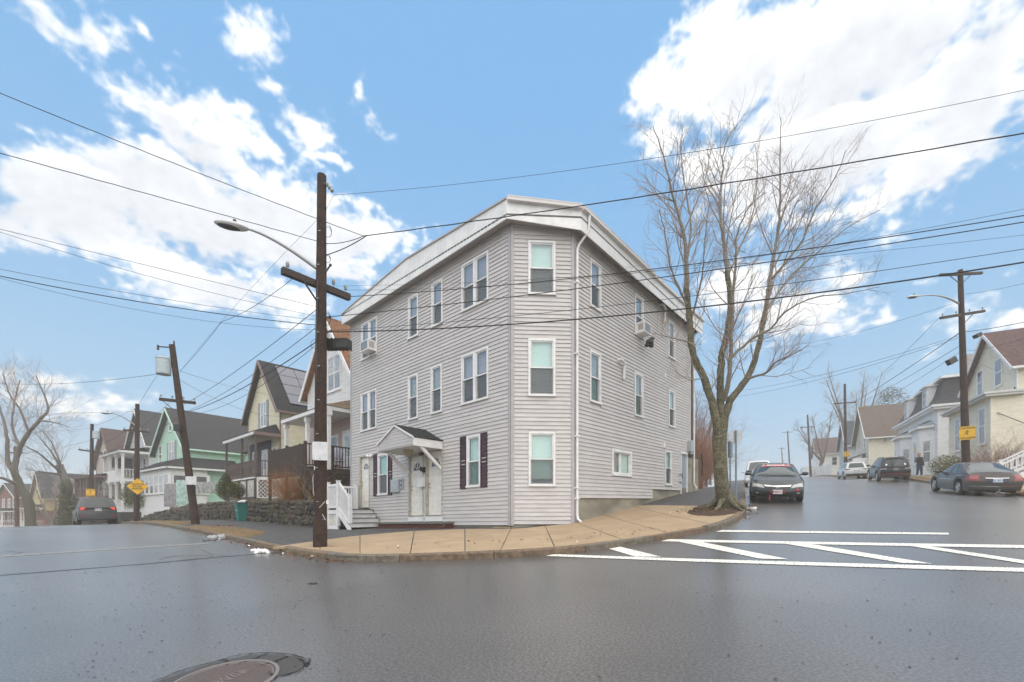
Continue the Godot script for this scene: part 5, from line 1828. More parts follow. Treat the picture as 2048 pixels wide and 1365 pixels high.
	for v in [1.8, 4.6]:
		hwin(f, 1.5, v, 0.9, 1.5, H, "white curtain")
		hwin(f, 4.4, v, 0.9, 1.5, H, "dark")
	var bay := [f[0] + f[2] * 2.2 + f[1] * 6.2, f[1], f[2]]
	s = Shape.new()
	fbox(s, bay, 0.0, 4.0, -1.0, 6.4, -5.0, 0.0)
	obj("side_wing", s, mats["beige"], H)
	for v in [1.2, 4.2]:
		for u in [0.8, 2.0, 3.2]: hwin(bay, u, v, 0.8, 1.5, H, "white curtain")

	# 6: yellow house over brick, 7: brick block, both beyond the crest
	var yel := hmat("yellow", Color(0.60, 0.47, 0.20))
	f = [Vector3(-77.6, -1.2, -73.0), Vector3(-0.85, 0, -0.52), Vector3(-0.52, 0, 0.85)]
	H = thing("yellow_house", "yellow house over a red brick ground floor beyond the crest of the street", "house", f[0], "houses along the left street")
	var brick: Material = mat("far brick", Color(0.30, 0.12, 0.075), 0.85, t_grain, Vector3.ONE * 0.8)
	shell(H, f, 6.5, 12.0, 5.4, 9.4, yel, mats["slate shingle"], hmat("buff trim", Color(0.55, 0.48, 0.33)), 0.5, brick, 2.9)
	hwin(f, 3.2, 5.6, 1.3, 1.5, H, "white curtain", null, null, 2)
	porch_stack(H, f, 6.5, 2.0, [0.2], 3.4, trim, mats["slate shingle"], false)
	hwin([f[0], -f[2], -f[1]], 2.4, 3.4, 1.0, 1.4, H, "grey curtain")
	f = [Vector3(-90.0, -1.2, -80.0), Vector3(-0.9, 0, -0.43), Vector3(-0.43, 0, 0.9)]
	H = thing("brick_house", "dim red brick house with white porch at the left edge of the view", "house", f[0], "houses along the left street")
	shell(H, f, 9.0, 12.0, 5.5, 8.0, brick, mats["charcoal shingle"], trim, 0.5)
	for v in [1.0, 3.6]:
		for u in [1.2, 3.4, 6.0]: hwin(f, u, v, 1.0, 1.5, H, "grey curtain")
	porch_stack(H, f, 6.5, 2.0, [0.2], 2.9, trim, mats["slate shingle"], false)
	f = [Vector3(-66.0, -1.0, -84.0), Vector3(-0.85, 0, -0.52), Vector3(-0.52, 0, 0.85)]
	H = thing("gray_roof_house", "hazy house with gray roof between the ivy tree and the yellow house", "house", f[0], "houses along the left street")
	shell(H, f, 7.0, 12.0, 6.0, 10.6, hmat("buff", Color(0.5, 0.42, 0.33)), mats["charcoal shingle"], trim, 0.5)
	hwin(f, 3.2, 6.4, 1.3, 1.5, H, "grey curtain")
	stone_wall()

func porch_stack(H: Node3D, f: Array, w: float, d: float, floors: Array, top: float, m: Material, roof: Material, solid: bool) -> void:
	for i in floors.size():
		var v: float = floors[i]
		var up: float = floors[i + 1] if i + 1 < floors.size() else top
		var s := Shape.new()
		fbox(s, f, -0.1, w + 0.1, v - 0.25, v, 0.0, d)
		obj("porch_floor", s, m, H)
		for k in 4:
			s = Shape.new()
			post(s, f, 0.05 + (w - 0.1) * k / 3.0, v, up - 0.2, d - 0.15, 0.2)
			post(s, f, 0.05 + (w - 0.1) * k / 3.0, up - 0.5, up - 0.22, d - 0.15, 0.32)
			obj("porch_post", s, m, H)
		if solid and i > 0:
			s = Shape.new()
			fbox(s, f, 2.4, w, v, v + 1.0, d - 0.2, d - 0.1)
			obj("porch_parapet", s, m, H)
			railing(f, 0.1, 2.4, v, v + 1.0, d - 0.15, m, H, 0.22)
		else:
			railing(f, 0.1, w - 0.1, v, v + 1.0, d - 0.15, m, H, 0.24)
		railing(f, 0.05, 0.05, v, v + 1.0, d - 0.2, m, H, 0.24, 0.1)
	var s := Shape.new()
	fbox(s, f, -0.35, w + 0.35, top - 0.22, top, 0.0, d + 0.25)
	obj("porch_eave", s, m, H)
	obj("porch_roof", slope(at_face(f, -0.4, top, d + 0.3), at_face(f, w + 0.4, top, d + 0.3), at_face(f, w + 0.1, top + 0.55, 0.03), at_face(f, -0.1, top + 0.55, 0.03)), roof, H)
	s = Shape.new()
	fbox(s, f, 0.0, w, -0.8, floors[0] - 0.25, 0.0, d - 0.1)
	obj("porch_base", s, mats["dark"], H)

# rubble retaining wall, stone by stone
func stone_wall() -> void:
	var W := thing("stone_wall", "mossy rubble stone retaining wall along the left pavement", "wall", lft(20, 1.0))
	var cols := []
	for i in 6:
		var c := [Color(0.115, 0.095, 0.07), Color(0.15, 0.125, 0.09), Color(0.085, 0.075, 0.06), Color(0.12, 0.115, 0.06), Color(0.16, 0.12, 0.085), Color(0.07, 0.065, 0.058)][i] as Color
		var m := mat("rubble%d" % i, c, 0.92, t_grain, Vector3.ONE * 1.5, 1.5, true)
		detail(m, t_mottle, Vector3.ONE * 1.3, true)
		cols.append(m)
	var s := Shape.new()
	for i in 70:
		var a := 9.85 + i * 0.8
		var h := 1.28
		s.hexa([lft(a, 0.93, -0.3), lft(a + 0.8, 0.93, -0.3), lft(a + 0.8, 0.6, -0.3), lft(a, 0.6, -0.3), lft(a, 0.93, h), lft(a + 0.8, 0.93, h), lft(a + 0.8, 0.6, h), lft(a, 0.6, h)])
	# the end that turns in beside the steps
	s.hexa([lft(9.85, 0.93, -0.3), lft(9.85, 0.6, -0.3), lft(9.85, -3.0, -0.3), lft(9.95, -3.0, -0.3), lft(9.85, 0.93, 1.5), lft(9.85, 0.6, 1.5), lft(9.85, -3.0, 2.2), lft(9.95, -3.0, 2.2)])
	obj("mortar_core", s, mat("wall soil", Color(0.05, 0.042, 0.032), 0.95, t_grain, Vector3.ONE, 1.0, true), W)
	var r := RandomNumberGenerator.new()
	r.seed = 77
	var rest := Shape.new()
	var count := 0
	var top := []
	var a := 9.8
	# courses of uneven stones laid with a brick-like break
	for row in 6:
		a = 9.8 - r.randf() * 0.3
		while a < 62.0:
			var grow := 1.0 + smoothstep(18.0, 30.0, a) * 0.9
			var w := r.randf_range(0.24, 0.78) * grow
			var lim := 1.34 + r.randf_range(-0.05, 0.07)
			var h := r.randf_range(0.17, 0.29)
			var v := row * 0.232 + r.randf_range(-0.03, 0.03) - 0.04
			if v > lim - 0.1:
				a += w
				continue
			h = minf(h, lim - v)
			var c := lft(a + w * 0.5, 0.93, v + h * 0.5)
			var st := Shape.new() if count < 290 else rest
			stone(st, c, Vector3(w * 0.53, h * 0.56, r.randf_range(0.10, 0.2)), r)
			if count < 290: obj("stone", st, cols[r.randi() % 6], W)
			count += 1
			a += w
	# the end face by the steps
	for row in 7:
		var p := 0.9
		while p > -1.2:
			var w := r.randf_range(0.3, 0.7)
			stone(rest, lft(9.84, p - w * 0.5, row * 0.22 + 0.1), Vector3(0.16, 0.13, w * 0.5), r)
			p -= w
	stuff(obj("stone", rest, cols[1], W))

func stone(s: Shape, c: Vector3, e: Vector3, r: RandomNumberGenerator) -> void:
	var b := Basis(Vector3(-0.749, 0, -0.663), Vector3.UP, Vector3(-0.663, 0, 0.749)) * Basis.from_euler(Vector3(r.randf_range(-0.1, 0.1), r.randf_range(-0.1, 0.1), r.randf_range(-0.22, 0.22)))
	var rows := []
	for i in 5:
		var l := []
		var t := PI * i / 4.0
		for j in 9:
			var f := TAU * (j % 8) / 8.0
			var d := Vector3(sin(t) * cos(f), cos(t), sin(t) * sin(f))
			var q := Vector3(signf(d.x) * pow(absf(d.x), 0.55), signf(d.y) * pow(absf(d.y), 0.55), signf(d.z) * pow(absf(d.z), 0.6))
			l.append(q)
		rows.append(l)
	for i in 5:
		for j in 8: rows[i][j] *= r.randf_range(0.82, 1.06)
		rows[i][8] = rows[i][0]
	for i in 5:
		for j in 9: rows[i][j] = c + b * (rows[i][j] * e)
	for i in 4:
		for j in 8:
			s.out4(rows[i][j], rows[i][j + 1], rows[i + 1][j + 1], rows[i + 1][j], c)

# ------------------------------------------------------------------ right street
func front_right(s: float, p: float, base: float) -> Array:
	var q := rgt(s, p)
	return [Vector3(q.x, base, q.z), Vector3(0.468, 0, -0.884), Vector3(-0.884, 0, -0.468)]

func build_right_side() -> void:
	var trim: Material = mats["white trim"]
	var cream := hmat("vanilla", Color(0.80, 0.74, 0.60))
	# 1: cream house with the flat-roofed bay
	var f := front_right(21.3, 15.5, 2.9)
	var H := thing("vanilla_house", "cream clapboard house with reddish brown roof and flat bay at the right edge", "house", f[0], "houses along the right street")
	shell(H, f, 7.2, 12.0, 8.1, 11.3, cream, shingles("mauve shingle", Color(0.20, 0.115, 0.105)), trim, 0.4)
	hwin(f, 2.3, 7.3, 0.9, 1.8, H, "grey curtain")
	hwin(f, 5.0, 7.3, 0.8, 1.7, H, "grey curtain")
	var bf := [f[0] + f[2] * 1.5 - f[1] * 0.8, f[1], f[2]]
	var bg := [bf[0], -f[2], -f[1]]
	obj("bay_wall", lap_wall(bf, 0.0, 6.4, 0.0, 6.0), cream, H)
	obj("bay_wall", lap_wall(bg, 0.0, 1.6, 0.0, 6.0), cream, H)
	var s := Shape.new()
	fbox(s, bf, 0.05, 6.35, -1.5, 5.9, -1.6, -0.05)
	obj("bay_room", s, cream, H)
	for u in [0.0, 2.0, 6.4]:
		s = Shape.new()
		fbox(s, bf, u - 0.08, u + 0.08, 0.0, 6.0, -0.03, 0.035)
		obj("corner_board", s, cream, H)
	s = Shape.new()
	fbox(s, bf, -0.35, 6.8, 5.95, 6.1, -1.5, 0.35)
	fbox(s, bf, -0.42, 6.85, 6.1, 6.24, -1.5, 0.45)
	obj("bay_roof", s, hmat("bay trim", Color(0.62, 0.62, 0.60)), H)
	hwin(bf, 1.1, 3.1, 0.8, 2.3, H, "dark")
	hwin(bf, 4.9, 3.1, 0.8, 2.3, H, "dark")
	s = Shape.new()
	s.tube([at_face(bg, 0.3, 4.9, 0.02), at_face(bg, 1.2, 4.0, 0.8)], [0.025], 6)
	obj("flag_pole", s, mats["dark metal"], H)
	s = Shape.new()
	s.tube([at_face(f, -0.03, 6.6, 0.12), at_face(f, -0.03, 0.5, 0.12)], [0.045], 6)
	obj("downspout", s, mats["dark metal"], H)
	# white stairs in front of it
	var sb := Vector3(26.2, 0, -23.5)
	var gy := land(sb.x, sb.z) + 0.1
	var sf := [Vector3(sb.x, gy, sb.z), Vector3(0.884, 0, 0.468), Vector3(-0.468, 0, 0.884)]
	var S := thing("white_stairs", "long white wooden stairs with railings in front of the cream house", "steps", sf[0])
	for i in 12:
		s = Shape.new()
		fbox(s, sf, i * 0.29, i * 0.29 + 0.32, 0.17 * (i + 1) - 0.03, 0.17 * (i + 1), -1.4, 0.0)
		obj("tread", s, hmat("grey tread", Color(0.3, 0.3, 0.3)), S)
		s = Shape.new()
		fbox(s, sf, i * 0.29 + 0.02, i * 0.29 + 0.04, 0.17 * i, 0.17 * (i + 1) - 0.03, -1.38, -0.02)
		obj("riser", s, trim, S)
	for d in [0.0, -1.4]:
		s = Shape.new()
		s.bar(at_face(sf, -0.1, 0.05, d + 0.03), at_face(sf, 3.4, 2.1, d + 0.03), 0.05, 0.26)
		obj("stringer", s, trim, S)
		for v in [0.45, 1.12]:
			s = Shape.new()
			s.bar(at_face(sf, -0.05, v, d), at_face(sf, 3.4, v + 2.02, d), 0.09, 0.09)
			obj("rail", s, trim, S)
		for i in 17:
			s = Shape.new()
			var u := 0.12 + i * 0.2
			s.bar(at_face(sf, u, 0.45 + u * 0.585, d), at_face(sf, u, 1.12 + u * 0.585, d), 0.04, 0.04, sf[2])
			obj("baluster", s, trim, S)
		for u in [-0.08, 3.4]:
			s = Shape.new()
			fbox(s, sf, u - 0.07, u + 0.07, -0.2 + maxf(u, 0.0) * 0.58, 1.35 + maxf(u, 0.0) * 0.58, d - 0.07, d + 0.07)
			fbox(s, sf, u - 0.09, u + 0.09, 1.35 + maxf(u, 0.0) * 0.58, 1.39 + maxf(u, 0.0) * 0.58, d - 0.09, d + 0.09)
			obj("newel", s, trim, S)
	s = Shape.new()
	s.lathe(at_face(sf, 2.2, 0.0, 0.2), [[0.0, 0.0], [0.2, 0.0], [0.28, 0.5], [0.0, 0.5]], 14)
	single("red_bin", s, mat("dull red", Color(0.30, 0.05, 0.04), 0.6), "dull red tub under the white stairs", "tub", at_face(sf, 2.2, 0.0, 0.2))
	s = Shape.new()
	s.blob(at_face(sf, 1.7, 0.35, 0.1), Vector3(0.25, 0.35, 0.25))
	single("blue_sack", s, mat("dark blue sack", Color(0.04, 0.05, 0.10), 0.7), "dark blue sack under the white stairs", "sack", at_face(sf, 1.7, 0.0, 0.1))

	# 2: white mansard house
	f = front_right(34.6, 15.5, 4.2)
	var wc := hmat("mansard white", Color(0.82, 0.82, 0.82))
	H = thing("mansard_house", "white house with dark mansard roof, dormers and two bays on the right street", "house", f[0], "houses along the right street")
	var g := [f[0], -f[2], -f[1]]
	obj("wall", lap_wall(f, 0, 11.4, 0.3, 6.85), wc, H)
	obj("wall", lap_wall(g, 0, 9.0, 0.3, 6.85), wc, H)
	s = Shape.new()
	fbox(s, f, 0.05, 11.35, -1.5, 6.8, -8.9, -0.05)
	obj("inner_wall", s, wc, H)
	s = Shape.new()
	fbox(s, f, -0.5, 11.9, 6.8, 7.0, -9.4, 0.5)
	fbox(s, f, -0.35, 11.75, 6.6, 6.8, -9.3, 0.35)
	obj("cornice", s, trim, H)
	var sl := shingles("mansard slate", Color(0.075, 0.075, 0.085))
	var prof := [[0.4, 7.0], [0.05, 7.4], [-0.28, 8.0], [-0.5, 8.7], [-0.68, 9.5]]
	s = Shape.new()
	for k in 4:
		var p: Array = prof[k]
		var q: Array = prof[k + 1]
		var c := at_face(f, 5, 7, -4.5)
		s.out4(at_face(f, -p[0], p[1], p[0]), at_face(f, 11.4 + p[0], p[1], p[0]), at_face(f, 11.4 + q[0], q[1], q[0]), at_face(f, -q[0], q[1], q[0]), c)
		s.out4(at_face(f, -p[0], p[1], p[0]), at_face(f, -p[0], p[1], -9 - p[0]), at_face(f, -q[0], q[1], -9 - q[0]), at_face(f, -q[0], q[1], q[0]), c)
		s.out4(at_face(f, 11.4 + p[0], p[1], p[0]), at_face(f, 11.4 + p[0], p[1], -9 - p[0]), at_face(f, 11.4 + q[0], q[1], -9 - q[0]), at_face(f, 11.4 + q[0], q[1], q[0]), c)
	obj("roof", s, sl, H)
	s = Shape.new()
	fbox(s, f, 0.35, 11.05, 9.5, 9.72, -8.6, -0.35)
	obj("cornice", s, trim, H)
	s = Shape.new()
	s.hexa([at_face(f, 0.4, 9.72, -0.4), at_face(f, 11.0, 9.72, -0.4), at_face(f, 11.0, 9.72, -8.5), at_face(f, 0.4, 9.72, -8.5), at_face(f, 2.5, 10.4, -3), at_face(f, 8.9, 10.4, -3), at_face(f, 8.9, 10.4, -6), at_face(f, 2.5, 10.4, -6)])
	obj("roof_top", s, hmat("green grey roof", Color(0.30, 0.36, 0.35)), H)
	s = Shape.new()
	fbox(s, g, 2.4, 3.4, 9.5, 11.6, -1.9, -1.2)
	obj("chimney", s, hmat("pale brick", Color(0.42, 0.34, 0.32)), H)
	for u in [2.8, 8.4]:
		dormer(H, f, u, 7.3, 1.0, 1.6, wc)
	dormer(H, g, 4.2, 7.3, 0.9, 1.5, wc)
	for u in [2.3, 8.2]:
		var b := [at_face(f, u - 1.6, 0, 0), at_face(f, u - 1.0, 0, 0.9), at_face(f, u + 1.0, 0, 0.9), at_face(f, u + 1.6, 0, 0)]
		for i in 3:
			var d: Vector3 = (b[i + 1] - b[i])
			var n := Vector3(d.z, 0, -d.x).normalized()
			if n.dot(f[2]) < 0.0: n = -n
			var bfc := [b[i], d.normalized(), n]
			obj("bay_wall", lap_wall(bfc, 0, d.length(), 0.2, 5.2), wc, H)
			hwin(bfc, d.length() * 0.5, 1.9, 0.95 if i == 1 else 0.55, 2.0, H, "white curtain")
			s = Shape.new()
			fbox(s, bfc, -0.1, d.length() + 0.1, 5.1, 5.35, -0.3, 0.28)
			obj("bay_eave", s, trim, H)
			obj("bay_roof", slope(at_face(bfc, -0.2, 5.35, 0.3), at_face(bfc, d.length() + 0.2, 5.35, 0.3), at_face(f, u + 0.5, 5.95, 0.02), at_face(f, u - 0.5, 5.95, 0.02)), hmat("bay lead", Color(0.40, 0.42, 0.43)), H)
	hwin(f, 4.5, 1.9, 0.8, 1.9, H, "white curtain")
	# its steps and iron rail
	var st := front_right(32.4, 14.6, 4.0)
	S = thing("side_steps", "white side steps with curved iron railing beside the mansard house", "steps", st[0])
	for i in 6:
		s = Shape.new()
		fbox(s, [st[0], -st[2], -st[1]], i * 0.3, 2.6, -0.4 + i * 0.19, -0.4 + (i + 1) * 0.19, -1.3, 0.0)
		obj("tread", s, trim, S)
	railing([st[0], -st[2], -st[1]], -0.2, 2.6, 0.2, 1.7, 0.05, hmat("grey iron", Color(0.25, 0.25, 0.26)), S, 0.16)

	# 3: cream house with brown roof
	f = front_right(59.6, 15.5, 5.8)
	H = thing("brown_gable_house", "cream gabled house with tan brown roof beyond the mansard house", "house", f[0], "houses along the right street")
	shell(H, f, 8.0, 12.0, 6.7, 11.3, hmat("ivory", Color(0.70, 0.66, 0.54)), shingles("tan brown shingle", Color(0.22, 0.17, 0.135)), trim, 0.6)
	hwin(f, 2.5, 5.0, 0.9, 1.9, H, "dark")
	hwin(f, 5.5, 5.0, 0.8, 1.7, H, "dark")
	s = Shape.new()
	fbox(s, f, 0.5, 5.5, -1.0, 3.4, 0.0, 1.8)
	obj("entry_porch", s, trim, H)
	obj("porch_roof", slope(at_face(f, 0.2, 3.4, 2.1), at_face(f, 5.8, 3.4, 2.1), at_face(f, 4.0, 4.3, 0.03), at_face(f, 2.0, 4.3, 0.03)), mats["tan brown shingle"], H)
	hwin([f[0] + f[2] * 1.8, f[1], f[2]], 1.4, 1.0, 0.8, 1.7, H, "grey curtain")
	s = Shape.new()
	s.lathe(at_face([f[0], -f[2], -f[1]], 1.8, 5.6, 0.4), [[0.0, -0.06], [0.25, 0.0], [0.32, 0.12]], 14, Basis(Vector3(0, 0, 1), Vector3(-0.6, 0.3, 0.74).normalized(), Vector3(1, 0, 0)).orthonormalized())
	obj("satellite_dish", s, mats["galvanised"], H)
	# 4 and 5: farther houses
	f = front_right(74.0, 15.5, 6.6)
	H = thing("blue_roof_house", "hazy gray house with blue gray roof beyond the tan brown roof", "house", f[0], "houses along the right street")
	shell(H, f, 7.5, 10.0, 6.6, 10.9, hmat("grey blue", Color(0.50, 0.54, 0.60)), shingles("blue shingle", Color(0.09, 0.11, 0.14)), trim, 0.5)
	hwin(f, 3.4, 5.0, 0.9, 1.6, H, "dark")
	f = front_right(97.0, 14.0, 7.4)
	H = thing("far_white_house", "white house with faded pinkish roof at the top of the right street", "house", f[0], "houses along the right street")
	shell(H, f, 8.0, 9.0, 7.0, 10.6, wc, shingles("pink shingle", Color(0.22, 0.14, 0.135)), trim, 0.5)
	hwin(f, 2.0, 4.2, 0.9, 1.7, H, "dark")
	hwin([f[0], -f[2], -f[1]], 3.0, 4.2, 0.9, 1.7, H, "dark")
	s = Shape.new()
	fbox(s, f, 1.0, 8.0, -1.0, 4.2, 0.0, 2.5)
	obj("front_wing", s, wc, H)
	# white board fence
	var p0 := rgt(68.0, 12.4)
	var F := thing("white_fence", "tall white board fence at the far end of the right street", "fence", p0)
	for i in 90:
		var a := rgt(68.0 + i * 0.26, 12.4)
		var b := rgt(68.0 + i * 0.26 + 0.24, 12.4)
		s = Shape.new()
		s.hexa([a, b, b + Vector3(0.02, 0, 0.01), a + Vector3(0.02, 0, 0.01), a + Vector3.UP * 2.0, b + Vector3.UP * 2.0, b + Vector3(0.02, 2.0, 0.01), a + Vector3(0.02, 2.0, 0.01)])
		obj("fence_board", s, trim, F)
	for i in 10:
		s = Shape.new()
		var a := rgt(68.0 + i * 2.6, 12.3)
		s.box(a + Vector3.UP * 1.1, Vector3(0.14, 2.3, 0.14))
		obj("fence_post", s, trim, F)

func dormer(H: Node3D, f: Array, u: float, v: float, w: float, h: float, m: Material) -> void:
	var s := Shape.new()
	fbox(s, f, u - w * 0.5 - 0.22, u + w * 0.5 + 0.22, v - 0.05, v + h + 0.3, -1.2, 0.1)
	var d := obj("dormer", s, m, H)
	s = Shape.new()
	fbox(s, f, u - w * 0.5 - 0.4, u + w * 0.5 + 0.4, v + h + 0.3, v + h + 0.42, -1.2, 0.32)
	obj("dormer_roof", s, mats["white trim"], d)
	s = Shape.new()
	ring(s, [f[0] + f[2] * 0.1, f[1], f[2]], u - w * 0.5, u + w * 0.5, v + 0.05, v + h + 0.1, 0.07, 0.0, 0.05)
	obj("dormer_frame", s, mats["white trim"], d)
	for k in 2:
		s = Shape.new()
		fbox(s, f, u - w * 0.5 + 0.07, u + w * 0.5 - 0.07, v + 0.12 + k * h * 0.5, v + h * 0.5 + 0.07 + k * h * 0.5, 0.1, 0.115)
		obj("dormer_pane", s, hpane("grey curtain" if k else "dark", k == 1), d)

# ------------------------------------------------------------------ vehicles (x forward, z to the right)
func prof_at(p: Array, x: float) -> float:
	if x <= p[0][0]: return p[0][1]
	for i in p.size() - 1:
		if x <= p[i + 1][0]:
			var t: float = (x - p[i][0]) / (p[i + 1][0] - p[i][0])
			t = lerpf(t, t * t * (3.0 - 2.0 * t), 0.5)
			return lerpf(p[i][1], p[i + 1][1], t)
	return p[-1][1]

func body_at(c: Dictionary, x: float, y: float, z: float) -> Vector3:
	var hl: float = c.L * 0.5
	var k := y - 0.45
	var nose: float = (c.nf if x > 0.0 else c.nb) * pow(absf(k) * 1.8, 2.2)
	if k < 0.0: nose *= 0.45
	var X := x * (hl - nose)
	X -= signf(x) * pow(absf(x), 5.0) * c.bow * z * z
	var e := maxf(0.0, absf(x) - 0.5) / 0.5
	var hw: float = c.W * 0.5 * (1.0 - 0.075 * e * e) * (1.0 - 0.045 * pow(absf(y - 0.52) * 2.0, 2.0)) * (1.0 - 0.05 * pow(y, 8.0))
	var top := prof_at(c.top, X) - 0.035 * z * z - 0.03 * pow(absf(z), 8.0)
	var bot: float = c.sill + 0.05 * e * e
	if absf(z) > 0.55:
		for w in [c.xf, c.xr]:
			var R: float = c.wr + 0.065
			var d: float = absf(X - w)
			if d < R:
				bot = maxf(bot, c.wr + sqrt(R * R - d * d) * (1.0 if d < R * 0.97 else 0.6))
	return Vector3(X, lerpf(bot, top, y), z * hw)

func cabin_at(c: Dictionary, x: float, y: float, z: float) -> Vector3:
	var x0: float = lerpf(c.cb[0], c.cb[2], y)
	var x1: float = lerpf(c.cb[1], c.cb[3], y)
	var X := lerpf(x0, x1, (x + 1.0) * 0.5)
	X -= (0.10 * pow(maxf(x, 0.0), 6.0) - 0.06 * pow(maxf(-x, 0.0), 6.0)) * z * z
	var e := absf(x)
	var hw: float = c.W * 0.5 * lerpf(0.93, c.roofw, y * y * 0.35 + y * 0.65) * (1.0 - 0.07 * pow(e, 4.0))
	var base := prof_at(c.top, X) - 0.05
	var roof: float = c.H - 0.05 * pow(e, 3.0) - 0.035 * z * z - 0.02 * pow(absf(z), 8.0)
	return Vector3(X, lerpf(minf(base, roof), roof, y), z * hw)

func skin(c: Dictionary, cabin: bool, face: String, a: float, b: float) -> Vector3:
	var x := a
	var y := b
	var z := 0.0
	match face:
		"F": x = 1.0; z = a
		"B": x = -1.0; z = a
		"L": z = -1.0
		"R": z = 1.0
		"T": y = 1.0; z = b
		"U": y = 0.0; z = b
	return cabin_at(c, x, y, z) if cabin else body_at(c, x, y, z)

func panel(s: Shape, c: Dictionary, cabin: bool, face: String, q: Array, nu: int, nv: int, lift := 0.0) -> void:
	# q: four corners in the face's own a, b
	var rows := []
	var mid := Vector3(0, c.H * 0.45, 0)
	for i in nv + 1:
		var l := []
		for j in nu + 1:
			var u := float(j) / nu
			var v := float(i) / nv
			var p: Vector2 = q[0].lerp(q[1], u).lerp(q[3].lerp(q[2], u), v)
			var w := skin(c, cabin, face, p.x, p.y)
			if lift != 0.0:
				var du := skin(c, cabin, face, p.x + 0.01, p.y) - skin(c, cabin, face, p.x - 0.01, p.y)
				var dv := skin(c, cabin, face, p.x, p.y + 0.01) - skin(c, cabin, face, p.x, p.y - 0.01)
				var n := du.cross(dv).normalized()
				if face == "F" and n.x < 0.0 or face == "B" and n.x > 0.0 or face == "L" and n.z > 0.0 or face == "R" and n.z < 0.0 or face == "T" and n.y < 0.0: n = -n
				w += n * lift
			l.append(w)
		rows.append(l)
	var t: Vector3 = (rows[0][1] - rows[0][0]).cross(rows[1][0] - rows[0][0])
	var o: Vector3 = rows[nv / 2][nu / 2] - Vector3(clampf(rows[nv / 2][nu / 2].x, -1.2, 1.2), c.H * 0.4, 0)
	if face == "L" or face == "R": o = Vector3(0, 0, rows[0][0].z)
	if face == "F": o = Vector3.RIGHT
	if face == "B": o = Vector3.LEFT
	if face == "T": o = Vector3.UP
	if face == "U": o = Vector3.DOWN
	s.grid(rows, t.dot(o) < 0.0)

func rect(a0: float, a1: float, b0: float, b1: float) -> Array:
	return [Vector2(a0, b0), Vector2(a1, b0), Vector2(a1, b1), Vector2(a0, b1)]

func quadp(a: float, b: float, c: float, d: float, e: float, f: float, g: float, h: float) -> Array:
	return [Vector2(a, b), Vector2(c, d), Vector2(e, f), Vector2(g, h)]

func patch(called: String, c: Dictionary, cabin: bool, face: String, q: Array, m: Material, parent: Node3D, lift := 0.006) -> MeshInstance3D:
	var s := Shape.new()
	panel(s, c, cabin, face, q, 8, 6, lift)
	return obj(called, s, m, parent)

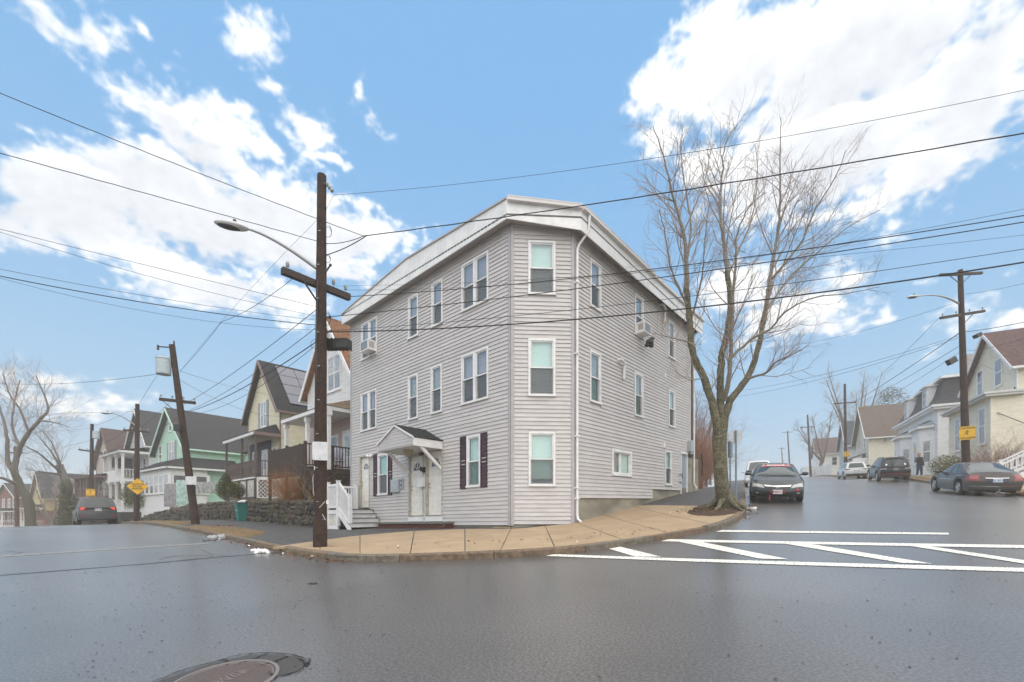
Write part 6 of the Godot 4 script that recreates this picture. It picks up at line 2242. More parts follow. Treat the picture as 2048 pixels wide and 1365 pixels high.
func car(called: String, label: String, c: Dictionary, p: Material) -> Node3D:
	var C := thing(called, label, "car", Vector3.ZERO, "")
	var s := Shape.new()
	for f in [["F", 18, 12], ["B", 18, 12], ["L", 110, 10], ["R", 110, 10], ["T", 70, 14], ["U", 110, 10]]:
		var b0 := 0.0 if f[0] != "T" and f[0] != "U" else -1.0
		var a0 := -1.0
		panel(s, c, false, f[0], rect(a0, 1.0, b0, 1.0), f[1], f[2])
	obj("body", s, p, C)
	s = Shape.new()
	for f in [["F", 14, 8], ["B", 14, 8], ["L", 30, 8], ["R", 30, 8], ["T", 30, 12]]:
		panel(s, c, true, f[0], rect(-1.0, 1.0, 0.0 if f[0] != "T" else -1.0, 1.0), f[1], f[2])
	var roof := obj("cabin", s, p, C)
	var g: Material = mats["car window"]
	patch("windscreen", c, true, "F", rect(-0.88, 0.88, 0.10, 0.93), g, roof)
	patch("rear_window", c, true, "B", c.get("rw", rect(-0.84, 0.84, 0.16, 0.9)), g, roof)
	for f in ["L", "R"]:
		for q in c.side:
			patch("side_window", c, true, f, q, g, roof)
		for x in c.seams:
			s = Shape.new()
			panel(s, c, false, f, rect(x - 0.002, x + 0.002, 0.12, 0.98), 1, 10, 0.003)
			obj("door_seam", s, mats["dark"], C)
		for x in c.handles:
			patch("door_handle", c, false, f, rect(x - 0.028, x + 0.028, 0.80, 0.84), p, C, 0.03)
		patch("sill_trim", c, false, f, rect(-0.5, 0.52, 0.0, 0.13), c.get("cladding", mats["black plastic"]), C, 0.008)
	# wheels
	for x in [c.xf, c.xr]:
		for z in [-1.0, 1.0]:
			var at := Vector3(x, c.wr, z * (c.W * 0.5 - 0.115))
			var b := Basis(Vector3(1, 0, 0), Vector3(0, 0, z), Vector3(0, -z, 0))
			var R: float = c.wr
			s = Shape.new()
			s.lathe(at, [[R * 0.62, -0.10], [R * 0.93, -0.105], [R, -0.07], [R, 0.07], [R * 0.95, 0.098], [R * 0.80, 0.105], [R * 0.66, 0.09]], 26, b)
			var t := obj("wheel", s, mats["rubber"], C)
			s = Shape.new()
			s.lathe(at, [[R * 0.67, 0.09], [R * 0.63, 0.075], [R * 0.60, 0.02], [0.0, 0.0]], 22, b)
			obj("rim_well", s, mats["dark metal"], t)
			s = Shape.new()
			for k in 5:
				var d := b * Vector3(cos(TAU * k / 5.0), 0, sin(TAU * k / 5.0))
				var y := b * Vector3(0, 1, 0)
				s.bar(at + y * 0.085 + d * 0.04, at + y * 0.08 + d * R * 0.64, 0.075 * R / 0.32, 0.03, y)
			s.lathe(at, [[R * 0.68, 0.088], [R * 0.66, 0.098], [R * 0.60, 0.09], [R * 0.6, 0.06]], 22, b)
			s.lathe(at, [[0.07, 0.07], [0.06, 0.1], [0.0, 0.1]], 10, b)
			obj("rim", s, c.rim, t)
	# mirrors
	for z in [-1.0, 1.0]:
		s = Shape.new()
		var m := Vector3(c.mx, c.my, z * (c.W * 0.5 + 0.09))
		s.blob(m, Vector3(0.09, 0.075, 0.115), 12, 8)
		s.bar(m + Vector3(0.02, -0.03, -z * 0.08), m + Vector3(0.06, -0.05, -z * 0.22), 0.05, 0.05)
		obj("mirror", s, c.get("mirror", p), C)
	s = Shape.new()
	s.box(Vector3(0, c.sill + 0.06, 0), Vector3(c.L * 0.8, 0.1, c.W * 0.72))
	obj("underbody", s, mats["dark"], C)
	return C

func plate(C: Node3D, words: String, at: Vector3, front: bool, ink: Color, ground: Material) -> void:
	var s := Shape.new()
	var d := 1.0 if front else -1.0
	s.box(at, Vector3(0.012, 0.15, 0.305))
	var o := obj("licence_plate", s, ground, C)
	var b := Basis(Vector3(0, 0, -1), Vector3.UP, Vector3(1, 0, 0)) if front else Basis(Vector3(0, 0, 1), Vector3.UP, Vector3(-1, 0, 0))
	text("lettering", words, 0.085, 0.004, mat("ink " + str(ink), ink, 0.6), o, Transform3D(b, at + Vector3(d * 0.009, 0.0, 0)), true)

func park(C: Node3D, x: float, z: float, dir: Vector2, c: Dictionary) -> void:
	var f := dir.normalized()
	var r := Vector2(-f.y, f.x)
	var pf := on(x + f.x * c.xf, z + f.y * c.xf)
	var pr := on(x + f.x * c.xr, z + f.y * c.xr)
	var sl := on(x + r.x * 0.8, z + r.y * 0.8)
	var srr := on(x - r.x * 0.8, z - r.y * 0.8)
	var ex := (pf - pr).normalized()
	var ez := (sl - srr)
	ez = (ez - ex * ez.dot(ex)).normalized()
	var ey := ez.cross(ex).normalized()
	var o := pf.lerp(pr, c.xf / (c.xf - c.xr))
	C.transform = Transform3D(Basis(ex, ey, ez), o + ey * 0.004)
	spot[C] = Vector3.ZERO

func build_cars() -> void:
	var q6 := Vector3.ZERO
	var cw := mat("car window", Color(0.03, 0.045, 0.047), 0.06)
	var lamp := mat("lamp clear", Color(0.34, 0.36, 0.34), 0.12)
	lamp.clearcoat_enabled = true
	lamp.clearcoat = 1.0
	var red := mat("lamp red", Color(0.22, 0.008, 0.014), 0.12)
	red.clearcoat_enabled = true
	red.clearcoat = 1.0
	var blk: Material = mats["black plastic"]
	var silver := mat("alloy", Color(0.52, 0.53, 0.54), 0.3)
	silver.metallic = 0.7
	var white_plate := mat("plate white", Color(0.72, 0.74, 0.76), 0.5)
	var sedan := {"L": 4.5, "W": 1.75, "H": 1.43, "sill": 0.19, "xf": 1.33, "xr": -1.36, "wr": 0.315, "nf": 0.42, "nb": 0.2, "bow": 0.22,
		"top": [[-2.25, 0.90], [-2.1, 1.0], [-1.5, 1.04], [0.9, 0.99], [1.4, 0.92], [2.0, 0.78], [2.25, 0.66]],
		"cb": [-1.72, 1.22, -0.82, 0.18], "roofw": 0.68, "mx": 0.72, "my": 1.02, "rim": silver,
		"side": [quadp(-0.02, 0.14, 0.86, 0.14, 0.62, 0.90, 0.06, 0.93), quadp(-0.68, 0.14, -0.08, 0.14, -0.02, 0.93, -0.66, 0.86)], "seams": [0.36, -0.1, -0.5], "handles": [-0.02, -0.42]}
	# 1 dark gray sedan facing the viewer
	var slate := paint("slate paint", Color(0.035, 0.046, 0.05))
	var C := car("dark_sedan", "dark gray sedan facing downhill with a red windscreen banner and dented bumper", sedan, slate)
	for z in [-1.0, 1.0]:
		patch("headlight", sedan, false, "F", quadp(0.50 * z, 0.66, 1.0 * z, 0.72, 0.99 * z, 0.90, 0.60 * z, 0.80), lamp, C)
		patch("headlight_side", sedan, false, "R" if z > 0 else "L", quadp(0.90, 0.80, 0.998, 0.72, 0.998, 0.90, 0.90, 0.92), lamp, C)
		patch("fog_lamp_recess", sedan, false, "F", quadp(0.60 * z, 0.20, 0.94 * z, 0.22, 0.94 * z, 0.40, 0.66 * z, 0.38), blk, C)
		patch("fog_lamp", sedan, false, "F", rect(0.74 * z, 0.86 * z, 0.25, 0.35), lamp, C, 0.014)
	patch("grille", sedan, false, "F", quadp(-0.44, 0.62, 0.44, 0.62, 0.54, 0.78, -0.54, 0.78), blk, C)
	patch("chrome_bar", sedan, false, "F", quadp(-0.50, 0.74, 0.50, 0.74, 0.54, 0.80, -0.54, 0.80), mats["chrome"], C, 0.016)
	patch("lower_intake", sedan, false, "F", quadp(-0.50, 0.16, 0.50, 0.16, 0.55, 0.38, -0.55, 0.38), blk, C)
	patch("valance", sedan, false, "F", rect(-0.96, 0.96, 0.0, 0.10), blk, C)
	var s := Shape.new()
	var em := skin(sedan, false, "F", 0.0, 0.72) + Vector3(0.03, 0, 0)
	for z in [-0.045, 0.045]: s.bar(em + Vector3(0, -0.055, z * 0.9), em + Vector3(-0.01, 0.055, z * 1.1), 0.022, 0.02, Vector3.RIGHT)
	s.bar(em + Vector3(0, 0, -0.045), em + Vector3(0, 0, 0.045), 0.022, 0.02)
	obj("emblem", s, mats["chrome"], C)
	plate(C, "AMEV 05", skin(sedan, false, "F", 0.0, 0.44) + Vector3(0.035, 0, 0), true, Color(0.35, 0.03, 0.04), white_plate)
	var ban := patch("banner", sedan, true, "F", rect(-0.86, 0.86, 0.80, 0.94), mat("banner red", Color(0.62, 0.05, 0.05), 0.5), C, 0.012)
	var bp := skin(sedan, true, "F", 0.0, 0.865) + Vector3(0.05, 0.02, 0)
	var slant := (skin(sedan, true, "F", 0.0, 0.93) - skin(sedan, true, "F", 0.0, 0.80)).normalized()
	text("lettering", "Blessed", 0.12, 0.003, mats["white trim"], ban, Transform3D(Basis(Vector3(0, 0, -1), slant, Vector3(0, 0, -1).cross(slant)), bp - Vector3(0.018, 0, 0)), true)
	for z in [-0.42, 0.42]:
		s = Shape.new()
		for k in 3: s.box(bp + Vector3(-0.03, 0, z), Vector3(0.01, 0.025, 0.12), Basis(Vector3.RIGHT, k * PI / 3.0))
		obj("star", s, mats["white trim"], ban)
	s = Shape.new()
	var wp := skin(sedan, true, "F", 0.0, 0.12)
	s.bar(wp + Vector3(0.03, 0.0, -0.62), wp + Vector3(0.04, 0.02, 0.0), 0.025, 0.02)
	s.bar(wp + Vector3(0.05, 0.0, 0.0), wp + Vector3(0.0, 0.04, 0.6), 0.025, 0.02)
	obj("wiper", s, blk, C)
	s = Shape.new()
	s.bar(skin(sedan, false, "F", 0.30, 0.12) + Vector3(0.02, 0.02, 0), skin(sedan, false, "F", 0.31, 0.0) + Vector3(0.03, -0.14, 0), 0.04, 0.03)
	obj("tow_strap", s, mat("strap red", Color(0.5, 0.03, 0.06), 0.6), C)
	s = Shape.new()
	s.blob(skin(sedan, false, "F", -0.76, 0.52), Vector3(0.03, 0.05, 0.045), 8, 6)
	obj("sticker", s, mats["strap red"], C)
	s = Shape.new()
	for i in 6:
		var q := skin(sedan, false, "F", -0.05 - i * 0.12, 0.02)
		s.bar(q, q + Vector3(-0.02, -0.1 + 0.02 * (i % 2), 0.05 - 0.02 * (i % 3)), 0.05, 0.015)
	obj("broken_splash_guard", s, mats["dark metal"], C)
	park(C, 10.7, -18.0, Vector2(-0.468, 0.884), sedan)

	# 2 taupe sedan on the right
	var tl := sedan.duplicate(true)
	tl.merge({"L": 4.73, "W": 1.83, "H": 1.47, "xf": 1.42, "xr": -1.32, "wr": 0.335, "nf": 0.4, "nb": 0.16, "bow": 0.2,
		"top": [[-2.37, 0.94], [-2.2, 1.02], [-1.5, 1.03], [-0.6, 0.97], [0.9, 0.95], [1.5, 0.88], [2.1, 0.78], [2.37, 0.66]], "cb": [-1.95, 1.22, -0.9, 0.2],
		"rw": quadp(-0.86, 0.12, 0.86, 0.12, 0.80, 0.93, -0.80, 0.93), "side": [quadp(0.06, 0.16, 0.84, 0.16, 0.58, 0.90, 0.10, 0.92), quadp(-0.42, 0.16, 0.01, 0.16, 0.05, 0.92, -0.36, 0.90), quadp(-0.62, 0.18, -0.45, 0.16, -0.39, 0.88, -0.52, 0.7)], "handles": [0.05, -0.33], "seams": [0.38, 0.0, -0.38]}, true)
	var taupe := paint("taupe paint", Color(0.065, 0.058, 0.055))
	tl["cladding"] = taupe
	C = car("taupe_sedan", "brownish gray sedan parked at the right kerb seen from behind", tl, taupe)
	for z in [-1.0, 1.0]:
		patch("taillight", tl, false, "B", quadp(0.62 * z, 0.56, 1.0 * z, 0.60, 0.99 * z, 0.90, 0.66 * z, 0.90), red, C)
		patch("taillight_side", tl, false, "R" if z > 0 else "L", quadp(-0.998, 0.60, -0.86, 0.62, -0.90, 0.88, -0.998, 0.90), red, C)
		patch("lamp_band", tl, false, "B", quadp(0.70 * z, 0.68, 0.96 * z, 0.70, 0.95 * z, 0.80, 0.71 * z, 0.80), mat("lamp pink", Color(0.36, 0.09, 0.10), 0.2), C, 0.011)
		patch("belt_strip", tl, false, "R" if z > 0 else "L", rect(-0.7, 0.62, 0.685, 0.705), mats["chrome"], C, 0.012)
		patch("exhaust", tl, false, "B", rect(0.45 * z, 0.75 * z, -0.02, 0.06), blk, C, 0.01)
	patch("boot_recess", tl, false, "B", quadp(-0.42, 0.54, 0.42, 0.54, 0.42, 0.74, -0.42, 0.74), mat("taupe dark", Color(0.03, 0.027, 0.026), 0.4), C)
	patch("chrome_bar", tl, false, "B", rect(-0.43, 0.43, 0.74, 0.765), mats["chrome"], C, 0.014)
	patch("bumper_line", tl, false, "B", rect(-0.99, 0.99, 0.27, 0.285), mats["chrome"], C, 0.012)
	patch("boot_seam", tl, false, "B", rect(-0.60, 0.60, 0.46, 0.47), mats["dark"], C)
	patch("valance", tl, false, "B", rect(-0.8, 0.8, 0.0, 0.10), blk, C)
	plate(C, "JGL 9716", skin(tl, false, "B", 0.0, 0.63) - Vector3(0.03, 0, 0), false, Color(0.10, 0.12, 0.32), mat("plate blue", Color(0.60, 0.72, 0.78), 0.5))
	s = Shape.new()
	for q in [[-0.04, 0.04, 0.0, -0.03], [0.04, 0.04, 0.0, -0.03]]:
		var e := skin(tl, false, "B", 0.0, 0.86) - Vector3(0.02, 0, 0)
		s.bar(e + Vector3(0, 0.035, q[0]), e + Vector3(0, -0.035, q[0] * 0.2), 0.014, 0.012)
	s.blob(cabin_at(tl, -0.85, 1.0, 0.0), Vector3(0.06, 0.025, 0.02), 8, 6)
	obj("emblem", s, mats["chrome"], C)
	s = Shape.new()
	s.tube([Vector3(-2.2, 0.25, 0.05), Vector3(-2.45, 0.2, 0.05), Vector3(-2.45, 0.32, 0.05)], [0.025], 6)
	s.tube([Vector3(-2.42, 0.18, -0.05), Vector3(-2.42, 0.16, 0.25)], [0.015], 6)
	obj("tow_hitch", s, mats["galvanised"], C)
	q6 = rgt(9.5, 9.4)
	park(C, q6.x, q6.z, Vector2(0.455, -0.89), tl)

	# 3 black and 4 white wagons seen from behind
	var suv := {"L": 4.62, "W": 1.80, "H": 1.70, "sill": 0.26, "xf": 1.34, "xr": -1.33, "wr": 0.355, "nf": 0.35, "nb": 0.12, "bow": 0.16,
		"top": [[-2.31, 1.04], [-1.9, 1.10], [0.9, 1.06], [1.5, 1.0], [2.1, 0.9], [2.31, 0.78]], "cb": [-2.27, 1.3, -1.92, 0.35], "roofw": 0.72, "mx": 0.85, "my": 1.12, "rim": silver,
		"rw": quadp(-0.80, 0.14, 0.80, 0.14, 0.76, 0.86, -0.76, 0.86),
		"side": [quadp(0.22, 0.12, 0.84, 0.12, 0.60, 0.90, 0.24, 0.92), quadp(-0.36, 0.12, 0.16, 0.12, 0.19, 0.92, -0.34, 0.92), quadp(-0.88, 0.16, -0.42, 0.12, -0.40, 0.92, -0.84, 0.86)], "seams": [0.42, 0.06, -0.32], "handles": [0.12, -0.24]}
	var jet := paint("black paint", Color(0.008, 0.009, 0.011))
	C = car("black_wagon", "black tall wagon with red bumper trim parked uphill seen from behind", suv, jet)
	for z in [-1.0, 1.0]:
		patch("taillight", suv, false, "B", quadp(0.66 * z, 0.86, 1.0 * z, 0.88, 0.99 * z, 0.985, 0.70 * z, 0.985), red, C)
		patch("taillight_side", suv, false, "R" if z > 0 else "L", quadp(-0.998, 0.86, -0.88, 0.9, -0.92, 0.985, -0.998, 0.985), red, C)
		patch("reverse_lamp", suv, false, "B", quadp(0.58 * z, 0.76, 1.0 * z, 0.78, 1.0 * z, 0.85, 0.64 * z, 0.85), lamp, C, 0.012)
		patch("reflector", suv, false, "B", rect(0.72 * z, 0.96 * z, 0.20, 0.29), red, C, 0.012)
		s = Shape.new()
		s.tube([cabin_at(suv, 0.5, 1.0, z * 0.86) + Vector3(0, 0.0, 0), cabin_at(suv, 0.4, 1.0, z * 0.86) + Vector3(0, 0.06, 0), cabin_at(suv, -0.7, 1.0, z * 0.86) + Vector3(0, 0.07, 0), cabin_at(suv, -0.8, 1.0, z * 0.86)], [0.02], 6)
		obj("roof_rail", s, blk, C)
		patch("sticker", suv, true, "B", rect(0.62 * z, 0.74 * z, 0.2, 0.36), mats["white trim"], C, 0.012)
	patch("bumper_stripe", suv, false, "B", quadp(-0.62, 0.30, 0.62, 0.30, 0.66, 0.335, -0.66, 0.335), mat("trim red", Color(0.42, 0.035, 0.04), 0.4), C, 0.014)
	patch("lower_bumper", suv, false, "B", rect(-0.99, 0.99, 0.0, 0.27), blk, C)
	patch("spoiler", suv, true, "B", rect(-0.82, 0.82, 0.88, 1.0), jet, C, 0.08)
	plate(C, "5WK 821", skin(suv, false, "B", 0.0, 0.76) - Vector3(0.02, 0, 0), false, Color(0.05, 0.05, 0.06), mat("plate dull", Color(0.30, 0.32, 0.33), 0.5))
	q6 = rgt(23.2, 9.4)
	park(C, q6.x, q6.z, Vector2(0.485, -0.875), suv)
	var eq := suv.duplicate(true)
	eq.merge({"W": 1.84, "H": 1.66, "L": 4.65}, true)
	var pearl := paint("silver white paint", Color(0.56, 0.57, 0.58), 0.2)
	C = car("white_wagon", "silvery white wagon parked uphill beyond the black wagon", eq, pearl)
	for z in [-1.0, 1.0]:
		patch("taillight", eq, false, "B", quadp(0.56 * z, 0.82, 1.0 * z, 0.84, 0.99 * z, 0.96, 0.70 * z, 0.96), red, C)
		patch("taillight_side", eq, false, "R" if z > 0 else "L", quadp(-0.998, 0.82, -0.84, 0.92, -0.88, 0.97, -0.998, 0.96), red, C)
	patch("lower_bumper", eq, false, "B", rect(-0.99, 0.99, 0.0, 0.30), blk, C)
	patch("chrome_bar", eq, false, "B", rect(-0.5, 0.5, 0.86, 0.875), mats["chrome"], C, 0.012)
	plate(C, "2KX 194", skin(eq, false, "B", 0.0, 0.68) - Vector3(0.02, 0, 0), false, Color(0.30, 0.04, 0.05), white_plate)
	q6 = rgt(35.7, 9.4)
	park(C, q6.x, q6.z, Vector2(0.468, -0.884), eq)

	# 5 and 6 behind the dark sedan, facing the viewer
	var dk := paint("graphite paint", Color(0.03, 0.032, 0.036))
	C = car("graphite_sedan", "dark sedan parked behind the one with the banner", sedan, dk)
	for z in [-1.0, 1.0]:
		patch("headlight", sedan, false, "F", quadp(0.50 * z, 0.66, 1.0 * z, 0.72, 0.99 * z, 0.90, 0.60 * z, 0.80), lamp, C)
	patch("grille", sedan, false, "F", quadp(-0.44, 0.62, 0.44, 0.62, 0.54, 0.78, -0.54, 0.78), blk, C)
	patch("lower_intake", sedan, false, "F", quadp(-0.50, 0.16, 0.50, 0.16, 0.55, 0.38, -0.55, 0.38), blk, C)
	q6 = rgt(9.0, 1.1)
	park(C, q6.x, q6.z, Vector2(-0.468, 0.884), sedan)
	var van := suv.duplicate(true)
	van.merge({"H": 1.95, "W": 1.95, "L": 4.9}, true)
	C = car("white_van", "tall white vehicle parked last in the row behind the sedans", van, paint("white paint", Color(0.68, 0.69, 0.70), 0.0))
	for z in [-1.0, 1.0]:
		patch("headlight", van, false, "F", quadp(0.60 * z, 0.70, 1.0 * z, 0.74, 0.99 * z, 0.92, 0.64 * z, 0.88), lamp, C)
	patch("grille", van, false, "F", rect(-0.5, 0.5, 0.66, 0.86), blk, C)
	q6 = rgt(20.0, 0.95)
	park(C, q6.x, q6.z, Vector2(-0.468, 0.884), van)

	# 7 gray wagon driving away down the left street
	var jp := suv.duplicate(true)
	jp.merge({"L": 4.4, "W": 1.84, "H": 1.66, "wr": 0.36}, true)
	C = car("gray_wagon", "gray wagon with lit brake lights driving away down the left street", jp, paint("gray paint", Color(0.055, 0.056, 0.06)))
	var glow := mat("brake light", Color(0.6, 0.05, 0.04), 0.3)
	glow.emission_enabled = true
	glow.emission = Color(1.0, 0.25, 0.2)
	glow.emission_energy_multiplier = 0.9
	for z in [-1.0, 1.0]:
		patch("taillight", jp, false, "B", rect(0.66 * z, 0.92 * z, 0.76, 0.93), red, C)
		s = Shape.new()
		var t := skin(jp, false, "B", 0.79 * z, 0.845) - Vector3(0.015, 0, 0)
		for k in [-1.0, 1.0]: s.bar(t + Vector3(0, -0.06 * k, -0.09), t + Vector3(0, 0.06 * k, 0.09), 0.03, 0.012, Vector3.LEFT)
		obj("lit_cross", s, glow, C)
		patch("reflector", jp, false, "B", rect(0.68 * z, 0.90 * z, 0.26, 0.36), red, C, 0.012)
	patch("lower_bumper", jp, false, "B", rect(-0.99, 0.99, 0.0, 0.48), mat("bumper gray", Color(0.045, 0.05, 0.055), 0.6), C)
	patch("tailgate_line", jp, false, "B", rect(-0.62, 0.62, 0.66, 0.68), mats["dark"], C)
	plate(C, "7RD 402", skin(jp, false, "B", 0.0, 0.77) - Vector3(0.02, 0, 0), false, Color(0.10, 0.10, 0.2), white_plate)
	q6 = lft(29.0, 6.75)
	park(C, q6.x, q6.z, Vector2(-0.74, -0.672), jp)

# ------------------------------------------------------------------ utility poles and street lamps
func pole_shape(a: Vector3, b: Vector3, r0: float, r1: float) -> Shape:
	var s := Shape.new()
	var pts := []
	var rad := []
	for i in 13:
		var t := i / 12.0
		pts.append(a.lerp(b, t)); rad.append(lerpf(r0, r1, t) * (1.0 + 0.02 * sin(i * 2.3)))
	s.tube(pts, rad, 14)
	return s

func insulator(at: Vector3, H: Node3D, h := 0.16) -> void:
	var s := Shape.new()
	s.lathe(at, [[0.012, 0.0], [0.012, h * 0.4], [0.04, h * 0.45], [0.045, h * 0.6], [0.03, h * 0.65], [0.042, h * 0.75], [0.03, h], [0.0, h]], 8)
	obj("insulator", s, mat("glass grey", Color(0.30, 0.33, 0.33), 0.3), H)

func crossarm(a: Vector3, b: Vector3, H: Node3D, pins := 4, w := 0.10, h := 0.13) -> void:
	var s := Shape.new()
	s.bar(a, b, w, h)
	obj("crossarm", s, mat("arm wood", Color(0.10, 0.075, 0.06), 0.9, t_bark, Vector3.ONE * 1.5), H)
	for i in pins:
		insulator(a.lerp(b, (i + 0.15) / (pins - 0.7)) + Vector3.UP * h * 0.5, H)

func street_lamp(root: Vector3, mid: Vector3, tip: Vector3, dir: Vector3, H: Node3D) -> void:
	var s := Shape.new()
	var pts := []
	for i in 13:
		var t := i / 12.0
		pts.append(root.lerp(mid, t).lerp(mid.lerp(tip, t), t))
	s.tube(pts, [0.05, 0.05, 0.048, 0.046, 0.044, 0.042, 0.04, 0.038, 0.036, 0.034, 0.032, 0.03, 0.03], 8)
	var arm := obj("lamp_arm", s, mats["galvanised"], H)
	var x := dir.normalized()
	var z := x.cross(Vector3.UP).normalized()
	s = Shape.new()
	s.blob(tip + x * 0.26, Vector3(0.36, 0.075, 0.15), 16, 10, Basis(x, Vector3.UP, z))
	var hd := obj("lamp_head", s, mat("lamp shell", Color(0.55, 0.56, 0.57), 0.4), H)
	s = Shape.new()
	s.blob(tip + x * 0.30 - Vector3.UP * 0.03, Vector3(0.27, 0.06, 0.12), 14, 8, Basis(x, Vector3.UP, z))
	obj("lamp_lens", s, mat("lens dark", Color(0.10, 0.10, 0.11), 0.2, t_speck, Vector3.ONE * 2.0), hd)
	s = Shape.new()
	s.lathe(tip + x * 0.2 + Vector3.UP * 0.07, [[0.035, 0.0], [0.035, 0.07], [0.0, 0.08]], 8)
	obj("photocell", s, mats["black plastic"], hd)

func sign_basis(to: Vector3) -> Basis:
	var n := Vector3(to.x, 0, to.z).normalized()
	return Basis(Vector3.UP.cross(n), Vector3.UP, n)

func board(s: Shape, at: Vector3, b: Basis, w: float, h: float, r: float, t: float) -> void:
	var p := PackedVector2Array()
	for q in [[1, 1, 0.0], [-1, 1, PI / 2], [-1, -1, PI], [1, -1, PI * 1.5]]:
		for k in 4:
			var a: float = q[2] + PI / 2 * k / 3.0
			p.append(Vector2(q[0] * (w * 0.5 - r) + cos(a) * r, q[1] * (h * 0.5 - r) + sin(a) * r))
	s.prism(p, at - b.z * t * 0.5, b.x, b.y, b.z * t)

func runner(at: Vector3, b: Basis, k: float, m: Material, parent: Node3D) -> void:
	var s := Shape.new()
	var f := func(x: float, y: float) -> Vector3: return at + b * Vector3(x * k, y * k, 0.0)
	s.lathe(f.call(0.05, 0.42), [[0.09 * k, 0.0], [0.09 * k, 0.004], [0.0, 0.004]], 10, Basis(b.x, b.z, -b.y))
	for l in [[0.02, 0.3, -0.05, -0.02, 0.12], [-0.05, 0.0, 0.12, -0.14, 0.09], [0.12, -0.14, 0.04, -0.36, 0.07], [-0.06, 0.0, -0.22, -0.2, 0.09], [-0.22, -0.2, -0.42, -0.22, 0.07], [0.0, 0.27, -0.2, 0.2, 0.06], [-0.2, 0.2, -0.26, 0.05, 0.06], [0.02, 0.27, 0.2, 0.12, 0.06], [0.2, 0.12, 0.34, 0.2, 0.06]]:
		s.bar(f.call(l[0], l[1]), f.call(l[2], l[3]), l[4] * k, 0.006, b.z)
	obj("running_figure", s, m, parent)

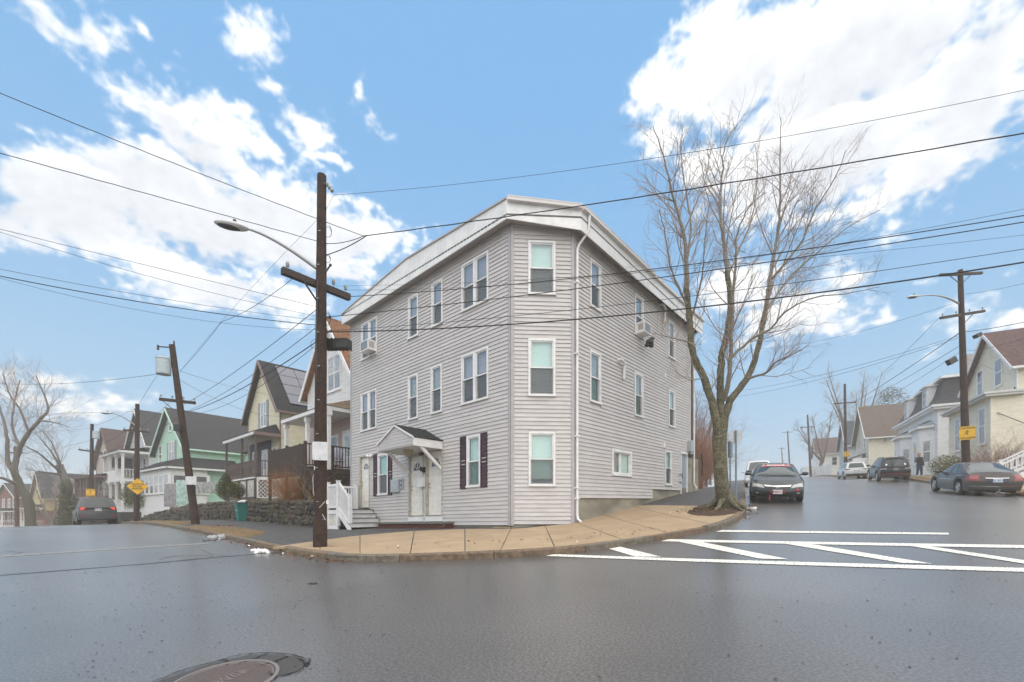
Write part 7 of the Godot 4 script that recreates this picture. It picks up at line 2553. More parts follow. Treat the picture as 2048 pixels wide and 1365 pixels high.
func build_poles() -> void:
	var wood: Material = mats["pole wood"]
	var yellow := mat("sign yellow", Color(0.80, 0.45, 0.01), 0.5, t_soft, Vector3.ONE)
	var ink := mat("sign ink", Color(0.02, 0.02, 0.02), 0.6)
	# P1: the corner pole
	var base := Vector3(-4.666, 0.574, -10.693)
	var top := Vector3(-4.648, 9.634, -10.75)
	var H := thing("utility_pole", "tall brown utility pole on the corner pavement with a white sign and street lamp", "utility pole", base, "utility poles")
	obj("pole", pole_shape(base - Vector3.UP * 0.3, top, 0.165, 0.105), wood, H)
	crossarm(Vector3(-5.28, 6.955, -10.1), Vector3(-4.21, 6.97, -11.4), H, 0, 0.13, 0.15)
	for p in [Vector3(-5.204, 7.01, -10.2), Vector3(-4.483, 7.051, -11.05), Vector3(-4.276, 7.037, -11.3)]: insulator(p, H, 0.2)
	var s := Shape.new()
	s.bar(Vector3(-4.94, 6.895, -10.4), Vector3(-4.763, 6.565, -10.72), 0.03, 0.03)
	obj("arm_brace", s, mats["dark metal"], H)
	street_lamp(Vector3(-4.754, 7.346, -10.7), Vector3(-5.638, 7.911, -10.25), Vector3(-6.08, 7.866, -10), Vector3(-1, 0.06, 0.25), H)
	s = Shape.new()
	s.lathe(Vector3(-4.459, 9.343, -10.72), [[0.02, -0.16], [0.05, -0.13], [0.03, -0.08], [0.055, -0.04], [0.03, 0.0], [0.055, 0.05], [0.02, 0.1]], 8, Basis(Vector3(0.8, 0.6, 0).normalized(), Vector3(-0.6, 0.8, 0).normalized(), Vector3(0, 0, 1)))
	obj("strain_insulator", s, mats["glass grey"], H)
	for q in [[Vector3(-4.523, 9.389, -10.7), Vector3(-4.572, 9.389, -10.7)], [Vector3(-4.523, 7.261, -10.7), Vector3(-4.414, 7.419, -10.7)], [Vector3(-4.547, 6.142, -10.7), Vector3(-4.426, 6.154, -10.7)], [Vector3(-4.523, 5.777, -10.7), Vector3(-4.402, 5.814, -10.7)]]:
		s = Shape.new()
		s.bar(q[0], q[1], 0.03, 0.03)
		s.blob(q[1], Vector3.ONE * 0.035, 8, 6)
		obj("clamp", s, mats["dark metal"], H)
	s = Shape.new()
	s.tube([Vector3(-4.749, 0.734, -10.66), Vector3(-4.735, 2.91, -10.63), Vector3(-4.71, 5.315, -10.6), Vector3(-4.686, 7.001, -10.6)], [0.016], 6)
	obj("riser_conduit", s, mats["dark metal"], H)
	for v in 9:
		s = Shape.new()
		s.box(base.lerp(top, 0.12 + v * 0.09) + Vector3(0.02 * sin(v * 5.0), 0, 0.155), Vector3(0.05, 0.012, 0.02))
		obj("staple", s, mats["galvanised"], H)
	for q in [[Vector3(-4.466, 8.165, -10.65), 0.14], [Vector3(-4.481, 6.037, -10.6), 0.16], [Vector3(-4.77, 5.435, -10.6), 0.12], [Vector3(-4.466, 7.512, -10.65), 0.1]]:   # loose loops of tail wire
		s = Shape.new()
		var pts := []
		for i in 15:
			var a := TAU * i / 12.0
			pts.append(q[0] + Vector3(cos(a) * q[1] * 0.7, sin(a) * q[1] + i * 0.004, 0.02 * sin(a * 2)))
		s.tube(pts, [0.006], 4)
		obj("wire_loop", s, mats["wire"], H)
	s = Shape.new()
	s.tube([Vector3(-4.72, 2.55, -10.65), Vector3(-4.803, 2.245, -10.62), Vector3(-4.782, 1.882, -10.6), Vector3(-4.665, 1.556, -10.58), Vector3(-4.493, 1.219, -10.6), Vector3(-4.617, 1.244, -10.58), Vector3(-4.761, 1.376, -10.58), Vector3(-4.608, 1.532, -10.56), Vector3(-4.505, 1.665, -10.6)], [0.011], 6)
	obj("ground_wire", s, mats["galvanised"], H)
	s = Shape.new()
	for q in [[Vector3(-4.725, 2.47, -10.58)], [Vector3(-4.641, 2.506, -10.58)], [Vector3(-4.436, 1.652, -10.58)]]: s.box(q[0], Vector3(0.06, 0.09, 0.01))
	obj("paper_tag", s, mats["white trim"], H)
	var b := sign_basis(Vector3(0.28, 0, 1))
	s = Shape.new()
	var sp := Vector3(-4.591, 2.87, -10.52)
	board(s, sp, b, 0.345, 0.44, 0.04, 0.012)
	var sg := single("white_sign", s, mat("sign white", Color(0.62, 0.63, 0.66), 0.5, t_soft, Vector3.ONE), "white rectangular back of a sign fixed to the corner utility pole", "sign", sp)
	for v in [-0.17, 0.17]:
		s = Shape.new()
		s.blob(sp + b.y * v + b.z * 0.008, Vector3.ONE * 0.012, 6, 4)
		obj("bolt", s, mats["dark metal"], sg)
	# black splice case hanging beside it
	s = Shape.new()
	var cc := Vector3(-4.362, 5.6, -11)
	s.box(cc, Vector3(0.62, 0.22, 0.22), Basis(Vector3.UP, -0.15))
	for i in 7: s.box(cc + Vector3(-0.28 + i * 0.094, 0, 0), Vector3(0.035, 0.245, 0.245), Basis(Vector3.UP, -0.15))
	single("splice_case", s, mats["black plastic"], "black ribbed cable splice case hanging beside the corner pole", "cable box", cc)

	# P2: leaning pole with transformer
	base = Vector3(-14.699, 0.911, -20.5)
	base.y = land(base.x, base.z) + 0.1
	top = Vector3(-15.841, 9.204, -20.5)
	H = thing("utility_pole", "leaning brown utility pole with a gray transformer drum near its top", "utility pole", base, "utility poles")
	obj("pole", pole_shape(base - Vector3.UP * 0.3, top, 0.17, 0.12), wood, H)
	crossarm(Vector3(-16.126, 6.585, -20.1), Vector3(-15.01, 6.601, -20.9), H, 4)
	s = Shape.new()
	s.lathe(Vector3(-16.079, 7.767, -20.3), [[0.0, 0.0], [0.28, 0.0], [0.29, 0.05], [0.29, 0.68], [0.31, 0.70], [0.31, 0.74], [0.2, 0.80], [0.0, 0.81]], 18)
	s.tube([Vector3(-16.079, 8.482, -20.3), Vector3(-16.079, 8.69, -20.3)], [0.05, 0.03], 6)
	obj("transformer", s, mat("transformer gray", Color(0.42, 0.50, 0.53), 0.45, t_soft, Vector3.ONE), H)
	s = Shape.new()
	s.bar(Vector3(-15.911, 9.088, -20.5), Vector3(-16.332, 9.059, -20.3), 0.05, 0.05)
	s.bar(Vector3(-15.748, 9.204, -20.5), Vector3(-15.748, 9.39, -20.5), 0.05, 0.05)
	s.bar(Vector3(-16.332, 9.128, -20.3), Vector3(-16.332, 8.897, -20.3), 0.06, 0.06)
	s.bar(Vector3(-16.114, 6.588, -20.2), Vector3(-15.655, 6.106, -20.5), 0.03, 0.03)
	obj("bracket", s, mats["dark metal"], H)
	s = Shape.new()
	s.box(Vector3(-15.386, 5.299, -20.3), Vector3(0.3, 0.3, 0.25))
	obj("junction_box", s, mats["black plastic"], H)
	s = Shape.new()
	s.box(Vector3(-14.751, 2.871, -20.22), Vector3(0.5, 0.38, 0.02), Basis(Vector3.BACK, 0.0))
	obj("white_tag", s, mats["sign white"], H)
	# P3 with the diamond sign
	base = Vector3(-26.46, 0.73, -31)
	base.y = land(base.x, base.z) + 0.1
	H = thing("utility_pole", "brown utility pole with a curved lamp arm behind the yellow diamond sign", "utility pole", base, "utility poles")
	obj("pole", pole_shape(base - Vector3.UP * 0.3, Vector3(-26.39, 9.04, -31), 0.18, 0.12), wood, H)
	crossarm(Vector3(-27.05, 7.14, -30.6), Vector3(-25.9, 7.14, -31.4), H, 4)
	street_lamp(Vector3(-26.49, 7.49, -31), Vector3(-26.98, 8.21, -30.4), Vector3(-27.34, 8.18, -30), Vector3(-1, 0, 0.2), H)
	b = sign_basis(Vector3(0.75, 0, 1))
	sp = Vector3(-26.04, 3.21, -30.6)
	s = Shape.new()
	board(s, sp, Basis(b * Vector3(0.7071, 0.7071, 0), b * Vector3(-0.7071, 0.7071, 0), b.z), 0.82, 0.82, 0.05, 0.02)
	sg = single("diamond_sign", s, yellow, "yellow diamond sign reading CAUTION BLIND PERSON on a pole", "sign", sp)
	for q in [["CAUTION", 0.16], ["BLIND", 0.0], ["PERSON", -0.16]]:
		text("lettering", q[0], 0.115, 0.006, ink, sg, Transform3D(b, b.y * q[1] + b.z * 0.014), true)
	# P4 with a square sign
	base = Vector3(-38.27, 0.26, -40)
	base.y = land(base.x, base.z)
	H = thing("utility_pole", "distant utility pole with transformer and square yellow sign behind the gray wagon", "utility pole", base, "utility poles")
	obj("pole", pole_shape(base - Vector3.UP * 0.3, Vector3(-38.18, 9.45, -40), 0.19, 0.12), wood, H)
	crossarm(Vector3(-39.02, 7.07, -39.6), Vector3(-37.6, 6.86, -40.4), H, 4)
	s = Shape.new()
	s.lathe(Vector3(-37.82, 8.13, -40), [[0.0, 0.0], [0.25, 0.0], [0.25, 0.65], [0.0, 0.7]], 14)
	obj("transformer", s, mats["transformer gray"], H)
	children_sign(Vector3(-38.03, 3.2, -39.7), sign_basis(Vector3(0.6, 0, 1)), 0.62, 0.66, "small square yellow sign with a running figure beyond the gray wagon", yellow, ink)
	# P5
	base = Vector3(-56.19, -0.42, -50)
	base.y = land(base.x, base.z)
	H = thing("utility_pole", "reddish brown utility pole among bare branches at the left edge", "utility pole", base, "utility poles")
	obj("pole", pole_shape(base - Vector3.UP * 0.3, Vector3(-56.42, 8.9, -50), 0.22, 0.16), mat("red pole", Color(0.17, 0.075, 0.05), 0.9, t_bark, Vector3(3, 0.3, 3)), H)
	crossarm(Vector3(-57.27, 8.22, -50), Vector3(-55.57, 8.22, -50), H, 3)

	# right street poles
	base = Vector3(24.818, 3.118, -24)
	base.y = land(base.x, base.z) + 0.1
	H = thing("utility_pole", "tall utility pole with two crossarms and the CAUTION CHILDREN sign on the right", "utility pole", base, "utility poles")
	obj("pole", pole_shape(base - Vector3.UP * 0.3, Vector3(24.45, 14.627, -24), 0.19, 0.11), wood, H)
	crossarm(Vector3(22.956, 14.139, -23.6), Vector3(26.064, 14.681, -24.4), H, 0)
	crossarm(Vector3(22.983, 11.832, -23.6), Vector3(26.202, 12.574, -24.4), H, 4)
	s = Shape.new()
	for q in [[Vector3(23.692, 14.193, -23.8), Vector3(24.253, 13.893, -23.9)], [Vector3(25.245, 14.49, -24.2), Vector3(24.6, 13.945, -24)], [Vector3(25.355, 12.317, -24.2), Vector3(24.6, 11.655, -24)]]: s.bar(q[0], q[1], 0.03, 0.03)
	obj("arm_brace", s, mats["dark metal"], H)
	street_lamp(Vector3(24.355, 12.8, -24), Vector3(22.956, 13.254, -23.6), Vector3(21.262, 12.74, -23.1), Vector3(-1, -0.14, 0.2), H)
	b = sign_basis(Vector3(-0.9, 0, 1))
	children_sign(Vector3(24.508, 5.682, -23.7), b, 0.60, 0.72, "yellow CAUTION CHILDREN sign with running figure on the right pole", yellow, ink)
	for q in [[Vector3(23.673, 9.56, -23.7), 0.42, 0.3, "black cable box with a hanging strap left of the right pole"], [Vector3(25.391, 11.055, -24), 0.3, 0.2, "small black cable box right of the right pole"]]:
		s = Shape.new()
		s.box(q[0], Vector3(q[1], q[2], 0.24), Basis(Vector3(0, 0, 1), 0.5))
		single("cable_box", s, mats["black plastic"], q[3], "cable box", q[0])
	var far := [[Vector3(42.51, 6.05, -56), Vector3(42.35, 17.75, -56), 0.2, false, "farther utility pole with crossarm and small yellow sign beyond the white wagon"], [Vector3(59.12, 8.02, -87), Vector3(58.43, 20.68, -87), 0.22, false, "distant thin utility pole before the white fence"], [Vector3(78.63, 11.26, -124), Vector3(77.64, 24.37, -124), 0.24, true, "very distant utility pole with wide top arm at the crest"], [Vector3(102.38, 14.53, -165), Vector3(101.06, 25.77, -165), 0.26, true, "smallest utility pole at the crest of the right street"]]
	for q in far:
		var p0: Vector3 = q[0]
		p0.y = land(p0.x, p0.z)
		var p1: Vector3 = q[1]
		H = thing("utility_pole", q[4], "utility pole", p0, "utility poles")
		obj("pole", pole_shape(p0 - Vector3.UP * 0.3, p1, q[2], q[2] * 0.65), wood, H)
		var d := Vector3(1.15, 0, 0.4)
		var low := 0.35 if q[3] else 2.4
		crossarm(p1 - Vector3.UP * low - d, p1 - Vector3.UP * low + d, H, 4)
	children_sign(Vector3(42.27, 8.79, -55.6), sign_basis(Vector3(-0.8, 0, 1)), 0.60, 0.7, "small yellow sign with a running figure on the farther right pole", yellow, ink)
	# stop sign seen from behind, and a second post
	base = Vector3(8.308, 1.827, -16.32)
	H = thing("stop_sign", "back of a gray octagonal stop sign on a steel post beside the street tree", "sign", base)
	s = Shape.new()
	var tp := Vector3(base.x, base.y + 2.62, base.z)
	s.box((base + tp) * 0.5, Vector3(0.055, 2.62, 0.04))
	obj("post", s, mat("post steel", Color(0.16, 0.22, 0.25), 0.5, t_soft, Vector3.ONE), H)
	var oc := PackedVector2Array()
	for i in 8: oc.append(Vector2(cos(TAU * (i + 0.5) / 8), sin(TAU * (i + 0.5) / 8)) * 0.26)
	s = Shape.new()
	b = sign_basis(Vector3(-0.1, 0, 1))
	s.prism(oc, tp - Vector3.UP * 0.22 - b.z * 0.035, b.x, b.y, -b.z * 0.006)
	obj("plate", s, mats["galvanised"], H)
	base = rgt(9.0, -0.75, 0.13)
	H = thing("sign_post", "narrow gray sign edge-on on a post farther up the pavement", "sign", base)
	s = Shape.new()
	s.box(base + Vector3.UP * 1.35, Vector3(0.06, 2.7, 0.06))
	obj("post", s, mats["post steel"], H)
	s = Shape.new()
	s.box(base + Vector3(0, 2.2, 0), Vector3(0.13, 0.9, 0.3))
	obj("plate", s, mats["post steel"], H)

func children_sign(at: Vector3, b: Basis, w: float, h: float, label: String, yellow: Material, ink: Material) -> void:
	var s := Shape.new()
	board(s, at, b, w, h, 0.05, 0.015)
	var o := single("children_sign", s, yellow, label, "sign", at, "yellow running figure signs")
	text("lettering", "CAUTION", 0.095, 0.006, ink, o, Transform3D(b, b.y * h * 0.37 + b.z * 0.011), true)
	text("lettering", "CHILDREN", 0.095, 0.006, ink, o, Transform3D(b, -b.y * h * 0.37 + b.z * 0.011), true)
	runner(at + b.z * 0.011, b, h * 0.42, ink, o)

# ------------------------------------------------------------------ wires
func wire(a: Vector3, b: Vector3, sag: float, r: float, label: String, wavy := 0.0) -> void:
	var s := Shape.new()
	var pts := []
	for i in 33:
		var t := i / 32.0
		pts.append(a.lerp(b, t) - Vector3.UP * (sag * 4.0 * t * (1.0 - t)) + Vector3.UP * wavy * sin(t * 90.0))
	s.tube(pts, [r * 0.68], 5, false)
	single("overhead_wire", s, mats["wire"], label, "wire", a, "overhead wires")

func build_wires() -> void:
	wire(Vector3(-4.369, 9.193, -10.8), Vector3(13.998, 8.786, -6), 0.481, 0.006, "topmost thin wire from the corner pole over the roof to the upper right", 0)
	wire(Vector3(-3.578, 8.061, -10.6), Vector3(13.998, 7.874, -6), 0.167, 0.016, "thick twisted wire from the pole top over the gray house roof to the right edge", 0.006)
	wire(Vector3(-4.148, 6.947, -11.3), Vector3(13.998, 6.728, -6), 0.376, 0.013, "upper of the two close black wires crossing the third floor of the gray house", 0)
	wire(Vector3(-4.487, 6.154, -10.7), Vector3(13.998, 6.599, -6), 0.24, 0.013, "lower of the two close black wires crossing the third floor of the gray house", 0)
	wire(Vector3(-4.487, 5.814, -10.7), Vector3(13.998, 6.204, -6), 0.329, 0.008, "thin wire just above the thickest cable across the gray house", 0)
	wire(Vector3(-4.547, 5.789, -10.7), Vector3(13.998, 6.122, -6), 0.523, 0.02, "thickest black cable from the corner pole across the gray house to the right", 0)
	wire(Vector3(-4.289, 7.114, -11.3), Vector3(13.998, 7.216, -6), 0.733, 0.005, "faint thin wire from the crossarm just above the close pair of wires", 0)
	wire(Vector3(-4.463, 7.062, -11), Vector3(13.998, 6.128, -6), 0.368, 0.004, "faintest hairline wire from the middle of the crossarm to the right", 0)
	wire(Vector3(-3.578, 8.061, -10.6), Vector3(-12.998, 10.114, -7), 0.092, 0.011, "highest wire from the upper left edge to the junction right of the pole", 0.004)
	wire(Vector3(-4.487, 7.929, -10.7), Vector3(-12.998, 8.45, -7), -0.012, 0.011, "second wire from the left edge passing over the street lamp", 0.004)
	wire(Vector3(-4.766, 6.41, -10.7), Vector3(-12.998, 7.13, -7), 0.019, 0.007, "thin wire from the left edge ending below the crossarm, upper of its pair", 0)
	wire(Vector3(-4.766, 6.179, -10.7), Vector3(-12.998, 7.57, -7), 0.27, 0.006, "thin wire from the left edge ending below the crossarm, lower of its pair", 0)
	wire(Vector3(-4.766, 6.081, -10.7), Vector3(-12.998, 6.362, -7), 0.197, 0.006, "thin wire above the thick low cable at the left edge", 0)
	wire(Vector3(-4.766, 5.96, -10.7), Vector3(-12.998, 6.293, -7), 0.244, 0.013, "thick low cable from the left edge to the corner pole", 0)
	wire(Vector3(-4.766, 5.838, -10.7), Vector3(-12.998, 6.778, -7), 0.548, 0.005, "thin lower strand beneath the thick low cable at the left", 0)
	wire(Vector3(-3.578, 8.061, -10.6), Vector3(-4.547, 7.942, -10.7), 0.058, 0.012, "short jumper from the wire junction to the corner pole, upper one", 0)
	wire(Vector3(-3.481, 8.085, -10.6), Vector3(-4.523, 7.662, -10.7), 0.051, 0.016, "short thick jumper from the wire junction to the corner pole, lower one", 0)
	wire(Vector3(-4.341, 9.109, -10.7), Vector3(-4.523, 8.756, -10.7), -0.007, 0.006, "short tail wire from the strain insulator down to the pole", 0)
	wire(Vector3(-4.742, 8.513, -10.7), Vector3(-15.794, 7.527, -20.5), -0.195, 0.005, "thin wire from the pole top down to the leaning pole", 0)
	wire(Vector3(-5.011, 7.073, -10.4), Vector3(-9.886, 7.911, -15), 0.14, 0.01, "wire from the crossarm end down to the splice over the street", 0)
	wire(Vector3(-9.886, 7.911, -15), Vector3(-15.393, 7.96, -20.4), 0.063, 0.01, "wire from the splice over the street to the leaning pole", 0)
	wire(Vector3(-4.742, 6.349, -10.7), Vector3(-15.346, 6.338, -20.4), 0.15, 0.012, "upper black cable from the corner pole to the leaning pole", 0)
	wire(Vector3(-4.766, 5.899, -10.7), Vector3(-15.068, 6.106, -20.4), 0.22, 0.011, "middle black cable from the corner pole to the leaning pole", 0)
	wire(Vector3(-4.766, 5.546, -10.7), Vector3(-15.068, 6.06, -20.4), 0.217, 0.018, "thickest sagging cable from the corner pole to the leaning pole", 0)
	wire(Vector3(-4.766, 5.473, -10.7), Vector3(-15.068, 5.967, -20.4), 0.428, 0.009, "lowest thin cable from the corner pole to the leaning pole", 0)
	wire(Vector3(-15.393, 7.96, -20.4), Vector3(-16.84, 9.68, -31), 0.141, 0.01, "upper service drop from the leaning pole to the cream house", 0)
	wire(Vector3(-15.393, 7.543, -20.4), Vector3(-15.93, 8.03, -30.4), 0.408, 0.01, "lower service drop from the leaning pole to the cream house", 0)
	wire(Vector3(-15.701, 8.971, -20.5), Vector3(-26.35, 8.9, -31), -0.103, 0.012, "wire from the leaning pole down to the lamp pole", 0)
	wire(Vector3(-15.856, 6.5, -20.4), Vector3(-26.42, 7.14, -31), 0.013, 0.012, "upper wire between the leaning pole and the lamp pole crossarms", 0)
	wire(Vector3(-15.115, 6.036, -20.4), Vector3(-26.35, 6.58, -31), 0.095, 0.012, "lower wire between the leaning pole and the lamp pole", 0)
	wire(Vector3(-16.332, 7.79, -20.3), Vector3(-34.91, 10.2, -30), 0.218, 0.014, "nearly level wire from the transformer to the left edge", 0)
	wire(Vector3(-26.42, 8.8, -31), Vector3(-38.18, 9.26, -40), 0.118, 0.014, "wire from the lamp pole to the transformer pole", 0)
	wire(Vector3(-27, 7.05, -30.7), Vector3(-38.98, 6.9, -39.7), 0.2, 0.014, "wire between the crossarms of the lamp pole and the transformer pole", 0)
	wire(Vector3(-26.42, 6.51, -31), Vector3(-38.18, 6.54, -40), 0.136, 0.014, "low wire from the lamp pole to the transformer pole", 0)
	wire(Vector3(-38.18, 7.99, -40), Vector3(-56.36, 8.05, -50), 0.18, 0.014, "wire from the transformer pole to the reddish pole", 0)
	wire(Vector3(-25.5, 8.55, -31), Vector3(-48.87, 10.9, -42), 0.083, 0.014, "long level wire above the left tree", 0)
	wire(Vector3(-38.18, 9.08, -40), Vector3(-60.51, 11.03, -52), 0.205, 0.014, "faint level wire behind the bare tree", 0)
	wire(Vector3(24.436, 11.218, -24), Vector3(42.51, 14.95, -56), 0.207, 0.03, "thick cable from the right pole down to the farther pole", 0)
	wire(Vector3(24.491, 10.536, -24), Vector3(42.51, 14.57, -56), 0.227, 0.018, "second cable from the right pole to the farther pole", 0)
	wire(Vector3(24.464, 10.182, -24), Vector3(42.51, 14.06, -56), 0.535, 0.014, "lowest cable from the right pole to the farther pole", 0)
	wire(Vector3(22.983, 11.886, -23.6), Vector3(25.13, 12.23, -27), -0.029, 0.014, "jumper from the lower right crossarm to a hanging junction", 0)
	wire(Vector3(25.13, 12.23, -27), Vector3(42.38, 15.59, -56), 0.383, 0.014, "wire from the hanging junction to the farther pole", 0)
	wire(Vector3(24.6, 11.245, -24), Vector3(18.682, 8.167, -15), 0.075, 0.02, "thick black cable from the right pole out of the right edge", 0)
	wire(Vector3(24.709, 13.318, -24), Vector3(18.682, 9.531, -15), 0.091, 0.01, "wire from the right pole top out of the right edge", 0)
	wire(Vector3(24.709, 10.209, -24), Vector3(18.682, 7.792, -15), 0.166, 0.01, "lower wire from the right pole out of the right edge", 0)
	wire(Vector3(24.027, 12.8, -24), Vector3(19.36, 16.17, -40), 0.719, 0.012, "thin wire from the right lamp across the sky to the tree", 0)
	wire(Vector3(24.3, 11.027, -24), Vector3(19.23, 13.42, -45), 0.594, 0.014, "upper of the thin wires from the right pole across to behind the tree", 0)
	wire(Vector3(24.3, 10.918, -24), Vector3(19.23, 12.8, -45), 0.59, 0.014, "lower of the thin wires from the right pole across to behind the tree", 0)
	wire(Vector3(24.709, 9.855, -24), Vector3(33.15, 10.4, -29), 0.075, 0.008, "service drop from the right pole to the cream house", 0)
	wire(Vector3(42.38, 14.95, -56), Vector3(58.53, 17.51, -87), 0.239, 0.03, "wire from the farther pole to the pole by the fence", 0)
	wire(Vector3(42.38, 14.32, -56), Vector3(58.53, 16.92, -87), 0.252, 0.02, "lower wire from the farther pole to the pole by the fence", 0)
	wire(Vector3(58.53, 17.12, -87), Vector3(77.78, 21.13, -124), 0.241, 0.03, "far wire between the two smallest poles", 0)

# ------------------------------------------------------------------ trees
func rand_dir(d: Vector3, spread: float, r: RandomNumberGenerator) -> Vector3:
	var v := Vector3(r.randfn(), r.randfn(), r.randfn()).normalized()
	return (d + v * spread).normalized()

# one limb with its side shoots; limbs to `wood`, finer shoots to `fine`
func shoot(fine: Shape, p: Vector3, d: Vector3, len: float, rad: float, level: int, r: RandomNumberGenerator, rise := 0.25) -> void:
	var n := 3 if level > 0 else 2
	var pts := [p]
	var rads := [rad]
	var q := p
	var e := d
	for i in n:
		e = (rand_dir(e, 0.22, r) + Vector3.UP * rise * 0.5).normalized()
		q += e * len / n
		pts.append(q)
		rads.append(rad * (1.0 - 0.72 * (i + 1.0) / n))
	fine.tube(pts, rads, 3 if rad < 0.012 else 5, false)
	if level <= 0: return
	var m := int(r.randi_range(4, 6)) if level > 1 else r.randi_range(3, 5)
	for i in m:
		var t := lerpf(0.18, 0.97, (i + r.randf()) / m)
		var k := clampi(int(t * n), 0, n - 1)
		var s: Vector3 = pts[k].lerp(pts[k + 1], t * n - k)
		var dd: Vector3 = (pts[k + 1] - pts[k]).normalized()
		var side := dd.cross(Vector3(r.randfn(), r.randfn(), r.randfn())).normalized()
		shoot(fine, s, (dd * 0.75 + side * 0.75).normalized(), len * r.randf_range(0.38, 0.62), rad * 0.5, level - 1, r, rise)

func smooth_line(pts: Array, n: int) -> Array:
	var o := []
	for i in n + 1:
		var f := float(i) / n * (pts.size() - 1)
		var k := mini(int(f), pts.size() - 2)
		o.append(pts[k].cubic_interpolate(pts[k + 1], pts[maxi(k - 1, 0)], pts[mini(k + 2, pts.size() - 1)], f - k))
	return o

func limb(called: String, pts: Array, r0: float, r1: float, wood: Material, T: Node3D, fine: Shape, r: RandomNumberGenerator, shoots: int, len: float, level := 2, from := 0.3, power := 0.8, rise := 0.3, least := 0.007) -> void:
	var n := pts.size() * 4
	var l := smooth_line(pts, n)
	var rad := []
	for i in n + 1:
		rad.append(lerpf(r0, r1, pow(float(i) / n, power)) * (1.0 + 0.05 * sin(i * 1.7)))
		if i > 0: l[i] += Vector3(r.randfn(), r.randfn() * 0.3, r.randfn()) * 0.012
	var s := Shape.new()
	s.tube(l, rad, 10 if r0 > 0.05 else 6)
	obj(called, s, wood, T)
	for i in shoots:
		var t := lerpf(from, 0.99, (i + r.randf()) / shoots)
		var k := clampi(int(t * n), 0, n - 1)
		var d: Vector3 = (l[k + 1] - l[k]).normalized()
		var side := d.cross(Vector3(r.randfn(), r.randfn() * 0.6, r.randfn())).normalized()
		var sc := lerpf(1.0, 0.45, t)
		shoot(fine, l[k], (d * 0.8 + side * 0.8 + Vector3.UP * 0.15).normalized(), len * sc * r.randf_range(0.7, 1.25), maxf(least, minf(rad[k] * 0.45, 0.022)), level, r, rise)

func bare_tree(called: String, label: String, at: Vector3, h: float, rad: float, seed: int, wood: Material, twig: Material, forks := 6, spread := 0.5, lean := Vector3.ZERO, group := "") -> Node3D:
	var r := RandomNumberGenerator.new()
	r.seed = seed
	var T := thing(called, label, "tree", at, group)
	var fine := Shape.new()
	var top := at + Vector3.UP * h * 0.32 + lean * 0.3
	var s := Shape.new()
	s.tube(smooth_line([at - Vector3.UP * 0.3, at + Vector3.UP * 0.4, at.lerp(top, 0.6) + Vector3(r.randfn(), 0, r.randfn()) * 0.05 * h * 0.2, top], 10), [rad * 1.5, rad * 1.2, rad * 1.05, rad, rad, rad * 0.95, rad * 0.92, rad * 0.9, rad * 0.88, rad * 0.85, rad * 0.8], 10)
	obj("trunk", s, wood, T)
	for i in forks:
		var a := TAU * (i + r.randf() * 0.6) / forks
		var o := Vector3(cos(a), 0, sin(a)) * spread * h * r.randf_range(0.5, 1.0) + lean
		if i == 0: o *= 0.3
		var e := at + Vector3.UP * h * r.randf_range(0.8, 1.02) + o
		var b := at.lerp(top, r.randf_range(0.75, 1.0))
		var m := b.lerp(e, 0.45) + Vector3(o.x, 0, o.z) * 0.12 + Vector3.UP * h * 0.04
		limb("limb", [b, b.lerp(m, 0.5) + o * 0.06, m, m.lerp(e, 0.55), e], rad * 0.55, rad * 0.06, wood, T, fine, r, 15, h * 0.19, 2, 0.2, 0.8, 0.3, maxf(0.008, at.length() * 0.0003))
	stuff(obj("twigs", fine, twig, T))
	return T

func leafy(s: Shape, dark: Shape, c: Vector3, e: Vector3, n: int, size: float, r: RandomNumberGenerator, floor_y := -999.0, cone := 0.0) -> void:
	for i in n:
		var d := Vector3(r.randfn(), r.randfn(), r.randfn()).normalized() * pow(r.randf(), 0.38)
		var k := 1.0 - cone * (d.y * 0.5 + 0.5)
		var p := c + Vector3(d.x * e.x * k, d.y * e.y, d.z * e.z * k)
		p += Vector3(sin(p.x * 5.0 + p.y * 4.0), sin(p.z * 6.0), cos(p.y * 5.0 + p.x * 3.0)) * size * 0.9
		if p.y < floor_y: continue
		var b := Basis.from_euler(Vector3(r.randf_range(-0.9, 0.9), r.randf() * TAU, r.randf_range(-0.9, 0.9)))
		var w := size * r.randf_range(0.6, 1.2)
		var t := dark if r.randf() < 0.45 else s
		t.quad(p + b * Vector3(-w, 0, 0), p + b * Vector3(0, 0.1 * w, 0.45 * w), p + b * Vector3(w, 0, 0), p + b * Vector3(0, 0.1 * w, -0.45 * w))

func leaf_mat(key: String, c: Color) -> StandardMaterial3D:
	if mats.has(key): return mats[key]
	var m := mat(key, c, 0.65, t_mottle, Vector3.ONE * 1.5, 0.0, true)
	m.backlight_enabled = true
	m.backlight = Color(0.12, 0.12, 0.08)
	return m

func bush(called: String, label: String, at: Vector3, e: Vector3, n: int, size: float, c1: Color, c2: Color, seed: int, cone := 0.0, group := "") -> void:
	var r := RandomNumberGenerator.new()
	r.seed = seed
	var T := thing(called, label, "shrub", at, group)
	var a := Shape.new()
	var b := Shape.new()
	leafy(a, b, at + Vector3.UP * e.y * 0.9, e, n, size, r, at.y - 0.1, cone)
	stuff(obj("leaves", a, leaf_mat("leaf " + str(c1), c1), T))
	stuff(obj("inner_leaves", b, leaf_mat("leaf " + str(c2), c2), T))
	var s := Shape.new()
	for i in 9:
		var o := Vector3(r.randfn() * e.x * 0.3, 0, r.randfn() * e.z * 0.3)
		s.tube([at + o * 0.3 - Vector3.UP * 0.1, at + o + Vector3.UP * e.y * 0.9, at + o * 1.5 + Vector3.UP * e.y * 1.4 * (1.0 - cone * 0.3)], [0.03, 0.02, 0.008], 5)
	obj("stems", s, mats["twig bark"], T)

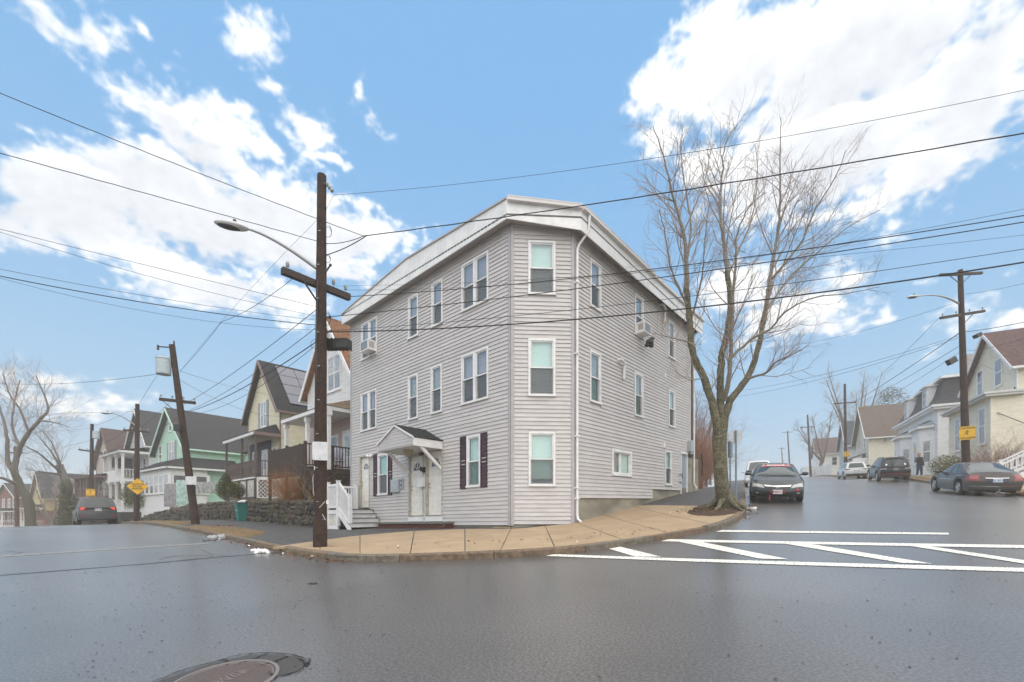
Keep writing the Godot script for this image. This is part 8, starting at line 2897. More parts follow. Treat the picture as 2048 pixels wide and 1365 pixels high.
func twiggy(called: String, label: String, at: Vector3, e: Vector3, stems: int, seed: int, m: Material, level := 2, thick := 0.014) -> void:
	var r := RandomNumberGenerator.new()
	r.seed = seed
	var T := thing(called, label, "shrub", at)
	var s := Shape.new()
	for i in stems:
		var a := r.randf() * TAU
		var q := sqrt(r.randf())
		var o := Vector3(cos(a) * e.x * q, 0, sin(a) * e.z * q)
		var d := (Vector3(o.x / e.x, 1.6, o.z / e.z) + Vector3(r.randfn(), 0, r.randfn()) * 0.25).normalized()
		shoot(s, at + o * 0.55 - Vector3.UP * 0.05, d, e.y * r.randf_range(0.55, 1.05), thick, level, r, 0.1)
	stuff(obj("twigs", s, m, T))

func build_trees() -> void:
	var bark := mat("street bark", Color(0.29, 0.265, 0.165), 0.9, t_bark, Vector3(1.6, 0.45, 1.6), 1.2)
	detail(bark, t_mottle, Vector3(0.9, 0.5, 0.9))
	var upper := mat("upper bark", Color(0.40, 0.37, 0.30), 0.9, t_bark, Vector3(2.0, 0.6, 2.0), 0.5)
	var twig := mat("twig bark", Color(0.31, 0.25, 0.22), 0.9)
	var gray_bark := mat("gray bark", Color(0.27, 0.245, 0.22), 0.9, t_bark, Vector3(1.2, 0.4, 1.2), 0.8)
	var green_bark := mat("mossy bark", Color(0.16, 0.155, 0.10), 0.9, t_bark, Vector3(1.2, 0.4, 1.2), 0.8)
	# the street tree
	var r := RandomNumberGenerator.new()
	r.seed = 21
	var base := Vector3(6.938, 1.579, -14.333)
	var T := thing("street_tree", "tall bare street tree with mossy trunk in a patch of soil by the kerb", "tree", base)
	var fine := Shape.new()
	var s := Shape.new()
	var tr := smooth_line([base - Vector3.UP * 0.25, base + Vector3(0, 0.15, 0), Vector3(6.777, 2.207, -14.2), Vector3(6.713, 3.094, -14.2), Vector3(6.697, 3.82, -14.2), Vector3(6.761, 4.417, -14.2)], 20)
	var rad := []
	for i in 21: rad.append([0.50, 0.43, 0.36, 0.31, 0.28, 0.262, 0.252, 0.245, 0.24, 0.236, 0.234, 0.232, 0.23, 0.23, 0.232, 0.236, 0.24, 0.245, 0.245, 0.22, 0.16][i] * 0.90)
	s.tube(tr, rad, 18)
	obj("trunk", s, bark, T)
	for i in 6:   # root flare
		var a := TAU * i / 6.0 + 0.3
		var o := Vector3(cos(a), 0, sin(a))
		limb("root", [base + Vector3.UP * 0.35 + o * 0.16, base + Vector3.UP * 0.10 + o * 0.38, base - Vector3.UP * 0.12 + o * 0.75], 0.13, 0.04, bark, T, fine, r, 0, 0.0)
	var L := [
		[[Vector3(6.617, 3.916, -14.1), Vector3(6.457, 4.765, -14.1), Vector3(6.137, 5.742, -14.1), Vector3(5.8, 6.511, -14.1), Vector3(5.696, 7.505, -14.1), Vector3(5.592, 8.562, -14.1)], 0.165, 0.10, 3, 1.5],
		[[Vector3(5.592, 8.53, -14.1), Vector3(5.552, 9.625, -14), Vector3(5.339, 10.546, -13.9), Vector3(4.982, 11.364, -13.7), Vector3(4.714, 12.249, -13.6), Vector3(4.341, 13.243, -13.5)], 0.10, 0.012, 15, 1.9],
		[[Vector3(6.729, 4.062, -14.2), Vector3(6.776, 5.3, -14.3), Vector3(6.856, 6.407, -14.4), Vector3(7.085, 7.381, -14.5), Vector3(7.25, 8.302, -14.6), Vector3(7.183, 9.452, -14.7)], 0.15, 0.095, 4, 1.3],
		[[Vector3(7.183, 9.418, -14.7), Vector3(7.165, 10.246, -14.8), Vector3(7.013, 11.138, -14.8), Vector3(7.061, 12.169, -14.9), Vector3(7.176, 13.059, -15), Vector3(7.261, 13.963, -15), Vector3(7.756, 14.767, -15.1)], 0.095, 0.010, 16, 1.9],
		[[Vector3(6.826, 5.031, -14.2), Vector3(6.824, 5.412, -13.9), Vector3(6.803, 6.164, -13.7), Vector3(6.735, 6.969, -13.5), Vector3(6.695, 8.095, -13.3), Vector3(6.72, 9.035, -13.2), Vector3(6.684, 9.617, -13.1), Vector3(6.943, 10.338, -13), Vector3(7.403, 10.782, -12.9)], 0.10, 0.012, 16, 1.7],
		[[Vector3(6.793, 4.03, -14.2), Vector3(6.955, 4.789, -14.2), Vector3(7.165, 5.192, -14.2), Vector3(7.756, 5.9, -14.4), Vector3(8.163, 6.842, -14.6), Vector3(8.493, 8.026, -14.8), Vector3(8.761, 9.019, -15)], 0.155, 0.085, 4, 1.6],
		[[Vector3(8.761, 8.985, -15), Vector3(8.966, 10.125, -15.1), Vector3(9.215, 11.401, -15.2), Vector3(9.319, 12.684, -15.3), Vector3(9.319, 13.831, -15.3), Vector3(9.336, 15.135, -15.3)], 0.085, 0.010, 16, 1.9],
		[[Vector3(8.795, 9.326, -15), Vector3(9.082, 9.658, -14.8), Vector3(9.623, 10.425, -14.6), Vector3(9.851, 11.153, -14.4), Vector3(10.424, 12.227, -14.2), Vector3(10.627, 12.934, -14)], 0.065, 0.010, 16, 1.9],
		[[Vector3(7.638, 5.755, -14.3), Vector3(8.098, 5.855, -14), Vector3(8.204, 6.07, -13.7), Vector3(8.619, 6.258, -13.4), Vector3(8.91, 6.425, -13.2)], 0.055, 0.010, 9, 1.2],
		[[Vector3(6.834, 6.226, -13.7), Vector3(7.387, 6.747, -13.6), Vector3(7.888, 7.004, -13.4), Vector3(8.235, 7.445, -13.2), Vector3(8.893, 7.737, -13), Vector3(9.716, 7.771, -12.8), Vector3(10.51, 7.857, -12.6)], 0.06, 0.008, 16, 1.6],
		[[Vector3(5.624, 8.049, -14.1), Vector3(5.377, 8.368, -14), Vector3(4.884, 9.05, -13.6), Vector3(4.61, 9.879, -13.3), Vector3(4.377, 10.406, -13.1)], 0.055, 0.010, 10, 1.5],
		[[Vector3(5.552, 9.434, -14), Vector3(5.817, 10.809, -14.3), Vector3(5.757, 12.168, -14.6), Vector3(5.685, 13.593, -14.8), Vector3(5.791, 14.522, -14.9)], 0.05, 0.009, 12, 1.7],
		[[Vector3(5.736, 7.569, -14.1), Vector3(5.826, 8.509, -13.6), Vector3(5.804, 9.093, -13.3), Vector3(5.776, 9.96, -13.1), Vector3(5.88, 10.633, -13)], 0.045, 0.008, 9, 1.4],
		[[Vector3(8.51, 8.127, -14.8), Vector3(9.643, 9.538, -15.4), Vector3(11.06, 10.826, -15.8), Vector3(12.291, 11.818, -16), Vector3(13.549, 12.537, -16.2)], 0.055, 0.009, 15, 1.8],
		[[Vector3(5.864, 6.768, -14.1), Vector3(5.147, 6.653, -13.4), Vector3(4.451, 6.535, -12.8), Vector3(3.889, 6.473, -12.4)], 0.035, 0.007, 9, 1.1],
		[[Vector3(6.137, 5.726, -14.1), Vector3(5.502, 5.495, -13.6), Vector3(4.92, 5.6, -13.2)], 0.03, 0.006, 7, 1.0],
		[[Vector3(7.15, 9.168, -14.7), Vector3(7.842, 10.468, -15.2), Vector3(8.527, 11.948, -15.6), Vector3(8.816, 13.519, -15.8), Vector3(8.836, 14.764, -16)], 0.05, 0.008, 14, 1.6]]
	for q in L:
		limb("limb", q[0], q[1] * 0.84, q[2] * 0.82, bark if q[1] > 0.13 else upper, T, fine, r, int(q[3] * 1.6), q[4] * 1.1, 2, 0.12, 0.8, 0.3, 0.0058)
	stuff(obj("twigs", fine, twig, T))
	# left end: the large bare tree and the ivy tree
	base = Vector3(-45.87, -0.08, -42)
	base.y = land(base.x, base.z)
	T = thing("bare_tree", "large bare tree with greenish trunk at the far left", "tree", base)
	fine = Shape.new()
	for q in [[[Vector3(-45.87, -0.27, -42), Vector3(-46.2, 2.5, -42), Vector3(-46.96, 3.93, -42), Vector3(-47.58, 5.55, -42)], 0.42, 0.26, 0, 2.0], [[Vector3(-47.58, 5.46, -42), Vector3(-47.06, 7.37, -42), Vector3(-45.56, 8.95, -41.5), Vector3(-44.03, 9.97, -41), Vector3(-43.24, 11.04, -41), Vector3(-43.61, 12.35, -41), Vector3(-43.81, 13.96, -40.5)], 0.26, 0.03, 22, 4.6], [[Vector3(-47.58, 5.46, -42), Vector3(-48.11, 6.27, -42), Vector3(-48.25, 8.8, -42), Vector3(-49.26, 10.82, -42.5), Vector3(-50.62, 13.86, -43)], 0.25, 0.04, 18, 4.6],
		[[Vector3(-46.96, 3.93, -42), Vector3(-47.24, 4.52, -41), Vector3(-47.45, 4.72, -40)], 0.18, 0.08, 6, 3.0], [[Vector3(-44.03, 9.97, -41), Vector3(-42.06, 9.68, -40.5), Vector3(-40.18, 9.13, -40)], 0.09, 0.02, 10, 2.6], [[Vector3(-46.96, 7.46, -42), Vector3(-48.86, 9.95, -43), Vector3(-49.7, 12.65, -44), Vector3(-49.2, 14.65, -44)], 0.14, 0.03, 16, 4.0], [[Vector3(-46.1, 8.99, -42), Vector3(-46.96, 11.18, -42), Vector3(-47.92, 12.62, -42), Vector3(-48.63, 14.76, -42)], 0.12, 0.03, 16, 4.0]]:
		limb("trunk" if q[1] > 0.4 else "limb", q[0], q[1], q[2], green_bark if q[1] > 0.4 else gray_bark, T, fine, r, q[3], q[4], 2, 0.1, 0.8, 0.3, 0.016)
	stuff(obj("twigs", fine, twig, T))
	base = Vector3(-46.84, -0.22, -46)
	base.y = land(base.x, base.z)
	T = thing("ivy_tree", "ivy covered tree with a sawn top and drooping branches beyond the crest", "tree", base)
	fine = Shape.new()
	for q in [[[Vector3(-46.89, -0.32, -46), Vector3(-46.68, 2.45, -46), Vector3(-46.42, 4.01, -46), Vector3(-47.05, 5.58, -46), Vector3(-47.31, 6.37, -46)], 0.5, 0.3, 0, 2.0], [[Vector3(-46.94, 5.42, -46), Vector3(-46.99, 6.26, -45), Vector3(-47.45, 7.4, -44), Vector3(-47.84, 8, -43)], 0.16, 0.03, 12, 3.0], [[Vector3(-47.05, 5.74, -46), Vector3(-47.15, 6.93, -45.5), Vector3(-47.66, 8.3, -45), Vector3(-48.24, 9.49, -44.5)], 0.13, 0.02, 12, 3.0], [[Vector3(-47.15, 6.1, -46), Vector3(-47.36, 6.89, -46), Vector3(-48.3, 8.98, -46), Vector3(-49.87, 10.55, -46)], 0.12, 0.02, 10, 2.6], [[Vector3(-46.84, 5.32, -46), Vector3(-47.51, 5.49, -45), Vector3(-48.2, 5.65, -44)], 0.13, 0.02, 10, 2.6]]:
		limb("trunk" if q[1] > 0.4 else "limb", q[0], q[1], q[2], gray_bark, T, fine, r, q[3], q[4], 2, 0.2, 0.8, 0.3, 0.016)
	stuff(obj("twigs", fine, twig, T))
	var a := Shape.new()
	var b := Shape.new()
	for k in 6:
		leafy(a, b, Vector3(-46.53, -0.21, -45.8).lerp(Vector3(-46.32, 4, -45.8), k / 5.0), Vector3(0.95 - 0.07 * k, 0.9, 0.9 - 0.07 * k), 700, 0.10, r, base.y)
	stuff(obj("ivy", a, leaf_mat("ivy light", Color(0.14, 0.165, 0.012)), T))
	stuff(obj("ivy", b, leaf_mat("ivy dark", Color(0.08, 0.09, 0.022)), T))
	base = Vector3(-49.83, -0.02, -50)
	base.y = land(base.x, base.z)
	bush("column_evergreen", "narrow dark evergreen column between the ivy tree and the beige house", base, Vector3(0.8, 2.5, 0.8), 2600, 0.10, Color(0.09, 0.115, 0.055), Color(0.05, 0.07, 0.035), 5, 0.75)
	# behind the cream house and beyond
	base = lft(40, -16, 1.0)
	bare_tree("bare_tree", "thin bare tree showing above the solar panel roof", base, 14.0, 0.2, 8, gray_bark, twig, 6, 0.3)
	for q in [[95.0, 6.0, 13.0, 41, "hazy bare tree beyond the crest behind the large left tree"], [80.0, -2.0, 11.0, 42, "hazy bare tree beyond the crest beside the yellow house"]]:
		base = lft(q[0], q[1])
		bare_tree("bare_tree", q[4], base, q[2], 0.25, q[3], gray_bark, twig, 5, 0.4)
	# shrubs on the left
	base = Vector3(-39.57, 1.89, -47.5)
	bush("rhododendron", "broad green and reddish evergreen shrub behind the diamond sign", base, Vector3(2.4, 1.55, 1.7), 3400, 0.15, Color(0.17, 0.17, 0.03), Color(0.07, 0.10, 0.02), 12)
	base = Vector3(-18.88, 2.29, -29)
	bush("cone_shrub", "clipped conical olive evergreen, left of the pair on the stone wall", base, Vector3(0.72, 0.86, 0.72), 3800, 0.055, Color(0.12, 0.13, 0.008), Color(0.06, 0.07, 0.006), 13, 0.5, "clipped evergreens")
	base = Vector3(-17.69, 2.33, -28.2)
	bush("ball_shrub", "clipped round olive evergreen, right of the pair on the stone wall", base, Vector3(0.62, 0.56, 0.62), 3600, 0.05, Color(0.135, 0.14, 0.008), Color(0.07, 0.078, 0.006), 14, 0.25, "clipped evergreens")
	var rust := mat("rust twig", Color(0.33, 0.14, 0.05), 0.9)
	var r2 := lft(14.2, 0.35, 1.15)
	twiggy("forsythia", "leafless orange brown bush in front of the dark deck boards", r2, Vector3(1.35, 1.75, 0.8), 190, 15, rust, 2, 0.011)
	twiggy("dry_stalks", "pale dry stalks standing before the corner of the wooden deck", lft(12.3, 0.4, 1.25), Vector3(0.5, 2.0, 0.3), 26, 16, mat("straw twig", Color(0.36, 0.27, 0.17), 0.9), 1, 0.010)
	# behind the gray house, along the right street
	var rb := mat("beech twig", Color(0.27, 0.13, 0.075), 0.9)
	for q in [[12.5, -3.4, 1.6, 4.2, 90, "reddish brown hedge bush nearest behind the gray house"], [15.0, -3.6, 1.7, 4.6, 90, "reddish brown hedge bush second behind the gray house"], [18.5, -3.6, 1.8, 4.0, 80, "reddish brown hedge bush farthest behind the gray house"]]:
		twiggy("hedge_bush", q[5], rgt(q[0], q[1]), Vector3(q[2], q[3], q[2]), q[4], int(q[0] * 10), rb, 2, 0.016)
	for q in [[14.0, -7.0, 11.0, 51, "bare tree right behind the gray house gable end"], [22.0, -5.0, 9.5, 52, "bare tree behind the stop sign"], [31.0, -4.5, 10.5, 53, "hazy bare tree above the graphite sedan"], [44.0, -4.5, 10.0, 54, "hazy bare tree above the white vehicle"], [60.0, -5.0, 9.0, 55, "farthest hazy bare tree on the left of the right street"]]:
		bare_tree("bare_tree", q[4], rgt(q[0], q[1]), q[2], 0.16, q[3], gray_bark, mat("reddish twig", Color(0.24, 0.16, 0.14), 0.9), 7, 0.42)
	# right side
	bare_tree("bare_tree", "tall hazy bare tree between the farther pole and the fence", Vector3(62.55, 8.22, -80), 19.0, 0.45, 61, gray_bark, twig, 7, 0.38)
	bare_tree("bare_tree", "bare tree leaning over the white fence", rgt(90.0, 14.0), 13.0, 0.35, 62, gray_bark, mats["reddish twig"], 6, 0.45)
	base = Vector3(73.99, 18.3, -85)
	r.seed = 63
	T = thing("hazy_tree", "pale hazy tree crown above the tan brown roof", "tree", Vector3(73.99, 9.61, -85))
	s = Shape.new()
	s.tube([Vector3(73.99, 9.61, -85), base], [0.4, 0.25], 8)
	obj("trunk", s, gray_bark, T)
	a = Shape.new()
	b = Shape.new()
	for q in [[0, 4.6, 3.0], [-2.6, 3.0, 2.4], [2.4, 3.2, 2.3], [-1.0, 6.0, 2.0], [-4.0, 0.5, 2.2], [1.0, 1.0, 3.0]]:
		leafy(a, b, base + Vector3(q[0], q[1], 0), Vector3(q[2], q[2] * 0.8, q[2]), 700, 0.17, r)
	stuff(obj("leaves", a, leaf_mat("hazy leaf", Color(0.14, 0.14, 0.09)), T))
	stuff(obj("leaves", b, leaf_mat("hazy leaf dark", Color(0.09, 0.095, 0.07)), T))
	bush("yellow_shrub", "rounded yellow green shrub beside the standing person", rgt(24.0, 13.0, 0.1), Vector3(1.15, 0.85, 1.0), 2400, 0.07, Color(0.26, 0.23, 0.04), Color(0.13, 0.13, 0.025), 64)
	twiggy("brown_shrub", "leafless brown shrub between the cream bay and the white stairs", rgt(17.5, 13.4, 0.4), Vector3(1.1, 2.2, 0.9), 80, 65, mat("pink twig", Color(0.25, 0.15, 0.125), 0.9), 2, 0.013)

# ------------------------------------------------------------------ a standing figure, meshed from tapered bones
func flesh(bones: Array, cell: float, k: float, grow: float) -> Shape:
	var lo := Vector3(99, 99, 99)
	var hi := -lo
	for b in bones:
		for e in [[b[0], b[2]], [b[1], b[3]]]:
			var rr: float = e[1] + grow + cell * 2.5
			lo = lo.min(e[0] - Vector3.ONE * rr)
			hi = hi.max(e[0] + Vector3.ONE * rr)
	var n := Vector3i(((hi - lo) / cell).ceil()) + Vector3i.ONE
	var f := PackedFloat32Array()
	f.resize(n.x * n.y * n.z)
	for z in n.z:
		for y in n.y:
			for x in n.x:
				var p := lo + Vector3(x, y, z) * cell
				var d := 9.0
				for b in bones:
					var ab: Vector3 = b[1] - b[0]
					var t := clampf((p - b[0]).dot(ab) / maxf(ab.length_squared(), 1e-6), 0.0, 1.0)
					var q: float = (p - b[0] - ab * t).length() - lerpf(b[2], b[3], t) - grow
					var h := clampf(0.5 + 0.5 * (d - q) / k, 0.0, 1.0)
					d = lerpf(d, q, h) - k * h * (1.0 - h)
				f[x + n.x * (y + n.y * z)] = d
	var s := Shape.new()
	var pos := {}
	for z in n.z - 1:
		for y in n.y - 1:
			for x in n.x - 1:
				var c := Vector3.ZERO
				var m := 0
				for e in [[0, 0, 0, 1, 0, 0], [0, 1, 0, 1, 1, 0], [0, 0, 1, 1, 0, 1], [0, 1, 1, 1, 1, 1], [0, 0, 0, 0, 1, 0], [1, 0, 0, 1, 1, 0], [0, 0, 1, 0, 1, 1], [1, 0, 1, 1, 1, 1], [0, 0, 0, 0, 0, 1], [1, 0, 0, 1, 0, 1], [0, 1, 0, 0, 1, 1], [1, 1, 0, 1, 1, 1]]:
					var v0 := f[x + e[0] + n.x * (y + e[1] + n.y * (z + e[2]))]
					var v1 := f[x + e[3] + n.x * (y + e[4] + n.y * (z + e[5]))]
					if (v0 < 0.0) != (v1 < 0.0):
						var t := v0 / (v0 - v1)
						c += Vector3(lerpf(e[0], e[3], t), lerpf(e[1], e[4], t), lerpf(e[2], e[5], t))
						m += 1
				if m > 0: pos[Vector3i(x, y, z)] = lo + (Vector3(x, y, z) + c / m) * cell
	var g := func(p: Vector3) -> Vector3:
		var i := Vector3i(((p - lo) / cell).round()).clamp(Vector3i.ONE, n - Vector3i(2, 2, 2))
		var at := i.x + n.x * (i.y + n.y * i.z)
		return Vector3(f[at + 1] - f[at - 1], f[at + n.x] - f[at - n.x], f[at + n.x * n.y] - f[at - n.x * n.y]).normalized()
	for z in range(1, n.z - 1):
		for y in range(1, n.y - 1):
			for x in range(1, n.x - 1):
				var v0 := f[x + n.x * (y + n.y * z)]
				for ax in 3:
					var st: int = [1, n.x, n.x * n.y][ax]
					var v1 := f[x + n.x * (y + n.y * z) + st]
					if (v0 < 0.0) == (v1 < 0.0): continue
					var u: Vector3i = [Vector3i(0, 1, 0), Vector3i(0, 0, 1), Vector3i(1, 0, 0)][ax]
					var w: Vector3i = [Vector3i(0, 0, 1), Vector3i(1, 0, 0), Vector3i(0, 1, 0)][ax]
					var o := Vector3i(x, y, z)
					var q := [pos.get(o - u - w), pos.get(o - w), pos.get(o), pos.get(o - u)]
					if q.has(null): continue
					var nn := []
					for p in q: nn.append(g.call(p))
					s.tri_n(q[0], q[1], q[2], nn[0], nn[1], nn[2])
					s.tri_n(q[0], q[2], q[3], nn[0], nn[2], nn[3])
	return s

func build_person() -> void:
	var at := rgt(25.2, 11.75, 0.125)
	var P := thing("person", "person in dark gray jacket and blue jeans, one hand raised to the face", "person", at)
	# facing the viewer; bones in metres above the feet
	var V := func(x: float, y: float, z: float) -> Vector3: return at + Vector3(x, y, z)
	var legs := [[V.call(-0.09, 0.93, 0), V.call(-0.14, 0.50, 0.03), 0.095, 0.068], [V.call(-0.14, 0.50, 0.03), V.call(-0.17, 0.09, 0), 0.066, 0.045], [V.call(0.09, 0.93, 0), V.call(0.13, 0.50, 0.03), 0.095, 0.068], [V.call(0.13, 0.50, 0.03), V.call(0.19, 0.09, -0.01), 0.066, 0.045]]
	var trunk := [[V.call(0, 0.95, 0), V.call(0, 1.15, 0), 0.135, 0.13], [V.call(0, 1.15, 0), V.call(0, 1.36, 0), 0.14, 0.135], [V.call(-0.14, 1.40, 0), V.call(0.14, 1.40, 0), 0.075, 0.075], [V.call(0, 1.40, 0), V.call(0, 1.52, 0.01), 0.06, 0.055]]
	var arms := [[V.call(-0.18, 1.40, 0), V.call(-0.29, 1.16, 0.06), 0.062, 0.048], [V.call(-0.29, 1.16, 0.06), V.call(-0.13, 1.40, 0.19), 0.046, 0.034], [V.call(0.18, 1.40, 0), V.call(0.25, 1.12, -0.01), 0.062, 0.048], [V.call(0.25, 1.12, -0.01), V.call(0.26, 0.88, 0.06), 0.046, 0.034]]
	var head := [[V.call(0, 1.62, 0.015), V.call(0, 1.68, 0.0), 0.085, 0.098], [V.call(0, 1.56, 0.05), V.call(0, 1.60, 0.05), 0.05, 0.06], [V.call(0, 1.62, 0.11), V.call(0, 1.60, 0.12), 0.014, 0.018]]
	var hands := [[V.call(-0.13, 1.40, 0.19), V.call(-0.08, 1.48, 0.17), 0.034, 0.03], [V.call(0.26, 0.88, 0.06), V.call(0.26, 0.79, 0.08), 0.034, 0.03]]
	for i in 4:
		var o := 0.018 * (i - 1.5)
		hands.append([V.call(-0.085 + o * 0.6, 1.47, 0.175), V.call(-0.05 + o * 0.6, 1.55 - absf(o), 0.15), 0.012, 0.009])
		hands.append([V.call(0.26 + o * 0.4, 0.80, 0.08 + o), V.call(0.25 + o * 0.3, 0.71 + absf(o), 0.10 + o), 0.012, 0.009])
	hands.append([V.call(-0.12, 1.43, 0.2), V.call(-0.06, 1.47, 0.21), 0.014, 0.011])
	hands.append([V.call(0.25, 0.86, 0.09), V.call(0.23, 0.80, 0.13), 0.014, 0.011])
	obj("body", flesh(legs + trunk + arms + head + hands, 0.022, 0.03, 0.0), mat("skin", Color(0.50, 0.27, 0.18), 0.6), P)
	obj("jacket", flesh(trunk.slice(0, 3) + arms, 0.025, 0.05, 0.028), mat("jacket gray", Color(0.05, 0.052, 0.062), 0.85, t_grain, Vector3.ONE * 4.0), P)
	obj("jeans", flesh(legs, 0.025, 0.04, 0.016), mat("denim", Color(0.035, 0.055, 0.12), 0.85, t_grain, Vector3.ONE * 4.0), P)
	obj("hair", flesh([[V.call(0, 1.71, -0.015), V.call(0, 1.68, -0.04), 0.098, 0.095]], 0.02, 0.03, 0.012), mat("hair", Color(0.36, 0.19, 0.09), 0.7), P)
	for x in [-0.17, 0.19]:
		var s := Shape.new()
		s.blob(V.call(x, 0.045, 0.05), Vector3(0.05, 0.045, 0.14), 12, 8)
		obj("shoe", s, mats["white trim"], P)
	for x in [-0.035, 0.035]:
		var s := Shape.new()
		s.blob(V.call(x, 1.655, 0.092), Vector3(0.012, 0.008, 0.008), 6, 4)
		obj("eye", s, mats["dark"], P)

func build_small_things() -> void:
	# teal wheeled bin with lid and rubbish on top
	var at := Vector3(-15.9, 0.91, -25.92)
	var B := thing("wheeled_bin", "teal wheeled rubbish bin with a dark blue lid against the stone wall", "bin", at)
	var teal := mat("bin teal", Color(0.006, 0.165, 0.15), 0.4, t_soft, Vector3.ONE)
	var x := Vector3(0.749, 0, 0.663)
	var z := Vector3(-0.663, 0, 0.749)
	var s := Shape.new()
	var p := []
	for q in [[0.0, 0.21, 0.23], [0.98, 0.29, 0.34]]:
		for e in [[-1, -1], [1, -1], [1, 1], [-1, 1]]:
			p.append(at + Vector3.UP * float(q[0]) + x * q[1] * e[0] + z * q[2] * e[1])
	s.hexa(p)
	obj("body", s, teal, B)
	s = Shape.new()
	s.box(at + Vector3.UP * 0.97, Vector3(0.64, 0.06, 0.74), Basis(x, Vector3.UP, z))
	obj("rim", s, teal, B)
	s = Shape.new()
	s.box(at + Vector3.UP * 1.035 - z * 0.02, Vector3(0.68, 0.05, 0.78), Basis(x, Vector3.UP, z).rotated(x, -0.06))
	s.bar(at + Vector3.UP * 1.03 - z * 0.44 - x * 0.25, at + Vector3.UP * 1.03 - z * 0.44 + x * 0.25, 0.04, 0.04)
	obj("lid", s, mat("lid navy", Color(0.012, 0.035, 0.085), 0.4), B)
	for e in [-1.0, 1.0]:
		s = Shape.new()
		s.lathe(at + Vector3.UP * 0.1 - z * 0.24 + x * 0.25 * e, [[0.0, -0.03], [0.1, -0.03], [0.1, 0.03], [0.0, 0.03]], 14, Basis(Vector3.UP, x, z))
		obj("wheel", s, mats["rubber"], B)
	s = Shape.new()
	s.box(at + Vector3.UP * 0.62 + z * 0.305 + x * 0.05, Vector3(0.2, 0.05, 0.01), Basis(x, Vector3.UP, z))
	obj("label_plate", s, mats["white trim"], B)
	s = Shape.new()
	s.blob(at + Vector3.UP * 1.14 + x * 0.06, Vector3(0.26, 0.09, 0.2), 14, 8, Basis.from_euler(Vector3(0.1, 0.4, 0.2)))
	s.blob(at + Vector3.UP * 1.12 + x * 0.24, Vector3(0.13, 0.08, 0.12), 10, 6)
	single("rubbish_bag", s, mats["grubby white"], "crumpled white rubbish bag lying on the teal bin lid", "bag", at + Vector3.UP * 1.06)
	# gray cushion board leaning on it
	s = Shape.new()
	var c := Vector3(-15.69, 0.92, -26.35) + Vector3(0.02, 0.40, 0.1)
	var tilt := Basis(x, Vector3.UP, z).rotated(z, -0.38).rotated(x, -0.15)
	s.box(c, Vector3(0.40, 0.88, 0.16), tilt)
	var ck := single("leaning_cushion", s, mat("cushion gray", Color(0.30, 0.28, 0.25), 0.9, t_mottle, Vector3.ONE * 1.5), "dirty gray cushion slab leaning against the teal bin", "cushion", c)
	s = Shape.new()
	for v in [-0.43, 0.43]: s.box(c + tilt * Vector3(0, v, 0), Vector3(0.42, 0.02, 0.18), tilt)
	obj("piping", s, mats["grubby white"], ck)
	# rubbish by the kerb
	var r := RandomNumberGenerator.new()
	r.seed = 9
	for q in [[Vector3(-9.146, 0.575, -13.572), 0.2, "crumpled gray plastic bag at the foot of the left kerb, largest of the rubbish", "grey bag", Color(0.30, 0.31, 0.32)], [Vector3(-9.015, 0.555, -13.049), 0.13, "flattened dark rubbish beside the gray bag in the left gutter", "dark bag", Color(0.12, 0.12, 0.13)],
		[Vector3(-6.024, 0.426, -10.71), 0.12, "crumpled white paper in the gutter near the corner pole", "paper", Color(0.72, 0.72, 0.72)], [Vector3(-6.396, 0.44, -10.971), 0.08, "smaller white paper scrap left of the crumpled paper in the gutter", "paper", Color(0.66, 0.66, 0.66)], [Vector3(8.101, 1.519, -14.977), 0.09, "white paper in the gutter before the dark sedan", "paper", Color(0.7, 0.68, 0.64)]]:
		s = Shape.new()
		for i in 6:
			s.blob(q[0] + Vector3(r.randfn() * q[1] * 0.8, q[1] * 0.25, r.randfn() * q[1] * 0.5), Vector3(q[1] * r.randf_range(0.4, 0.9), q[1] * 0.35, q[1] * 0.5), 8, 5, Basis.from_euler(Vector3(r.randf(), r.randf() * 3.0, r.randf())))
		single("rubbish", s, mat(q[3], q[4], 0.6), q[2], "rubbish", q[0])
	# curtain-like sheets on the line in front of the green porch
	for q in [[Vector3(-30.95, 2.99, -40), 1.8, 2.1, Color(0.34, 0.33, 0.35), "grayish stained cloth hung on a line before the glazed porch"], [Vector3(-29.45, 3.2, -39.5), 1.8, 2.3, Color(0.46, 0.64, 0.60), "pale mint cloth hung beside the leaning pole"], [Vector3(-25.73, 3.5, -37), 2.2, 1.0, Color(0.40, 0.42, 0.42), "light tarpaulin sheet stretched right of the leaning pole"]]:
		var rows := []
		for i in 9:
			var l := []
			for j in 15:
				var u := j / 14.0 - 0.5
				l.append(q[0] + Vector3(0.85, 0, 0.1) * u * float(q[1]) + Vector3.UP * (0.5 - i / 8.0) * float(q[2]) + Vector3(0, -0.1 * (0.25 - u * u), 0.07 * sin(j * 1.9) * (0.4 + i / 8.0)))
			rows.append(l)
		s = Shape.new()
		s.grid(rows)
		var cl := single("hung_cloth", s, mat("cloth " + str(q[3]), q[3], 0.95, t_mottle, Vector3(0.8, 0.3, 0.8)), q[4], "cloth", q[0])
	# manhole
	at = Vector3(-2.506, -0.066, -3.829)
	var M := thing("manhole_cover", "round iron manhole cover with raised studs in the foreground road", "manhole cover", at)
	var nrm := Vector3(-0.03, 1, 0.085).normalized()
	var mx := Vector3(0.45, 0, -0.89)
	mx = (mx - nrm * mx.dot(nrm)).normalized()
	var mz := mx.cross(nrm).normalized()
	var mb := Basis(mx, nrm, mz)
	var iron := mat("cover iron", Color(0.19, 0.155, 0.15), 0.6, t_grain, Vector3.ONE * 3.0)
	iron.metallic = 0.1
	s = Shape.new()
	s.lathe(at, [[0.43, -0.03], [0.43, 0.010], [0.42, 0.014], [0.40, 0.014], [0.395, -0.004], [0.385, -0.004]], 56, mb)
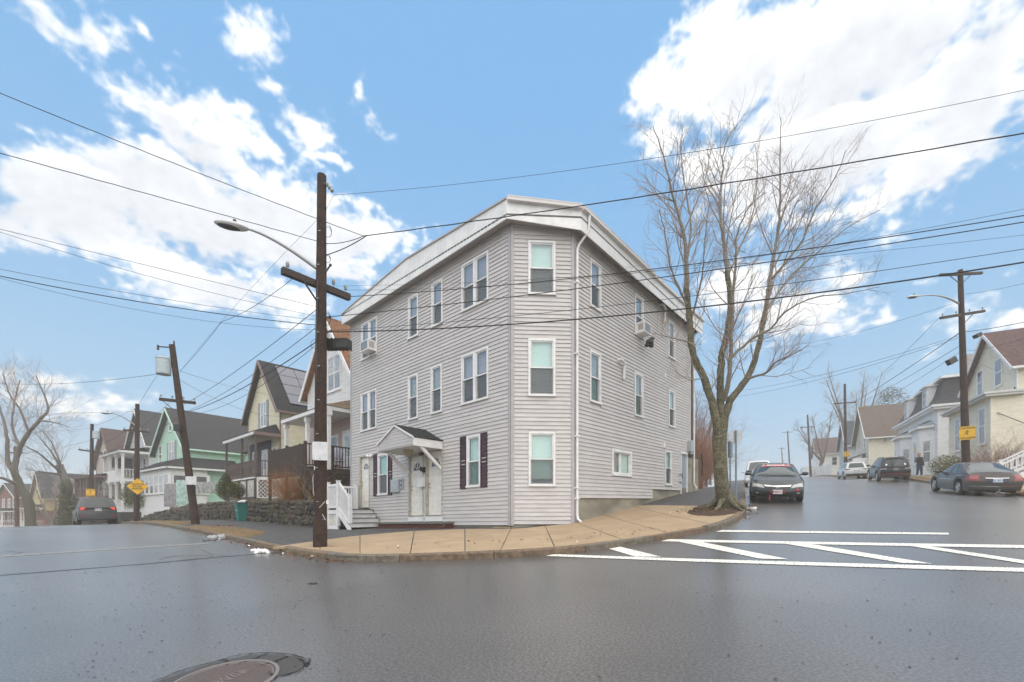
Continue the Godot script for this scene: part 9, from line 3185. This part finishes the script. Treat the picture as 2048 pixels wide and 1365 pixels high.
	obj("frame", s, mat("frame iron", Color(0.24, 0.215, 0.21), 0.45, t_grain, Vector3.ONE * 3.0), M)
	s = Shape.new()
	s.lathe(at, [[0.387, -0.02], [0.387, 0.006], [0.0, 0.006]], 48, mb)
	obj("cover", s, iron, M)
	s = Shape.new()
	for i in range(-19, 20):
		for j in range(-19, 20):
			var u := Vector2(i, j) * 0.0195
			if u.length() > 0.37 or (absf(u.x) < 0.17 and absf(u.y) < 0.066): continue
			s.box(at + mb * Vector3(u.x, 0.008, u.y), Vector3(0.010, 0.005, 0.010), mb)
	stuff(obj("studs", s, iron, M))
	s = Shape.new()
	for e in [[-0.165, -0.06, 0.165, -0.06], [-0.165, 0.06, 0.165, 0.06], [-0.165, -0.06, -0.165, 0.06], [0.165, -0.06, 0.165, 0.06]]:
		s.bar(at + mb * Vector3(e[0], 0.009, e[1]), at + mb * Vector3(e[2], 0.009, e[3]), 0.008, 0.006, nrm)
	obj("letter_frame", s, iron, M)
	text("lettering", "SEWER", 0.095, 0.008, iron, M, Transform3D(Basis(mx, -mz, nrm), mb * Vector3(0, 0.010, 0)), true)
	build_person()
	# reddish stain of leaves by the pole foot
	s = Shape.new()
	for i in 40:
		var q := Vector3(-4.398, 0.59, -10.632) + Vector3(r.randfn() * 0.13, 0, r.randfn() * 0.05)
		q.y = land(q.x, q.z) + 0.145
		s.quad(q + Vector3(-0.02, 0, 0), q + Vector3(0, 0, 0.012), q + Vector3(0.02, 0.003, 0), q + Vector3(0, 0, -0.012))
	stuff(tag(obj("red_petals", s, mat("petal red", Color(0.28, 0.05, 0.045), 0.8)), "scatter of reddish petals on the pavement at the foot of the corner pole", "petals"))
	# stakes and wheel-less things by the right kerb
	for q in [[Vector3(22.284, 2.323, -20.3), "bare brown leaf pile on the verge beside the taupe sedan"]]:
		s = Shape.new()
		var o: Vector3 = rgt(7.5, 11.1, 0.12)
		for i in 500:
			var w := o + Vector3(r.randfn() * 0.9, 0, r.randfn() * 0.5)
			w.y = land(w.x, w.z) + 0.13 + r.randf() * 0.05
			var b := Basis.from_euler(Vector3(r.randf(), r.randf() * TAU, r.randf()))
			s.quad(w + b * Vector3(-0.04, 0, 0), w + b * Vector3(0, 0, 0.025), w + b * Vector3(0.04, 0, 0), w + b * Vector3(0, 0, -0.025))
		stuff(tag(obj("leaf_pile", s, mats["dead leaf"]), q[1], "leaves"))
